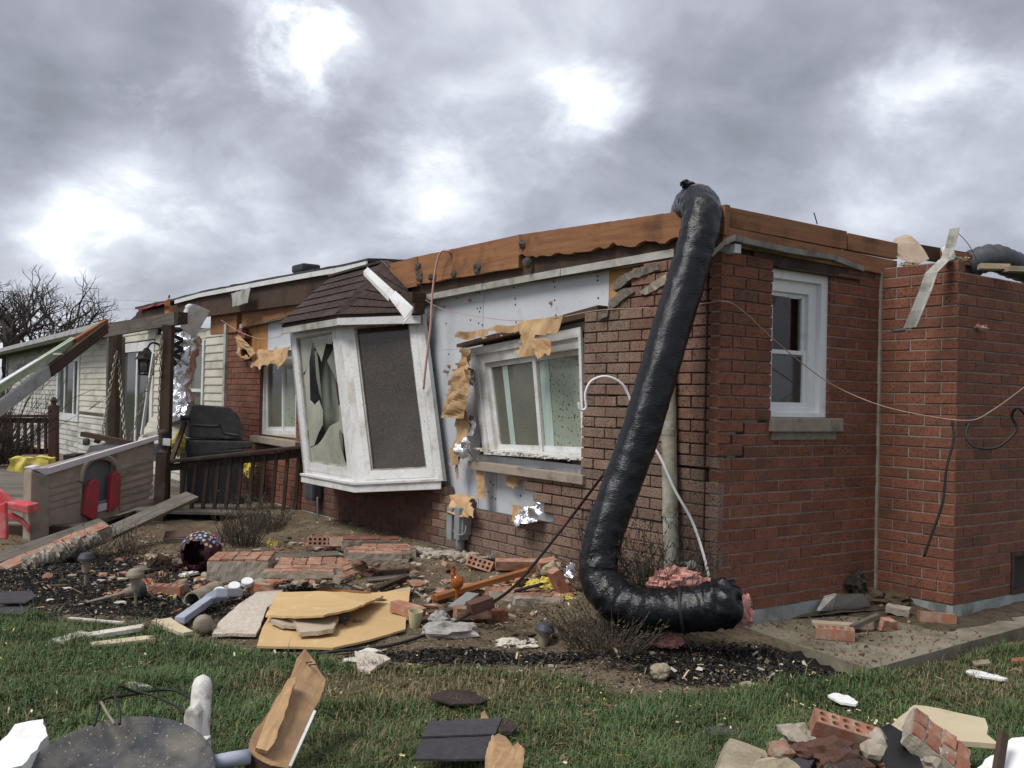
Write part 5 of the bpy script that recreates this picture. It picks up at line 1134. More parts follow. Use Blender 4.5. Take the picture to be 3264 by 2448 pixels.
shrub('dead_shrub', G(850, 1690), .35, .34, 120, 'low mossy dry clump right of the lavender', 'shrub', 74, 'twig', .9, 4, .0035)
shrub('dead_shrub', G(415, 1775), .22, .36, 60, 'spiky dry plant left of the crumpled paper', 'shrub', 75, 'twig', .9, 1, .003)
shrub('dead_shrub', G(285, 1790), .20, .30, 60, 'dark wiry plant in front of the tilted brick slab', 'shrub', 76, 'twig_dark', .9, 1, .003)
shrub('dead_shrub', G(520, 1870), .2, .22, 50, 'dry twig tuft below the mosaic ball', 'shrub', 77, 'twig', 1., 1, .003)
shrub('dead_shrub', DP(-15, 1440, 17.5)+V((0,0,-.2)), .6, 1.7, 110, 'dark leafless bush at the left edge behind the far railing', 'shrub', 78, 'bark', .8, 1, .012)
m = M().prism([DP(-60,1130,24), DP(30,1130,24), DP(30,1440,24), DP(-60,1440,24)], cF*.3) if False else None

# utility poles' wires against the sky
for nm, ya, yb in (('upper', 940, 985), ('lower', 968, 1000)):
    ob('power_line', M().tube([DP(-60, ya-8, 70), DP(150, ya+6, 70), DP(500, ya+22, 70), DP(960, yb, 70)], .015, 4), MT['gutter'], label='thin power line far behind the house, the %s one' % nm, cat='power line')

# ------------------------------------------------------------------ debris: bricks
def holed_mesh(mt, L=.2435, D=.092, H=.0715, rows=2, cols=5, r=.0135):
    m = M(); cw, ch = (L-.02)/cols, (D-.014)/rows
    v = m.v
    def ring(cx, cy, z, rad, n=8): return [V((cx+rad*math.cos(2*math.pi*j/n+.3927), cy+rad*math.sin(2*math.pi*j/n+.3927), z)) for j in range(n)]
    for i in range(cols):
        for j in range(rows):
            cx, cy = -L/2+.01+cw*(i+.5), -D/2+.007+ch*(j+.5); x0, x1, y0, y1 = cx-cw/2, cx+cw/2, cy-ch/2, cy+ch/2
            sq = [V((x1,cy+ch*.25,H/2)),V((cx+cw*.25,y1,H/2)),V((cx-cw*.25,y1,H/2)),V((x0,cy+ch*.25,H/2)),V((x0,cy-ch*.25,H/2)),V((cx-cw*.25,y0,H/2)),V((cx+cw*.25,y0,H/2)),V((x1,cy-ch*.25,H/2))]
            R1, R2 = ring(cx, cy, H/2, r), ring(cx, cy, -H/2+.02, r*.95); b = len(v)
            v += sq+R1+R2+[V((x1,y1,H/2)),V((x0,y1,H/2)),V((x0,y0,H/2)),V((x1,y0,H/2))]
            for k in range(8):
                k2 = (k+1) % 8; m.f.append([b+k, b+k2, b+8+k2, b+8+k]); m.f.append([b+8+k, b+8+k2, b+16+k2, b+16+k])
            m.f.append([b+16+k for k in range(8)]); m.f += [[b, b+24, b+1], [b+2, b+25, b+3], [b+4, b+26, b+5], [b+6, b+27, b+7]]
    # rim and sides
    a, c = L/2, D/2; xa, ya = a-.01, c-.007; z0, z1 = -H/2, H/2; b = len(v)
    v += [V((-a,-c,z0)),V((a,-c,z0)),V((a,c,z0)),V((-a,c,z0)),V((-a,-c,z1)),V((a,-c,z1)),V((a,c,z1)),V((-a,c,z1)),V((-xa,-ya,z1)),V((xa,-ya,z1)),V((xa,ya,z1)),V((-xa,ya,z1))]
    m.f += [[b+3,b+2,b+1,b]]+[[b+i, b+(i+1) % 4, b+4+(i+1) % 4, b+4+i] for i in range(4)]+[[b+4+i, b+4+(i+1) % 4, b+8+(i+1) % 4, b+8+i] for i in range(4)]
    me = mesh('brick', m.v, m.f); me.materials.append(mt); return me
HB = holed_mesh(MT['brick_loose']); HBR = holed_mesh(MT['brick_red'])
def plain_mesh(L, D, H, mt, amp=.004, seed=0, cuts=3):
    bm = bmesh.new(); bmesh.ops.create_cube(bm, size=1)
    bmesh.ops.subdivide_edges(bm, edges=bm.edges, cuts=cuts, use_grid_fill=True)
    for v in bm.verts:
        p = V((v.co.x*L, v.co.y*D, v.co.z*H)); k = V((noise.noise(p*22+V((seed,0,0))), noise.noise(p*22+V((0,seed,5))), noise.noise(p*22+V((3,0,seed))))); v.co = p+k*amp
    me = bpy.data.meshes.new('brick'); bm.to_mesh(me); bm.free(); me.materials.append(mt); return me
GB = 'loose bricks and brick pieces scattered by the house'
def S(x, y, dz=0.): return GPz(x, y, -.095+dz)
def lbrick(px, py, r, label, me=None, dz=0., d=None, s=1., cat='brick', group=GB, name='loose_brick', L=.2435, D=.092, Hh=.0715, mt='brick_loose', seed=0, amp=.004, slab_=False):
    me = me or plain_mesh(L, D, Hh, MT[mt], amp, seed)
    p = DP(px, py, d) if d else (S(px, py, dz-.07) if slab_ else G(px, py, dz))+UP*(Hh/2)
    return inst(name, me, Matrix.Translation(p) @ rot(*r) @ Matrix.Scale(s, 4), label=label, cat=cat, group=group)
# on the slab, right
lbrick(2660, 2035, (3,0,-14), 'red cored brick alone on the path slab, nearest its corner', HB, .07, slab_=True)
lbrick(2985, 1985, (-6,2,-10), 'cored brick on the slab beside the end wall', HB, .07, slab_=True)
lbrick(2820, 2005, (10,8,30), 'broken half brick in the middle of the slab', None, .07, L=.15, seed=3, amp=.012, slab_=True)
lbrick(2862, 1955, (5,6,-30), 'flat brown half brick leaning behind the broken brick', None, .10, L=.16, Hh=.05, mt='mortar_lump', seed=4, amp=.008, slab_=True)
lbrick(2812, 1945, (0,40,20), 'orange brick bit between the metal tray and the slab bricks', None, .07, L=.09, D=.06, Hh=.05, seed=5, amp=.01, slab_=True)
m = M().prism([S(2630+x, 1935+y, .08) for x, y in [(-12,20),(30,-60),(125,-66),(165,10),(155,18),(20,24)]][::1], UP*.012); 
ta, tb, tc, td = S(2657,1950,.0), S(2786,1945,.0), DP(2753,1892,7.12), DP(2670,1892,7.1)
m = M().prism([ta, tb, tc, td], nR*-.06-UP*.03); m.prism([ta, td, DP(2640,1902,7.15), DP(2612,1948,7.0)], nR*-.03); ob('metal_tray', m, MT['vinyl_grey'], label='bent white metal tray lying against the side wall', cat='metal tray', bev=.006)
m = M().lump(Rw(1.62,-.02,.10), (.14,.12,.07), 8, .5); m.lump(Rw(1.75,-.03,.2), (.12,.14,.06), 9, .5); ob('soil_heap', m, MT['soilbit'], label='small soil heap in the inner corner of the walls', cat='soil heap', smooth=False)
m = M().lump(Rw(1.5,.09,.06), (.07,.06,.09), 4, .7); ob('burrow_tuft', m, MT['twig_dark'], label='dark clod against the brick at the inner corner', cat='clod')
board('path_scrap', S(2590,1985,.03), S(2745,1995,.03), .10, .02, UP, MT['tile_beige'], ends=.03, label='flat tan board scrap on the slab below the metal tray', cat='board')
board('path_scrap', S(2715,2000,.03), S(2800,1962,.10), .04, .03, UP, MT['wood_grey'], ends=.02, label='grey splintered stick between the slab bricks', cat='stick')
# chunk of fallen veneer: rows of bricks with mortar, children
def chunk(name, o, X, Y, cols, rows, label, L=.2435, W_=.0715, T_=.09, mt='brick_loose', gap=.0105, stag=True, cat='brick chunk', skip=(), wobble=.004, seed=0, mort='mortar_lump'):
    """a piece of fallen wall: bricks L long along X, W_ wide along Y, thick along Z"""
    random.seed(seed); X = V(X).normalized(); Y = V(Y); Y = (Y-X*Y.dot(X)).normalized(); Z = X.cross(Y); Z = -Z if Z.z < 0 and abs(Z.z) > .3 else Z
    C_ = empty(name, o, label, cat, 'fallen chunks of brick wall'); mo = M()
    for r in range(rows):
        o_ = (L+gap)/2*(r % 2) if stag else 0
        for c in range(cols):
            if (c, r) in skip: continue
            p = V(o)+X*((c-(cols-1)/2)*(L+gap)+o_)+Y*((r-(rows-1)/2)*(W_+gap))+Z*(T_/2+rnd(-wobble, wobble))
            Fm = Matrix((X, Y, Z)).transposed().to_4x4(); Fm.translation = p; Fm = Fm @ rot(rnd(-2,2), rnd(-2,2), rnd(-2,2))
            inst('brick', plain_mesh(L, W_, T_, MT[mt], .006, seed*9+c+r*5, 2), Fm, C_)
            mo.box(V(o)+X*((c-(cols-1)/2)*(L+gap)+o_)+Y*((r-(rows-1)/2)*(W_+gap))+Z*(T_*.47), (X, Y, Z), (L+gap*1.2, W_+gap*1.2, T_*.84))
    bm = bmesh.new(); me = mesh('t', mo.v, mo.f); bm.from_mesh(me); bmesh.ops.subdivide_edges(bm, edges=bm.edges, cuts=3, use_grid_fill=True)
    m2 = M(); m2.add([v.co+V((noise.noise(v.co*25), noise.noise(v.co*25+V((9,0,0))), noise.noise(v.co*25+V((0,9,0)))))*.007 for v in bm.verts], [[v.index for v in f.verts] for f in bm.faces]); bm.free()
    ob('mortar', m2, MT[mort], C_, kind='stuff'); return C_
gx_ = V((1,0,0))
chunk('brick_chunk', G(770,1842,.0), (1,.10,0), (.1,1,0), 5, 2, 'row of brick ends standing in line, left part of the long fallen chunk', .085, .19, .185, seed=1, stag=False)
chunk('brick_chunk', G(955,1838,.0), (1,.14,0), (-.14,1,0), 5, 2, 'middle of the long fallen chunk, white mortar line along its face', .11, .17, .135, seed=2, stag=False, mt='brick_loose')
chunk('brick_chunk', G(955,1832,.145), (1,.14,0), (-.14,1,0), 4, 2, 'thin top layer of bricks on the long fallen chunk', .12, .15, .05, seed=3)
board('mortar_seam', G(900,1822,.135)-V((0,.16,0)), G(1052,1810,.135)-V((0,.16,0)), .05, .018, UP, MT['plaster'], label='white mortar line along the front of the fallen chunk', cat='mortar strip', ends=.015)
chunk('brick_chunk', G(1092,1838,.01), (.55,.9,.1), (-.9,.55,.35), 2, 3, 'brick chunk tipped on its side at the right end of the row', .16, .065, .08, seed=4)
chunk('brick_chunk', G(1200,1795,.0), (1,.12,0), (-.12,1,0), 4, 3, 'blocky brick chunk with grey mortar nearer the wall', .13, .11, .15, seed=5, skip=((0,2),))
chunk('brick_chunk', G(1195,1780,.16), (1,.12,0), (-.12,1,0), 3, 2, 'upper layer of the blocky brick chunk under the bay', .14, .12, .07, seed=6)
chunk('brick_chunk', G(1180,1752,.02), (1,.2,0), (-.2,1,.2), 3, 1, 'rear row of broken bricks behind the blocky chunk', .17, .09, .12, seed=7, mt='brick_red')
lbrick(1020, 1738, (78,0,6), 'cored brick on edge showing its ten holes near the lavender', HB, .06)
lbrick(1090, 1740, (70,0,10), 'mortar stained brick beside the cored brick on edge', None, .06, seed=11)
bs = chunk('brick_slab', DP(185,1782,8.6), DP(300,1705,8.9)-DP(60,1805,8.3), V((-.25,.9,.30)), 4, 1, 'long slab of brickwork tilted up at the left of the bed', .2435, .13, .15, seed=8)
m = M()
for i in range(26):
    u = (i+.5)/26; c_ = DP(62,1812,8.22).lerp(DP(312,1716,8.82), u); m.lump(c_+V((0,0,rnd(-.01,.05))), (rnd(.04,.07), .022, rnd(.04,.07)), i+300, .6, 2, 2)
ob('mortar_crust', m, MT['mortar_lump'], bs, kind='stuff')
chunk('brick_slab', G(620,1730,.0), (1,.05,.02), (0,.8,.5), 2, 1, 'low brick panel half buried behind the mosaic ball', .28, .10, .12, seed=9, mt='brick_dark')
lbrick(530, 1895, (2,0,-4), 'cored brick with eight square holes beside the beige cup', holed_mesh(MT['brick_loose'], rows=2, cols=4, r=.016), 0)
lbrick(840, 1890, (0,3,-8), 'half brick with pale mortar end below the standing brick row', None, 0, L=.20, seed=12, amp=.008)
lbrick(1300, 1960, (0,6,-32), 'brick with orange end lying on the tan wallboard', None, .03, seed=13)
# heap between board and duct
lbrick(1560, 1975, (0,4,14), 'long brown brick at the bottom of the small stack', HBR, .0)
lbrick(1505, 1968, (4,2,20), 'second brown brick with mortar top in the small stack', None, .03, seed=15, amp=.006)
lbrick(1530, 1945, (4,-14,24), 'pale topped brick lying across the small brown stack', None, .12, L=.16, mt='brick_dark', seed=16)
chunk('brick_chunk', G(1690,1915,.02), (1,-.35,0), (.35,1,0), 6, 2, 'ribbed orange brick panel behind the small brown stack', .085, .10, .07, seed=17)
lbrick(1600, 1905, (4,2,-18), 'pale cored brick lying flat behind the ribbed panel', HB, .03)
lbrick(1532, 1813, (62,10,-28), 'orange brick on edge with deep grooves near the wall', HB, .05)
lbrick(1782, 1878, (0,62,30), 'orange brick standing on end next to the yellow insulation', None, .04, seed=19)
lbrick(1660, 1812, (10,0,4), 'row of reddish bricks close to the wall foot', None, .03, L=.42, seed=20)
lbrick(1745, 1812, (10,-12,12), 'reddish brick end poking up behind the long plank', None, .08, L=.14, seed=21)
lbrick(1440, 1818, (0,30,20), 'brown triangular tile-like brick piece near the conduit', None, .02, L=.16, D=.14, Hh=.04, seed=22, mt='brick_loose')
lbrick(1680, 1935, (0,0,12), 'muddy brick below the ribbed panel', None, .0, L=.2, mt='mortar_lump', seed=23, amp=.012)
def stone(px, py, r, label, mt, seed, dz=0., amp=.45, cat='stone', name='stone', fr_=1.4):
    c = G(px, py, dz)+UP*r[2]*.7; m = M().lump(c, r, seed, amp, fr_, 3); return ob(name, m, MT[mt], label=label, cat=cat)
stone(1430, 2028, (.17,.10,.055), 'grey broken concrete lump below the small brick stack', 'stone', 3)
stone(1405, 1995, (.07,.06,.06), 'smaller concrete lump behind the grey broken one', 'stone', 4)
stone(1758, 1842, (.085,.08,.075), 'angular grey stone under the long plank end', 'rock_tan', 5, .03)
stone(2105, 2160, (.055,.05,.05), 'round tan foam ball on the black mulch', 'rock_tan', 6, amp=.25)
stone(2385, 2192, (.045,.03,.022), 'pale pebble at the edge of the mulch, by the grass', 'rock_tan', 7, amp=.3)
m = M()
for i in range(16): m.lump(G(1655+rnd(-60,60), 2050+rnd(-14,14), .015), (rnd(.02,.05), rnd(.015,.03), rnd(.008,.02)), i+60, .7, 2, 2)
ob('plaster_crumbs', m, MT['plaster'], label='heap of white plaster crumbs left of the single garden light', cat='plaster heap')
wool('yellow_insulation', G(1720,1868,.06), (.13,.09,.07), 'ins_yellow', 'bright yellow insulation under the long orange plank', 'insulation', 53)
wool('yellow_insulation', G(1800,1905,.02), (.06,.05,.03), 'ins_yellow', 'small yellow insulation crumb by the standing brick', 'insulation', 54, 4)
wool('yellow_insulation', G(1135,1835,.03), (.06,.05,.04), 'ins_yellow', 'yellow insulation tuft in front of the tipped chunk', 'insulation', 55, 4)
wool('yellow_insulation', G(868,1735,.02), (.05,.05,.05), 'ins_yellow', 'pale yellow tuft in front of the deck steps', 'insulation', 56, 4)
# timber in the bed
board('long_plank', G(1385,1905,.05), G(1690,1818,.16), .075, .038, UP, MT['wood_orange'], ends=.04, label='long orange plank lying across the bricks toward the wall', cat='plank')
board('short_plank', G(1375,1912,.02), G(1470,1885,.05), .12, .04, UP, MT['wood_orange'], ends=.03, label='short reddish plank at the lower end of the long one', cat='plank')
board('short_plank', G(1330,1990,.02), G(1450,1945,.03), .06, .05, UP, MT['wood_dark'], ends=.03, label='dark wooden stick behind the yellow plastic cup', cat='plank')
board('vent_piece', G(1448,1940,.05), G(1508,1895,.09), .10, .03, UP, MT['galv'], label='ribbed pale blue vent piece leaning on the small brick stack', cat='vent piece')
board('black_strip', G(1640,1885,.10), G(1725,1862,.15), .05, .012, UP, MT['cable'], ends=.02, label='black plastic strip over the yellow insulation', cat='strip')
board('garden_edging', G(670,1790,.03), G(1080,1765,.04), .10, .02, V((0,-.3,1)), MT['wood_grey'], label='long grey board behind the row of brick ends', cat='board')
board('grey_plank', DP(-30,1790,8.2), DP(330,1665,9.1), .14, .03, V((0,-.7,1)), MT['wood_grey'], label='grey plank running under the tilted brick slab', cat='plank')
board('grey_plank', DP(300,1722,9.0), DP(612,1580,10.6), .16, .04, V((0,-1,.5)), MT['wood_grey'], label='long grey plank sloping up to the railing', cat='plank')
board('grey_plank', G(440,1815,.04), G(640,1780,.06), .12, .02, V((0,-.4,1)), MT['wood_grey'], label='grey board end beside the mosaic ball', cat='plank')
board('wood_splinter', G(1195,1880,.03), G(1290,1840,.05), .06, .03, UP, MT['wood_dark'], ends=.04, label='brown splintered wood above the tan wallboard', cat='splinter')
board('wood_splinter', G(1020,1880,.03), G(1180,1895,.03), .05, .03, UP, MT['wood_orange'], ends=.04, label='reddish wood strip behind the tan wallboard', cat='splinter')
board('flat_scrap', G(1170,1848,.02), G(1330,1832,.02), .16, .012, UP, MT['wood_grey'], ends=.03, label='flat grey shingle board in front of the blocky chunk', cat='scrap')
m = M()
for i in range(110):
    u = rnd(0, 1); p_ = G(1235+300*u+rnd(-20,20), 1750+42*u+rnd(-9,10), .0); m.lump(p_+UP*rnd(0,.03), (rnd(.02,.07), rnd(.02,.05), rnd(.012,.035)), i+500, .7, 2, 1)
ob('mortar_bank', m, MT['mortar_lump'], label='long bank of fallen mortar crumbs at the wall foot', cat='mortar bank')
# wallboard group
def slab(name, px, dz, th, mt, label, cat, amp=.008, seg=.05, parent=None, dzs=None):
    P = [G(x, y, (dzs[i] if dzs else dz)) for i, (x, y) in enumerate(px)]; m = M().prism(jag(P, amp, seg) if amp else P, UP*th); return ob(name, m, MT[mt], parent, label=label, cat=cat)
slab('wallboard', [(818,2066),(835,2010),(872,1945),(960,1900),(1100,1902),(1230,1892),(1308,1876),(1300,1940),(1292,2012),(1180,2045),(1060,2072),(940,2068)], .025, .014, 'board_tan', 'large tan wallboard lying flat at the edge of the lawn', 'wallboard', .003, .08)
slab('stucco_board', [(676,2030),(700,1990),(760,1935),(820,1895),(905,1884),(880,1925),(850,1945),(832,2000),(815,2030),(740,2028)], .02, .02, 'stucco', 'rough textured white ceiling board left of the tan wallboard', 'ceiling board', .006)
b_ = [G(846,1968,.07), G(885,1893,.08), G(1010,1890,.09), G(1110,1894,.08), G(1222,1905,.08), G(1130,1945,.13), G(1030,1968,.15), G(940,1972,.12)]
m = M().prism(jag(b_, .006, .04), UP*.014); ob('wallboard', m, MT['board_tan'], label='torn tan wallboard sheet curling over the larger one', cat='wallboard')
slab('tile_piece', [(915,1968),(1000,1958),(1082,1965),(1062,2018),(1012,2026),(955,2030),(940,1998)], .06, .028, 'tile_beige', 'broken beige tile piece on the tan wallboard', 'tile', .006, .03)
slab('tile_piece', [(862,1988),(880,1970),(930,1978),(945,2005),(900,2004)], .05, .022, 'tile_beige', 'smaller broken tile tucked under the beige piece', 'tile', .006, .03)
m = M().lathe(G(1090,1972,.05), V((.1,-.3,1)), [(.001,0),(.048,0),(.05,.05),(.042,.056),(.036,.056),(.001,.058)], 16); ob('tin_can', m, MT['slate'], label='small dark tin on the wallboard behind the beige tile', cat='tin')
m = M().lathe(G(1322,2003,.0), V((.04,-.1,1)), [(.001,0),(.034,0),(.05,.12),(.046,.12),(.031,.008),(.001,.008)], 18); ob('plastic_cup', m, MT['cup'], label='pale yellow plastic cup standing at the wallboard edge', cat='cup', smooth=False)
BT = empty('bird_bottle', G(1456,1915,.02), 'amber bird-shaped glass figure standing by the short plank', 'figurine')
c = G(1456,1915,.02); m = M().lump(c+UP*.14, (.045,.035,.055), 2, .15, 1.2); ob('body', m, MT['amber'], BT, smooth=True)
ob('neck', M().tube(spline([c+UP*.16+V((-.02,0,0)), c+UP*.20+V((-.035,0,0)), c+UP*.235+V((-.03,0,0)), c+UP*.26+V((-.04,-.01,0))], 5), [.02]*6+[.016]*5+[.012]*5, 8), MT['amber'], BT, smooth=True); ob('stem', M().tube([c, c+UP*.10], [.016,.012], 8), MT['amber'], BT)
# garden lights
def solar(name, p, ax, label, cap='lamp_cap', sz=1., stake=.16):
    S = empty(name, p, label, 'garden light', 'solar garden lights in the bed'); ax = V(ax).normalized(); b0 = V(p)
    ob('stake', M().tube([b0-ax*.02, b0+ax*stake], [.008, .014], 8), MT['lamp_capt'], S)
    m = M().lathe(b0+ax*stake, ax, [(.001,0),(.036*sz,0),(.050*sz,.10),(.047*sz,.10),(.001,.098)], 18); ob('lamp_body', m, MT['lamp_cream'], S, smooth=False)
    m = M().lathe(b0+ax*(stake+.095), ax, [(.05*sz,-.005),(.082*sz,0),(.080*sz,.018),(.055*sz,.05),(.035*sz,.056),(.001,.058)], 22); ob('cap', m, MT[cap], S)
solar('garden_light', G(1728,2062,.0)-UP*.04, (.10,-.05,1), 'single garden light with dark cap, left of the duct', sz=.78, stake=.045)
solar('garden_light', G(272,1868), (.03,-.05,1), 'dark capped garden light standing in the black mulch', sz=.78, stake=.11)
solar('garden_light', G(433,1932), (-.03,-.05,1), 'tan capped garden light on a bare stake, front one', 'lamp_capt', .76, .12)
solar('garden_light', G(285,1918,.03), V((1.0,.55,.22)), 'toppled garden light lying with its stake toward the lawn', 'lamp_cap', .85, .24)
solar('garden_light', G(640,1985,.05), V((.45,-.95,.12)), 'toppled garden light showing its flat round face beside the gutter pipe', 'lamp_capt', .80, .02)
# gutter elbow, caps, pipe, pots
GE = empty('gutter_elbow', G(640,1960,.05), 'grey-blue gutter downspout with an elbow lying on the bed', 'downspout')
g0, g1, g2, g3 = G(570,1990,.03), G(665,1922,.06), G(705,1903,.09), G(742,1890,.07)
ob('straight', (lambda: M().prism([g0+cR*-.03, g0+cR*.04, g0+cR*.04+UP*.05, g0-cR*.03+UP*.05], g1-g0))(), MT['pvc_grey'], GE, bev=.008)
ob('elbow', M().prism([g1+cR*-.035-UP*.01, g1+cR*.045-UP*.01, g1+cR*.045+UP*.055, g1-cR*.035+UP*.055], g2-g1+UP*.01), MT['pvc_grey'], GE, bev=.008)
ob('outlet', M().prism([g2+cR*-.035, g2+cR*.045, g2+cR*.045+UP*.06, g2-cR*.035+UP*.06], g3-g2-UP*.03+cR*.03), MT['pvc_grey'], GE, bev=.008)
for i, (x, y) in enumerate([(700,1893),(747,1876),(788,1862)]):
    CP = empty('bottle_lid', G(x, y, .04), ['white plastic cap lying on the gutter elbow, nearest','white plastic cap on a short stem, middle one','white plastic cap on a short stem, nearest the bricks'][i], 'plastic cap', 'white plastic caps')
    c = G(x, y, .07); ob('cap', M().lathe(c, V((.15,-.45,1)), [(.001,.035),(.042,.035),(.046,.028),(.046,0),(.001,0)], 22), MT['white_paint'], CP)
    ob('stem', M().tube([c, c+V((.03,.03,-.07))], .017, 10), MT['pvc_grey'], CP)
m = M(); a, b = G(612,1915,.035), G(690,1880,.045); t = (b-a).normalized(); m.lathe(a, t, [(.052,0),(.064,0),(.066,(b-a).length),(.054,(b-a).length),(.052,0)], 24); ob('clay_pipe', m, MT['lamp_cream'], label='short beige pipe lying open toward the lawn', cat='pipe', smooth=False)
m = M().lathe(G(584,1888), V((0,-.1,1)), [(.001,.10),(.03,.098),(.042,.06),(.05,0),(.001,0)], 16); ob('beige_pot', m, MT['lamp_cream'], label='upturned beige plastic pot beside the cored brick', cat='pot')
m = M().lathe(G(470,1864), V((.1,-.3,1)), [(.001,.0),(.05,.0),(.075,.02),(.07,.02),(.001,.008)], 18); ob('clay_saucer', m, MT['terra'], label='terracotta saucer lying behind the tan garden light', cat='saucer')
# mosaic gazing ball: broken open at the front
GZ = empty('mosaic_ball', G(640,1822), 'dark red gazing ball with a mosaic crown, broken open', 'garden ball')
c = G(640,1822)+UP*.17; bm = bmesh.new(); bmesh.ops.create_uvsphere(bm, u_segments=28, v_segments=18, radius=.175)
hd = V((-.15,-1,.05)).normalized()
m = M(); vs = [v.co.copy() for v in bm.verts]; fs = [[v.index for v in f.verts] for f in bm.faces if f.calc_center_median().normalized().angle(hd) > .62+.12*noise.noise(f.calc_center_median()*20)]
m.add([c+v for v in vs], fs); m.add([c+v*.95 for v in vs], [q[::-1] for q in fs]); bm.free(); ob('shell', m, MT['mosaic'], GZ, smooth=True)
cols_ = [(.30,.45,.55),(.50,.18,.35),(.25,.30,.55),(.55,.50,.35),(.35,.55,.42),(.30,.16,.40),(.55,.30,.16),(.6,.6,.62)]
tm = [mat('mosaic_tile', q, None, 8, .2, .05, spec=.6, var=.12) for q in cols_]
random.seed(5); tl = []
for k in range(900):
    u = rnd(.38, 1); a = rnd(0, 2*math.pi); r = math.sqrt(1-u*u); d = V((r*math.cos(a), r*math.sin(a), u))
    if d.angle(hd) < .78 or any((d-e).length < .185 for e in tl): continue
    tl.append(d)
for i, d in enumerate(tl):
    b1 = d.orthogonal().normalized(); b2 = d.cross(b1); w = rnd(.013,.0165); ph_ = rnd(0,1); pts = [c+d*.174+(b1*math.cos(j*math.pi/3+ph_)+b2*math.sin(j*math.pi/3+ph_))*w*rnd(.8,1.15) for j in range(6)]
    ob('tile', M().prism(pts, d*.004), tm[i % 8], GZ)
m = M().lump(G(655,1712,.05), (.05,.04,.02), 3, .5); ob('pink_scrap', m, MT['hose_pink'], label='pink plastic scrap behind the mosaic ball', cat='scrap')
m = M().sheet([G(470,1775,.16), G(548,1768,.15), G(560,1795,.02), G(465,1800,.02)], 22, 18, .003, lambda u, v: V((noise.noise(V((u*5,v*5,1))), -abs(noise.noise(V((u*6,v*6,3))))*1.6, noise.noise(V((u*5,v*5,7)))))*.075); ob('crumpled_paper', m, MT['paper_tan'], label='crumpled tan paper bag left of the mosaic ball', cat='paper')
board('pale_scrap', G(578,1835,.02), G(622,1825,.03), .07, .02, UP, MT['foam_white'], ends=.02, label='white plaster scrap under the mosaic ball', cat='scrap')
slab('shingle_flap', [(-10,1945),(110,1900),(118,1915),(70,1962),(-10,1960)], .03, .008, 'shingle_black', 'grey roof shingle at the left edge above the lawn', 'shingle', .004)
slab('shingle_flap', [(-10,1890),(100,1885),(112,1905),(80,1925),(-10,1925)], .06, .008, 'shingle_black', 'upper grey shingle lying behind the left edge one', 'shingle', .004)
# trim boards on the lawn edge
board('trim_board', G(182,2046,.03), G(275,2018,.04), .11, .02, UP, MT['plaster'], ends=.02, label='cracked cream trim board on the grass, left end', cat='trim board')
board('trim_board', G(278,2028,.03), G(455,2000,.05), .10, .025, UP, MT['plaster'], ends=.02, label='moulded cream trim board, middle of the three', cat='trim board')
board('trim_board', G(285,2058,.02), G(478,2035,.03), .10, .02, UP, MT['board_cream'], ends=.03, label='cream trim board half sunk in the grass, front one', cat='trim board')
board('thin_lath', G(220,1970,.03), G(395,1985,.03), .03, .012, UP, MT['plaster'], label='thin white lath lying along the mulch edge', cat='lath')
slab('siding_scrap', [(482,1988),(545,1978),(560,1990),(615,2022),(585,2028),(540,2015)], .03, .022, 'board_cream', 'flat cream stone slab near the gutter pipe', 'slab', .006)
for i, (x, y, s_) in enumerate([(385,1920,.03),(160,1912,.02),(262,1925,.015),(320,1850,.02),(350,1700,.02),(215,1875,.02),(1175,2075,.05),(1160,2110,.07),(455,2045,.02),(540,2050,.02)]):
    m = M().lump(G(x, y, .01), (s_*1.6, s_, s_*.4), i+80, .7, 2, 2); ob('plaster_scrap', m, MT['plaster'], label=['pale chip on the soil below the tan garden light','white chip on the black mulch at far left','tiny white chip by the toppled light','white chip between mulch and planks','white flake under the tilted brick slab','white flake in the black mulch','rough plaster lump at the wallboard front corner','textured plaster piece in the grass behind the leaning board','cream crumb in front of the flat slab','cream crumb between slab and ceiling board'][i], cat='plaster scrap')
slab('stucco_board', [(1130,2085),(1225,2098),(1245,2110),(1180,2150),(1140,2140)], .015, .02, 'stucco', 'small textured board piece behind the leaning broken plank', 'ceiling board', .01)

# ------------------------------------------------------------------ foreground
# round dish
c = DP(352, 2520, 3.55); ax_ = (V((0,-.42,1))).normalized()
m = M().lathe(c, ax_, [(.001,-.035),(.16,-.03),(.28,-.012),(.355,.012),(.368,.022),(.374,.018),(.372,.006),(.28,-.026),(.16,-.042),(.001,-.046)], 72); ob('metal_dish', m, MT['slate'], label='large round dark metal dish dusted with grit in the front corner', cat='dish', smooth=True)
for i in range(0): pass
m = M(); P = [DP(48,2308,3.95), DP(138,2292,4.0), DP(152,2345,3.85), DP(70,2440,3.5), DP(-40,2470,3.5), DP(-20,2392,3.75)]; m.prism(jag(P, .006, .04), V((0,.02,-.045))); ob('foam_board', m, MT['foam_white'], label='broken white foam board behind the round dish', cat='foam board')
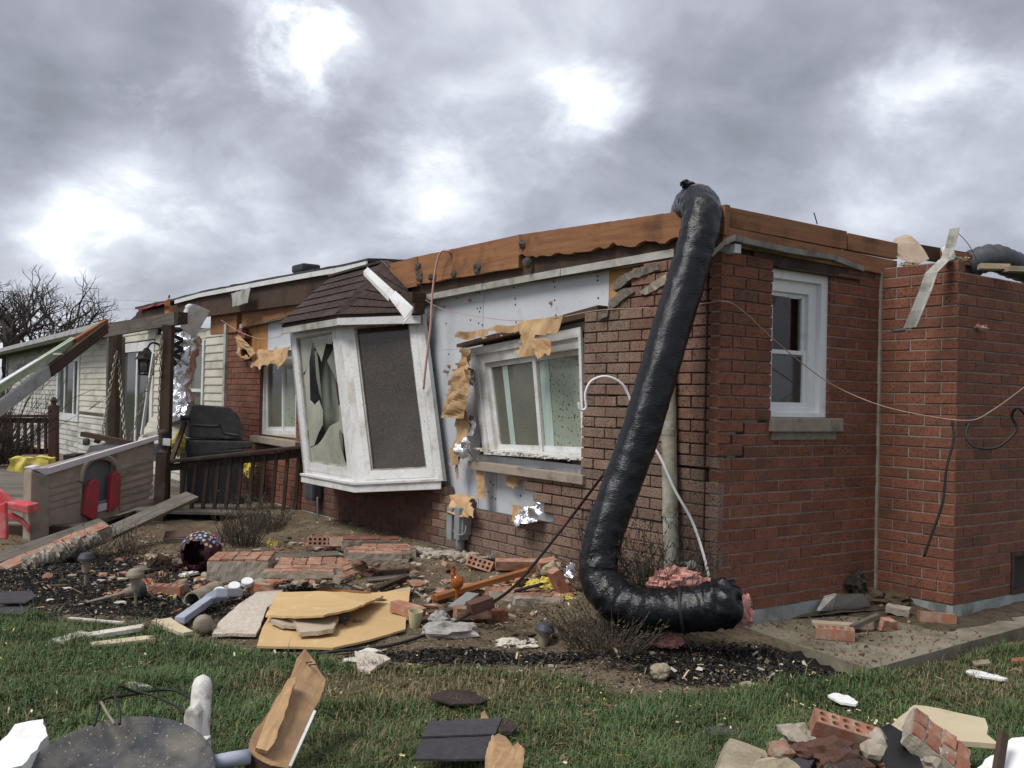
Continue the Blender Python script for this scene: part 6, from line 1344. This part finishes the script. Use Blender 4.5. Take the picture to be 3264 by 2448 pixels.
# white handle-like plastic piece
WP = empty('white_casing', G(640,2440), 'chipped white plastic casing standing upright in the grass', 'plastic casing')
P = spline([DP(640,2440,3.95), DP(636,2340,4.0), DP(640,2240,4.05), DP(645,2180,4.08), DP(648,2150,4.09)], 8); m = M().tube(P, [.042+.0*i for i in range(24)]+[.040,.038,.036,.034,.031,.027,.022,.014,.003][:len(P)-24], 20); ob('casing_body', m, MT['white_dirty'], WP, smooth=True)
m = M().prism([DP(x, y, 3.93) for x, y in [(583,2290),(588,2268),(600,2256),(620,2254),(632,2275),(632,2380),(610,2392),(584,2372)]], cF*.07); ob('casing_lobe', m, MT['white_dirty'], WP, bev=.012)
m = M().prism([DP(x, y, 3.9) for x, y in [(625,2360),(662,2355),(664,2440),(640,2445)]], cF*.05); ob('casing_foot', m, MT['white_dirty'], WP, bev=.01)
cable('garden_cable', [DP(300,2312,3.75), DP(312,2275,3.85), DP(330,2230,3.9), DP(420,2215,4.1), DP(500,2200,4.2), DP(560,2202,4.2), DP(610,2230,4.1), DP(640,2260,4.05)], .006, 'cable', 'thick black cord arching over the dish, outer loop')
cable('garden_cable', [DP(381,2310,3.8), DP(382,2265,3.85), DP(366,2215,3.95), DP(380,2188,4.05), DP(430,2205,4.1), DP(480,2215,4.1), DP(560,2250,4.0), DP(585,2275,3.95)], .0055, 'cable', 'black cord with a pale end looping behind the dish')
cable('garden_cable', [DP(322,2238,3.88), DP(340,2270,3.82), DP(365,2308,3.75)], .006, 'lamp_capt', 'short frayed cord end behind the dish')
cable('garden_wire', [DP(660,2360,3.9), DP(690,2350,3.9), DP(685,2400,3.85), DP(650,2420,3.85)], .002, 'cable', 'thin dark wire curling beside the white casing', n=5)
stone(438, 2208, (.06,.03,.03), 'white torn paper lump in the grass behind the dish', 'plaster', 22, .0, .6, 'paper', 'paper_lump')
# leaning broken plank
LP = empty('broken_plank', G(850,2440), 'broken wooden plank leaning up out of the grass', 'plank')
pl_ = [DP(790,2402,3.85), DP(800,2350,3.9), DP(925,2160,4.25), DP(945,2100,4.35), DP(972,2066,4.42), DP(1005,2110,4.4), DP(1038,2165,4.35), DP(1030,2200,4.3), DP(990,2290,4.1), DP(925,2450,3.85), DP(865,2440,3.82)]
nn = nrm(pl_[:1]+pl_[4:5]+pl_[7:8]+pl_[9:10]); Fm = fr(pl_[0], pl_[4]-pl_[0], nn); m = M().prism(jag(pl_, .005, .04), nn*-.04); ob('plank_body', m, MT['wood_fresh'], LP, frame=Fm)
q_ = [DP(812,2395,3.86), DP(848,2300,3.98), DP(915,2175,4.2), DP(940,2170,4.2), DP(915,2260,4.05), DP(870,2380,3.88), DP(850,2405,3.84)]; m = M().prism(jag(q_, .004, .03), nn*.022); ob('split_layer', m, MT['wood_fresh'], LP, frame=Fm)
m = M().prism([DP(786,2398,3.84), DP(850,2435,3.8), DP(900,2470,3.78), DP(850,2478,3.8), DP(785,2440,3.84)], nn*-.06); ob('dark_end', m, MT['wood_dark'], LP)
a, b = DP(1002,2272,4.08), DP(922,2450,3.78); board('white_trim', a, b, .012, .03, nn, MT['vinyl'], LP)
for (a, b) in ((DP(985,2120,4.37), DP(1018,2116,4.28)), (DP(975,2112,4.37), DP(995,2110,4.3))): ob('nail', M().tube([a, b], .003, 5), MT['iron'], LP)
ob('grey_pipe', M().tube([DP(640,2440,3.75), DP(740,2420,3.8), DP(795,2412,3.83)], .030, 18), MT['pvc_grey'], label='grey plastic pipe end lying beside the leaning plank', cat='pipe', smooth=True)
# shingles and splintered wood
SH = [DP(1368,2306,4.32), DP(1590,2300,4.38), DP(1602,2288,4.4), DP(1578,2345,4.2), DP(1548,2418,3.95), DP(1420,2420,3.95), DP(1318,2418,3.93), DP(1340,2360,4.1)]
nn2 = nrm(SH[:1]+SH[2:3]+SH[4:5]+SH[7:8]); m = M().prism(jag(SH, .004, .05), UP*-.009); ob('roof_shingle', m, MT['shingle_black'], label='dark double roof shingle on the front grass beside splintered wood', cat='shingle')
m = M().prism([SH[7].lerp(SH[0], .1)+UP*.002, SH[3]+UP*.002, SH[3].lerp(SH[2], .9)+UP*.002, SH[0]+UP*.002], UP*.007); ob('roof_shingle', m, MT['shingle_black'], label='upper layer of the dark front shingle', cat='shingle')
slab('roof_shingle', [(1362,2228),(1420,2202),(1500,2206),(1552,2235),(1530,2246),(1440,2250)], .04, .008, 'shingle', 'reddish brown shingle lying flat in the middle lawn', 'shingle', .004)
slab('roof_shingle', [(1592,2305),(1610,2292),(1650,2320),(1625,2345),(1596,2350)], .06, .008, 'shingle', 'brown shingle corner behind the splintered wood', 'shingle', .004)
slab('roof_shingle', [(2244,2325),(2290,2318),(2350,2332),(2320,2350),(2270,2348)], .03, .008, 'shingle_black', 'small dark shingle scrap in the grass left of the brick heap', 'shingle', .004)
WS = empty('splintered_wood', G(1600,2440), 'fresh orange splintered wood beside the dark shingle', 'splintered wood')
for q in ([(1545,2450),(1552,2400),(1568,2355),(1590,2372),(1588,2420),(1575,2470)], [(1568,2470),(1590,2410),(1625,2380),(1640,2400),(1632,2470)], [(1622,2470),(1630,2400),(1652,2378),(1672,2402),(1665,2470)], [(1570,2362),(1588,2352),(1612,2362),(1630,2385),(1600,2400),(1585,2385)]):
    P = [DP(x, y, 4.0-(y-2350)*.003) for x, y in q]; Fm = fr(P[0], P[2]-P[0], -cF); m = M().prism(jag(P, .004, .025), cF*.05); ob('splinter', m, MT['wood_fresh'], WS, frame=Fm)
m = M().prism(jag([DP(1528,2305,4.35), DP(1533,2278,4.4), DP(1545,2268,4.42), DP(1557,2290,4.4), DP(1560,2305,4.35)], .003, .02), cF*.02); ob('wood_splinter', m, MT['wood_fresh'], label='pointed orange splinter standing behind the dark shingle', cat='splinter')
# heap at the lower right
inst('loose_brick', HB, Matrix.Translation(DP(2690,2332,3.72)) @ rot(17,14,-8) @ Matrix.Scale(1.0, 4), label='cored brick showing ten holes on top of the front heap', cat='brick', group=GB)
def rock(px, py, d, r, mt, label, seed, amp=.5, cat='rubble', fr_=1.3): m = M().lump(DP(px, py, d), r, seed, amp, fr_, 3); return ob('rubble_chunk', m, MT[mt], label=label, cat=cat)
rock(2545, 2342, 3.75, (.07,.06,.04), 'mortar_lump', 'mortar crust left of the cored brick on the heap', 31)
rock(2490, 2395, 3.65, (.05,.05,.035), 'brick_loose', 'broken brick end under the mortar crust', 32)
rock(2560, 2400, 3.65, (.07,.05,.04), 'brick_dark', 'dark brick fragment under the cored brick', 33)
rock(2790, 2385, 3.68, (.06,.06,.06), 'mortar_lump', 'grey mortar block right of the cored brick', 34)
rock(2660, 2420, 3.62, (.12,.08,.07), 'brick_dark', 'shadowed brick mass below the cored brick', 35)
rock(2480, 2475, 3.5, (.10,.10,.06), 'rock_tan', 'tan mortar lump at the bottom edge of the heap', 36)
rock(2980, 2430, 3.6, (.07,.06,.06), 'mortar_lump', 'mortar lump under the broken ribbed brick', 37)
m = M().prism(jag([DP(x, y, d) for x, y, d in [(2328,2352,3.8),(2372,2366,3.75),(2440,2392,3.7),(2452,2420,3.65),(2400,2470,3.5),(2280,2470,3.5),(2308,2400,3.65)]], .006, .05), V((0,.10,-.06))); ob('tan_stone', m, MT['rock_tan'], label='pale wedge of stone at the left of the front heap', cat='stone', bev=0)
slab_ = [DP(2425,2412,3.62), DP(2480,2420,3.6), DP(2600,2410,3.62), DP(2575,2470,3.5), DP(2480,2475,3.5)]; m = M().prism(jag(slab_, .004, .03), UP*-.012); ob('roof_shingle', m, MT['shingle_black'], label='black shingle wedge poking from the front heap', cat='shingle')
slab_ = [DP(2625,2440,3.5), DP(2740,2418,3.55), DP(2765,2450,3.5), DP(2740,2480,3.4), DP(2630,2480,3.4)]; m = M().prism(jag(slab_, .004, .03), UP*-.01); ob('roof_shingle', m, MT['shingle'], label='purple brown shingle at the very bottom of the heap', cat='shingle')
m = M().prism(jag([DP(2818,2335,3.7), DP(2850,2320,3.72), DP(2890,2345,3.68), DP(2925,2400,3.6), DP(2955,2480,3.45), DP(2840,2480,3.45), DP(2828,2410,3.58)], .004, .04), cF*.05); ob('charred_board', m, MT['cable'], label='black charred board end standing in the front heap', cat='board')
m = M().prism(jag([DP(2815,2338,3.73), DP(2828,2320,3.75), DP(2870,2322,3.74), DP(2875,2335,3.72), DP(2835,2336,3.72)], .003, .02), cF*.03); ob('board_chip', m, MT['board_cream'], label='cream chip on the tip of the charred board', cat='chip')
chunk('brick_chunk', DP(2965,2400,3.66), V((.75,-.25,-.55)), V((.3,.9,.3)), 4, 2, 'broken ribbed brick chunk right of the charred board', .05, .09, .07, seed=38, stag=False)
P = [DP(2828,2318,3.9), DP(2915,2247,4.25), DP(2950,2250,4.25), DP(3140,2290,4.1), DP(3150,2318,4.0), DP(3145,2340,3.92), DP(3185,2372,3.82), DP(3060,2362,3.83), DP(2940,2345,3.86)]
m = M().prism(jag(P, .004, .06), UP*-.02); ob('cream_board', m, MT['board_cream'], label='large cream wallboard lying behind the front brick heap', cat='wallboard')
P = [DP(3112,2450,3.55), DP(3140,2420,3.6), DP(3195,2390,3.65), DP(3225,2352,3.72), DP(3290,2345,3.72), DP(3300,2480,3.45), DP(3110,2480,3.45)]
m = M().prism(jag(P, .005, .03), V((0,.03,-.04))); ob('foam_board', m, MT['foam_white'], label='bright white foam board at the lower right corner', cat='foam board')
board('dark_stick', DP(3178,2470,3.45), DP(3198,2340,3.6), .035, .02, -cF, MT['wood_dark'], ends=.02, label='dark pointed stick in front of the white foam board', cat='stick')
# pale scraps on the lawn
slab('painted_splinter', [(2638,2222),(2660,2215),(2700,2222),(2735,2244),(2728,2252),(2680,2246)], .03, .012, 'foam_white', 'white painted wood splinter in the grass below the slab corner', 'splinter', .006, .02)
slab('painted_splinter', [(3078,2146),(3090,2140),(3140,2148),(3212,2168),(3200,2172),(3110,2160)], .02, .012, 'foam_white', 'long white strip on the grass by the path edge', 'splinter', .004, .02)
slab('brick_chip', [(3225,2108),(3300,2100),(3300,2114),(3222,2118)], .02, .02, 'terra', 'orange chip at the right edge beside the path', 'chip', .004, .02)
slab('brick_chip', [(3095,2112),(3150,2106),(3158,2120),(3110,2126)], .02, .012, 'rock_tan', 'flat pinkish chip on the grass near the path', 'chip', .004, .02)
for i, (x, y) in enumerate([(1980,2420),(35,2060),(480,2160),(3130,2250),(1800,2320),(735,2120),(560,2320)]):
    p = G(x, y, .035); a = rnd(0, 360); m = M().sheet([p+V((-.03,.02,0)), p+V((.03,.02,.01)), p+V((.03,-.02,0)), p+V((-.03,-.02,.008))], 6, 4, .0008, lambda u, v: (UP*(.012*math.sin(u*5)+.01*(v-.5)**2*4)) if (abs(v-.5) < .52*math.sin(math.pi*min(max(u, .04), .96))) else None)
    ob('fallen_leaf', m, MT['leaf_brown'], label=['curled brown leaf on the front lawn right of the dark shingle','brown leaf in the grass at the far left edge','small brown leaf below the cream trim boards','brown leaf on the grass right of the cream wallboard','brown leaf in the middle lawn right of the shingles','brown leaf just behind the leaning plank tip','brown leaf in the grass beside the white casing'][i], cat='leaf', group=None)

# ------------------------------------------------------------------ grass, mulch, litter (uncountable)
def instances_mesh(name, P, tri_v, tri_f, tint, mt, kind='stuff'):
    """P: (n, k, 3) vertex positions; tri_f face template; tint (n,3)"""
    n, k, _ = P.shape; nf = len(tri_f); fl = len(tri_f[0])
    me = bpy.data.meshes.new(name); me.vertices.add(n*k); me.vertices.foreach_set('co', P.reshape(-1).astype(np.float32))
    idx = (np.arange(n)[:, None, None]*k+np.array(tri_f)[None]).reshape(-1)
    me.loops.add(len(idx)); me.loops.foreach_set('vertex_index', idx.astype(np.int32))
    me.polygons.add(n*nf); me.polygons.foreach_set('loop_start', (np.arange(n*nf)*fl).astype(np.int32))
    try: me.polygons.foreach_set('loop_total', np.full(n*nf, fl, dtype=np.int32))
    except Exception: pass
    me.update(calc_edges=True); me.validate()
    ca = me.color_attributes.new('tint', 'FLOAT_COLOR', 'POINT'); c = np.ones((n, k, 4), np.float32); c[:, :, :3] = tint[:, None, :]
    ca.data.foreach_set('color', c.ravel()); me.materials.append(MT[mt]); o = bpy.data.objects.new(name, me); link(o, None, Matrix.Identity(4)); meta(o, kind=kind); return o
rg = np.random.default_rng(4)
GHX = np.arange(-7, 6.01, .05); GHY = np.arange(3, 13.01, .05); GHT = np.array([[gh(x, y) for x in GHX] for y in GHY])
def ghv(x, y):
    i = np.clip(((x-GHX[0])/.05), 0, len(GHX)-1.01); j = np.clip(((y-GHY[0])/.05), 0, len(GHY)-1.01); i0 = i.astype(int); j0 = j.astype(int); u = i-i0; v = j-j0
    return (GHT[j0,i0]*(1-u)+GHT[j0,i0+1]*u)*(1-v)+(GHT[j0+1,i0]*(1-u)+GHT[j0+1,i0+1]*u)*v
def fbm(x, y, f, s): 
    t = 0
    r_ = np.random.default_rng(s)
    for k in range(6):
        a = r_.uniform(0, 6.28); ff = f*r_.uniform(.6, 1.7); t = t+np.sin((x*np.cos(a)+y*np.sin(a))*ff+r_.uniform(0, 6.28))
    return t/6
SLX = np.array([p.x for p in _sl[:3]]); SLY = np.array([p.y for p in _sl[:3]])
def grass(n, seed):
    r_ = np.random.default_rng(seed)
    y = 3.3+(r_.random(n)**1.5)*4.9; x = (r_.random(n)*2-1)*(y*.56+1.25)
    bd = np.interp(x, BX, BY); sl_ = np.interp(x, SLX, SLY, left=1e9, right=8)
    edge = bd-.02+.07*fbm(x, y, 9, 3)
    keep = (y < edge) & ((x < SLX[0]) | (y < sl_-.01))
    dry = np.clip(1.25-((x+.6)/.95)**2-((y-5.28)/.36)**2+.35*fbm(x, y, 9, 77), 0, 1)+.6*np.clip(1-((x-2.9)/.9)**2-((y-5.6)/.6)**2, 0, 1)+.5*np.clip(fbm(x, y, 2.2, 91)-.15, 0, 1)
    bald = fbm(x, y, 5, 8)+.5*fbm(x, y, 13, 9)
    keep &= (r_.random(n) > dry*.55) & ((bald < .38) | (r_.random(n) < .55))
    x, y, dry, bd, bald = x[keep], y[keep], dry[keep], bd[keep], bald[keep]; n = len(x); z = ghv(x, y)-.004
    L = (.042+.040*r_.random(n)**1.6)*(1+.55*fbm(x, y, 7, 5))*(1-.4*dry); L = np.where(r_.random(n) < .03, L*1.7, L)
    tall = np.exp(-((bd-y)/.12)**2); L = L*(1+.35*tall); L = L*np.where(fbm(x, y, 11, 66) > .28, 1.5, 1.)*(1-.5*np.clip(bald-.1, 0, .8))
    az = r_.random(n)*6.283; ben = .30+1.15*r_.random(n); dx, dy = np.cos(az), np.sin(az); w = .0016+.0016*r_.random(n); wx, wy = -dy*w, dx*w
    P = np.zeros((n, 5, 3)); h1 = L*.55
    for k, (s, off, hh) in enumerate(((-1, 0, 0), (1, 0, 0), (-.75, .28, .55), (.75, .28, .55), (0, 1, 1))):
        lean = L*ben*off*.8; hz = L*hh*(1-.42*ben*off)
        P[:, k, 0] = x+wx*s+dx*lean; P[:, k, 1] = y+wy*s+dy*lean; P[:, k, 2] = z+hz
    t = r_.random(n)[:, None]; hue = (.5+.5*fbm(x, y, 4, 21))[:, None]
    g1 = np.array([.036,.092,.026]); g2 = np.array([.105,.175,.062]); g3 = np.array([.14,.145,.070]); tan = np.array([.26,.20,.105])
    c = g1*(1-t)+g2*t; c = c*(1-.45*hue)+g3*(.45*hue)
    dd = (r_.random(n) < ( .10+.75*dry)+.14*np.clip(bald, 0, 1))[:, None]
    c = c*(1+.45*fbm(x, y, 8, 55))[:, None]
    c = np.where(dd, tan*(.5+.7*r_.random(n)[:, None]), c)
    return P, c
P, c = grass(440000, 11)
instances_mesh('lawn_grass', P, None, [(0,1,3),(0,3,2),(2,3,4)], c, 'blade')
def chips(name, n, region, size, flat, cols, seed, mt='chipcol', lift=.004):
    r_ = np.random.default_rng(seed); x, y = region(r_, n); n = len(x); z = ghv(x, y)+lift
    if name == 'slab_litter': z = np.full(n, -.092)
    a = r_.random((n, 3))-.5; a[:, 2] *= flat; a /= np.linalg.norm(a, axis=1)[:, None]; u = np.cross(a, r_.random((n, 3))-.5); u /= np.linalg.norm(u, axis=1)[:, None]; nn = np.cross(a, u)
    L = (size[0]+(size[1]-size[0])*r_.random(n)**2)[:, None]; w = L*((.06+.08*r_.random(n)[:, None]) if name in ('grass_thatch', 'wood_splinters') else (.22+.4*r_.random(n)[:, None])); t = w*.35; c = np.stack([x, y, z], 1)
    P = np.stack([c+a*L+u*w*.4, c-a*L*.9+u*w, c-a*L-u*w*.7, c+a*L*.8-u*w, c+nn*t], 1)
    k = r_.integers(0, len(cols), n); col = np.array(cols)[k]*(.6+.8*r_.random(n)[:, None])
    return instances_mesh(name, P, None, [(0,1,4),(1,2,4),(2,3,4),(3,0,4)], col, mt)
MB_ = [(-2.9,7.5,1.1,.8),(-3.4,8.0,1.2,.8),(-2.1,6.9,.6,.35),(-.15,5.85,.7,.10),(1.35,5.80,.75,.26),(1.5,5.85,.6,.25),(-3.8,8.2,1.2,1)]
def bedmask(x, y): 
    s = (x-N0.x)*e2.x+(y-N0.y)*e2.y; dw = -(x-N0.x)*e1.x-(y-N0.y)*e1.y
    return (y > np.interp(x, BX, BY)) & ((dw > .02) | (x < -7)) & ((x < 1.55) | (y < 6.2)) & (y < 11.5) & ~((x > SLX[0]) & (y > np.interp(x, SLX, SLY)-.02))
def r_mulch(r_, n):
    k = r_.integers(0, len(MB_), n); b = np.array(MB_)[k]; q = r_.normal(size=(n, 2))*.55; x = b[:,0]+q[:,0]*b[:,2]; y = b[:,1]+q[:,1]*b[:,3]; m_ = bedmask(x, y); return x[m_], y[m_]
def r_bed(r_, n):
    y = 5.2+6.0*r_.random(n)**1.6; x = (r_.random(n)*2-1)*y*.56; m_ = bedmask(x, y); return x[m_], y[m_]
def r_lawn(r_, n):
    y = 3.6+3.6*r_.random(n); x = (r_.random(n)*2-1)*y*.56; m_ = (y < np.interp(x, BX, BY)) & ~((x > SLX[0]) & (y > np.interp(x, SLX, SLY)-.02)); return x[m_], y[m_]
def r_slab(r_, n):
    a, b = r_.random(n), r_.random(n); p0, p1, p2 = np.array(_sl[0][:2]), np.array(_sl[1][:2]), np.array(Rw(1.8,0,-.0)[:2]); p = p0+(p1-p0)*a[:,None]*.98+(p2-p0)*b[:,None]*.97; return p[:,0], p[:,1]
chips('black_mulch', 42000, r_mulch, (.004,.015), .35, [(.010,.009,.008),(.018,.015,.013),(.008,.008,.009),(.045,.036,.028)], 2)
chips('soil_litter', 60000, r_bed, (.003,.014), .4, [(.175,.130,.083),(.115,.083,.055),(.235,.185,.12),(.07,.052,.038),(.30,.245,.16)], 3)
chips('pale_crumbs', 1500, r_bed, (.004,.016), .7, [(.62,.58,.44),(.66,.62,.54),(.60,.52,.22),(.30,.12,.07)], 5, lift=.012)
def drift(f, fx, s, lo):
    def g(r_, n):
        x, y = f(r_, n); k = fbm(x, y, fx, s) > lo+.35*r_.random(len(x)); return x[k], y[k]
    return g
chips('brick_crumbs', 1100, drift(r_bed, 3, 31, -.05), (.006,.030), .8, [(.30,.11,.06),(.22,.08,.05),(.34,.28,.21)], 12, lift=.012)
chips('mortar_crumbs', 2600, drift(r_bed, 3.5, 33, -.1), (.005,.030), .8, [(.34,.30,.24),(.26,.23,.18),(.42,.38,.30)], 13, lift=.012)
chips('wood_splinters', 900, drift(r_bed, 2.5, 35, -.1), (.02,.075), .25, [(.38,.22,.09),(.26,.16,.08),(.15,.12,.09),(.45,.36,.22)], 14, lift=.014)
chips('slab_litter', 900, r_slab, (.004,.018), .5, [(.10,.075,.05),(.05,.04,.03),(.25,.2,.13),(.30,.11,.06)], 15, lift=.0)
chips('grass_thatch', 7000, r_lawn, (.010,.034), .25, [(.19,.145,.075),(.13,.10,.055),(.25,.20,.11)], 16, lift=.016)
chips('insulation_flecks', 2600, drift(r_lawn, 2.5, 37, -.05), (.004,.017), .8, [(.62,.58,.33),(.66,.63,.48),(.58,.54,.22)], 6, lift=.030)
chips('dead_leaf_bits', 900, r_lawn, (.008,.028), .5, [(.14,.085,.045),(.20,.14,.075),(.085,.055,.035)], 7, lift=.024)

# loose rubble too small to count, thickest around the fallen chunks
def rubble(name, n, spots, size, mt, seed, flat=.7):
    random.seed(seed); m = M()
    for i in range(n):
        x, y, rx, ry = random.choice(spots); p = G(x+random.gauss(0, rx), min(max(y+random.gauss(0, ry), 1690), 2055), 0)
        if sT(p) > .1 and (p-N0).dot(nT) < .06: continue
        s_ = size[0]+(size[1]-size[0])*random.random()**2.2; m.lump(p+UP*s_*.3, (s_*rnd(.7,1.5), s_*rnd(.6,1.1), s_*rnd(.4,flat)), i+seed*50, .75, 2.0, 1)
    ob(name, m, MT[mt], kind='stuff')
SP_ = [(760,1850,70,22),(960,1850,90,22),(1180,1800,90,22),(1320,1800,110,22),(1560,1880,90,30),(1650,1900,80,26),(1480,1960,90,25),(1740,1850,50,25),(600,1870,90,30),(430,1850,120,30),(1050,1745,120,16),(1400,1870,100,30)]
rubble('brick_rubble', 420, SP_, (.008,.058), 'brick_loose', 3); rubble('mortar_rubble', 460, SP_, (.008,.050), 'mortar_lump', 4); rubble('dirt_clods', 420, SP_+[(1700,1990,130,40),(1850,2010,90,30),(900,1760,150,25)], (.01,.045), 'soil', 5)
rubble('insulation_crumbs', 70, SP_[3:9], (.008,.03), 'ins_yellow', 6)
random.seed(9); m = M(); m2 = M()
for i in range(150):
    x, y, rx, ry = random.choice(SP_); p = G(x+random.gauss(0, rx*1.1), min(max(y+random.gauss(0, ry), 1700), 2050), .012); a = rnd(0, 6.28); L_ = rnd(.03,.12); d = V((math.cos(a), math.sin(a), rnd(-.1,.35)))
    if (p-N0).dot(nT) < .1 and sT(p) > 0: continue
    (m if i % 2 else m2).box(p, (d.normalized(), d.cross(UP).normalized(), d.cross(UP).cross(d).normalized()), (L_, rnd(.006,.025), rnd(.003,.010)))
ob('splinter_litter', m, MT['wood_pale'], kind='stuff'); ob('board_crumbs', m2, MT['wood_orange'], kind='stuff')

random.seed(21); m = M(); m2 = M(); m3 = M()
for i in range(150):
    x = random.gauss(2690, 170); p = GPz(x, rnd(2375, 2500), -.15); s_ = rnd(.012,.055); p = p+UP*(max(0, .14-abs(x-2700)*.0005)*rnd(.1,1))
    (m, m2, m3)[i % 3].lump(p, (s_*rnd(.7,1.4), s_*rnd(.7,1.2), s_*rnd(.4,.8)), i+900, .75, 2, 1)
ob('heap_rubble', m, MT['mortar_lump'], kind='stuff'); ob('heap_rubble', m2, MT['brick_loose'], kind='stuff'); ob('heap_soil', m3, MT['soil'], kind='stuff')
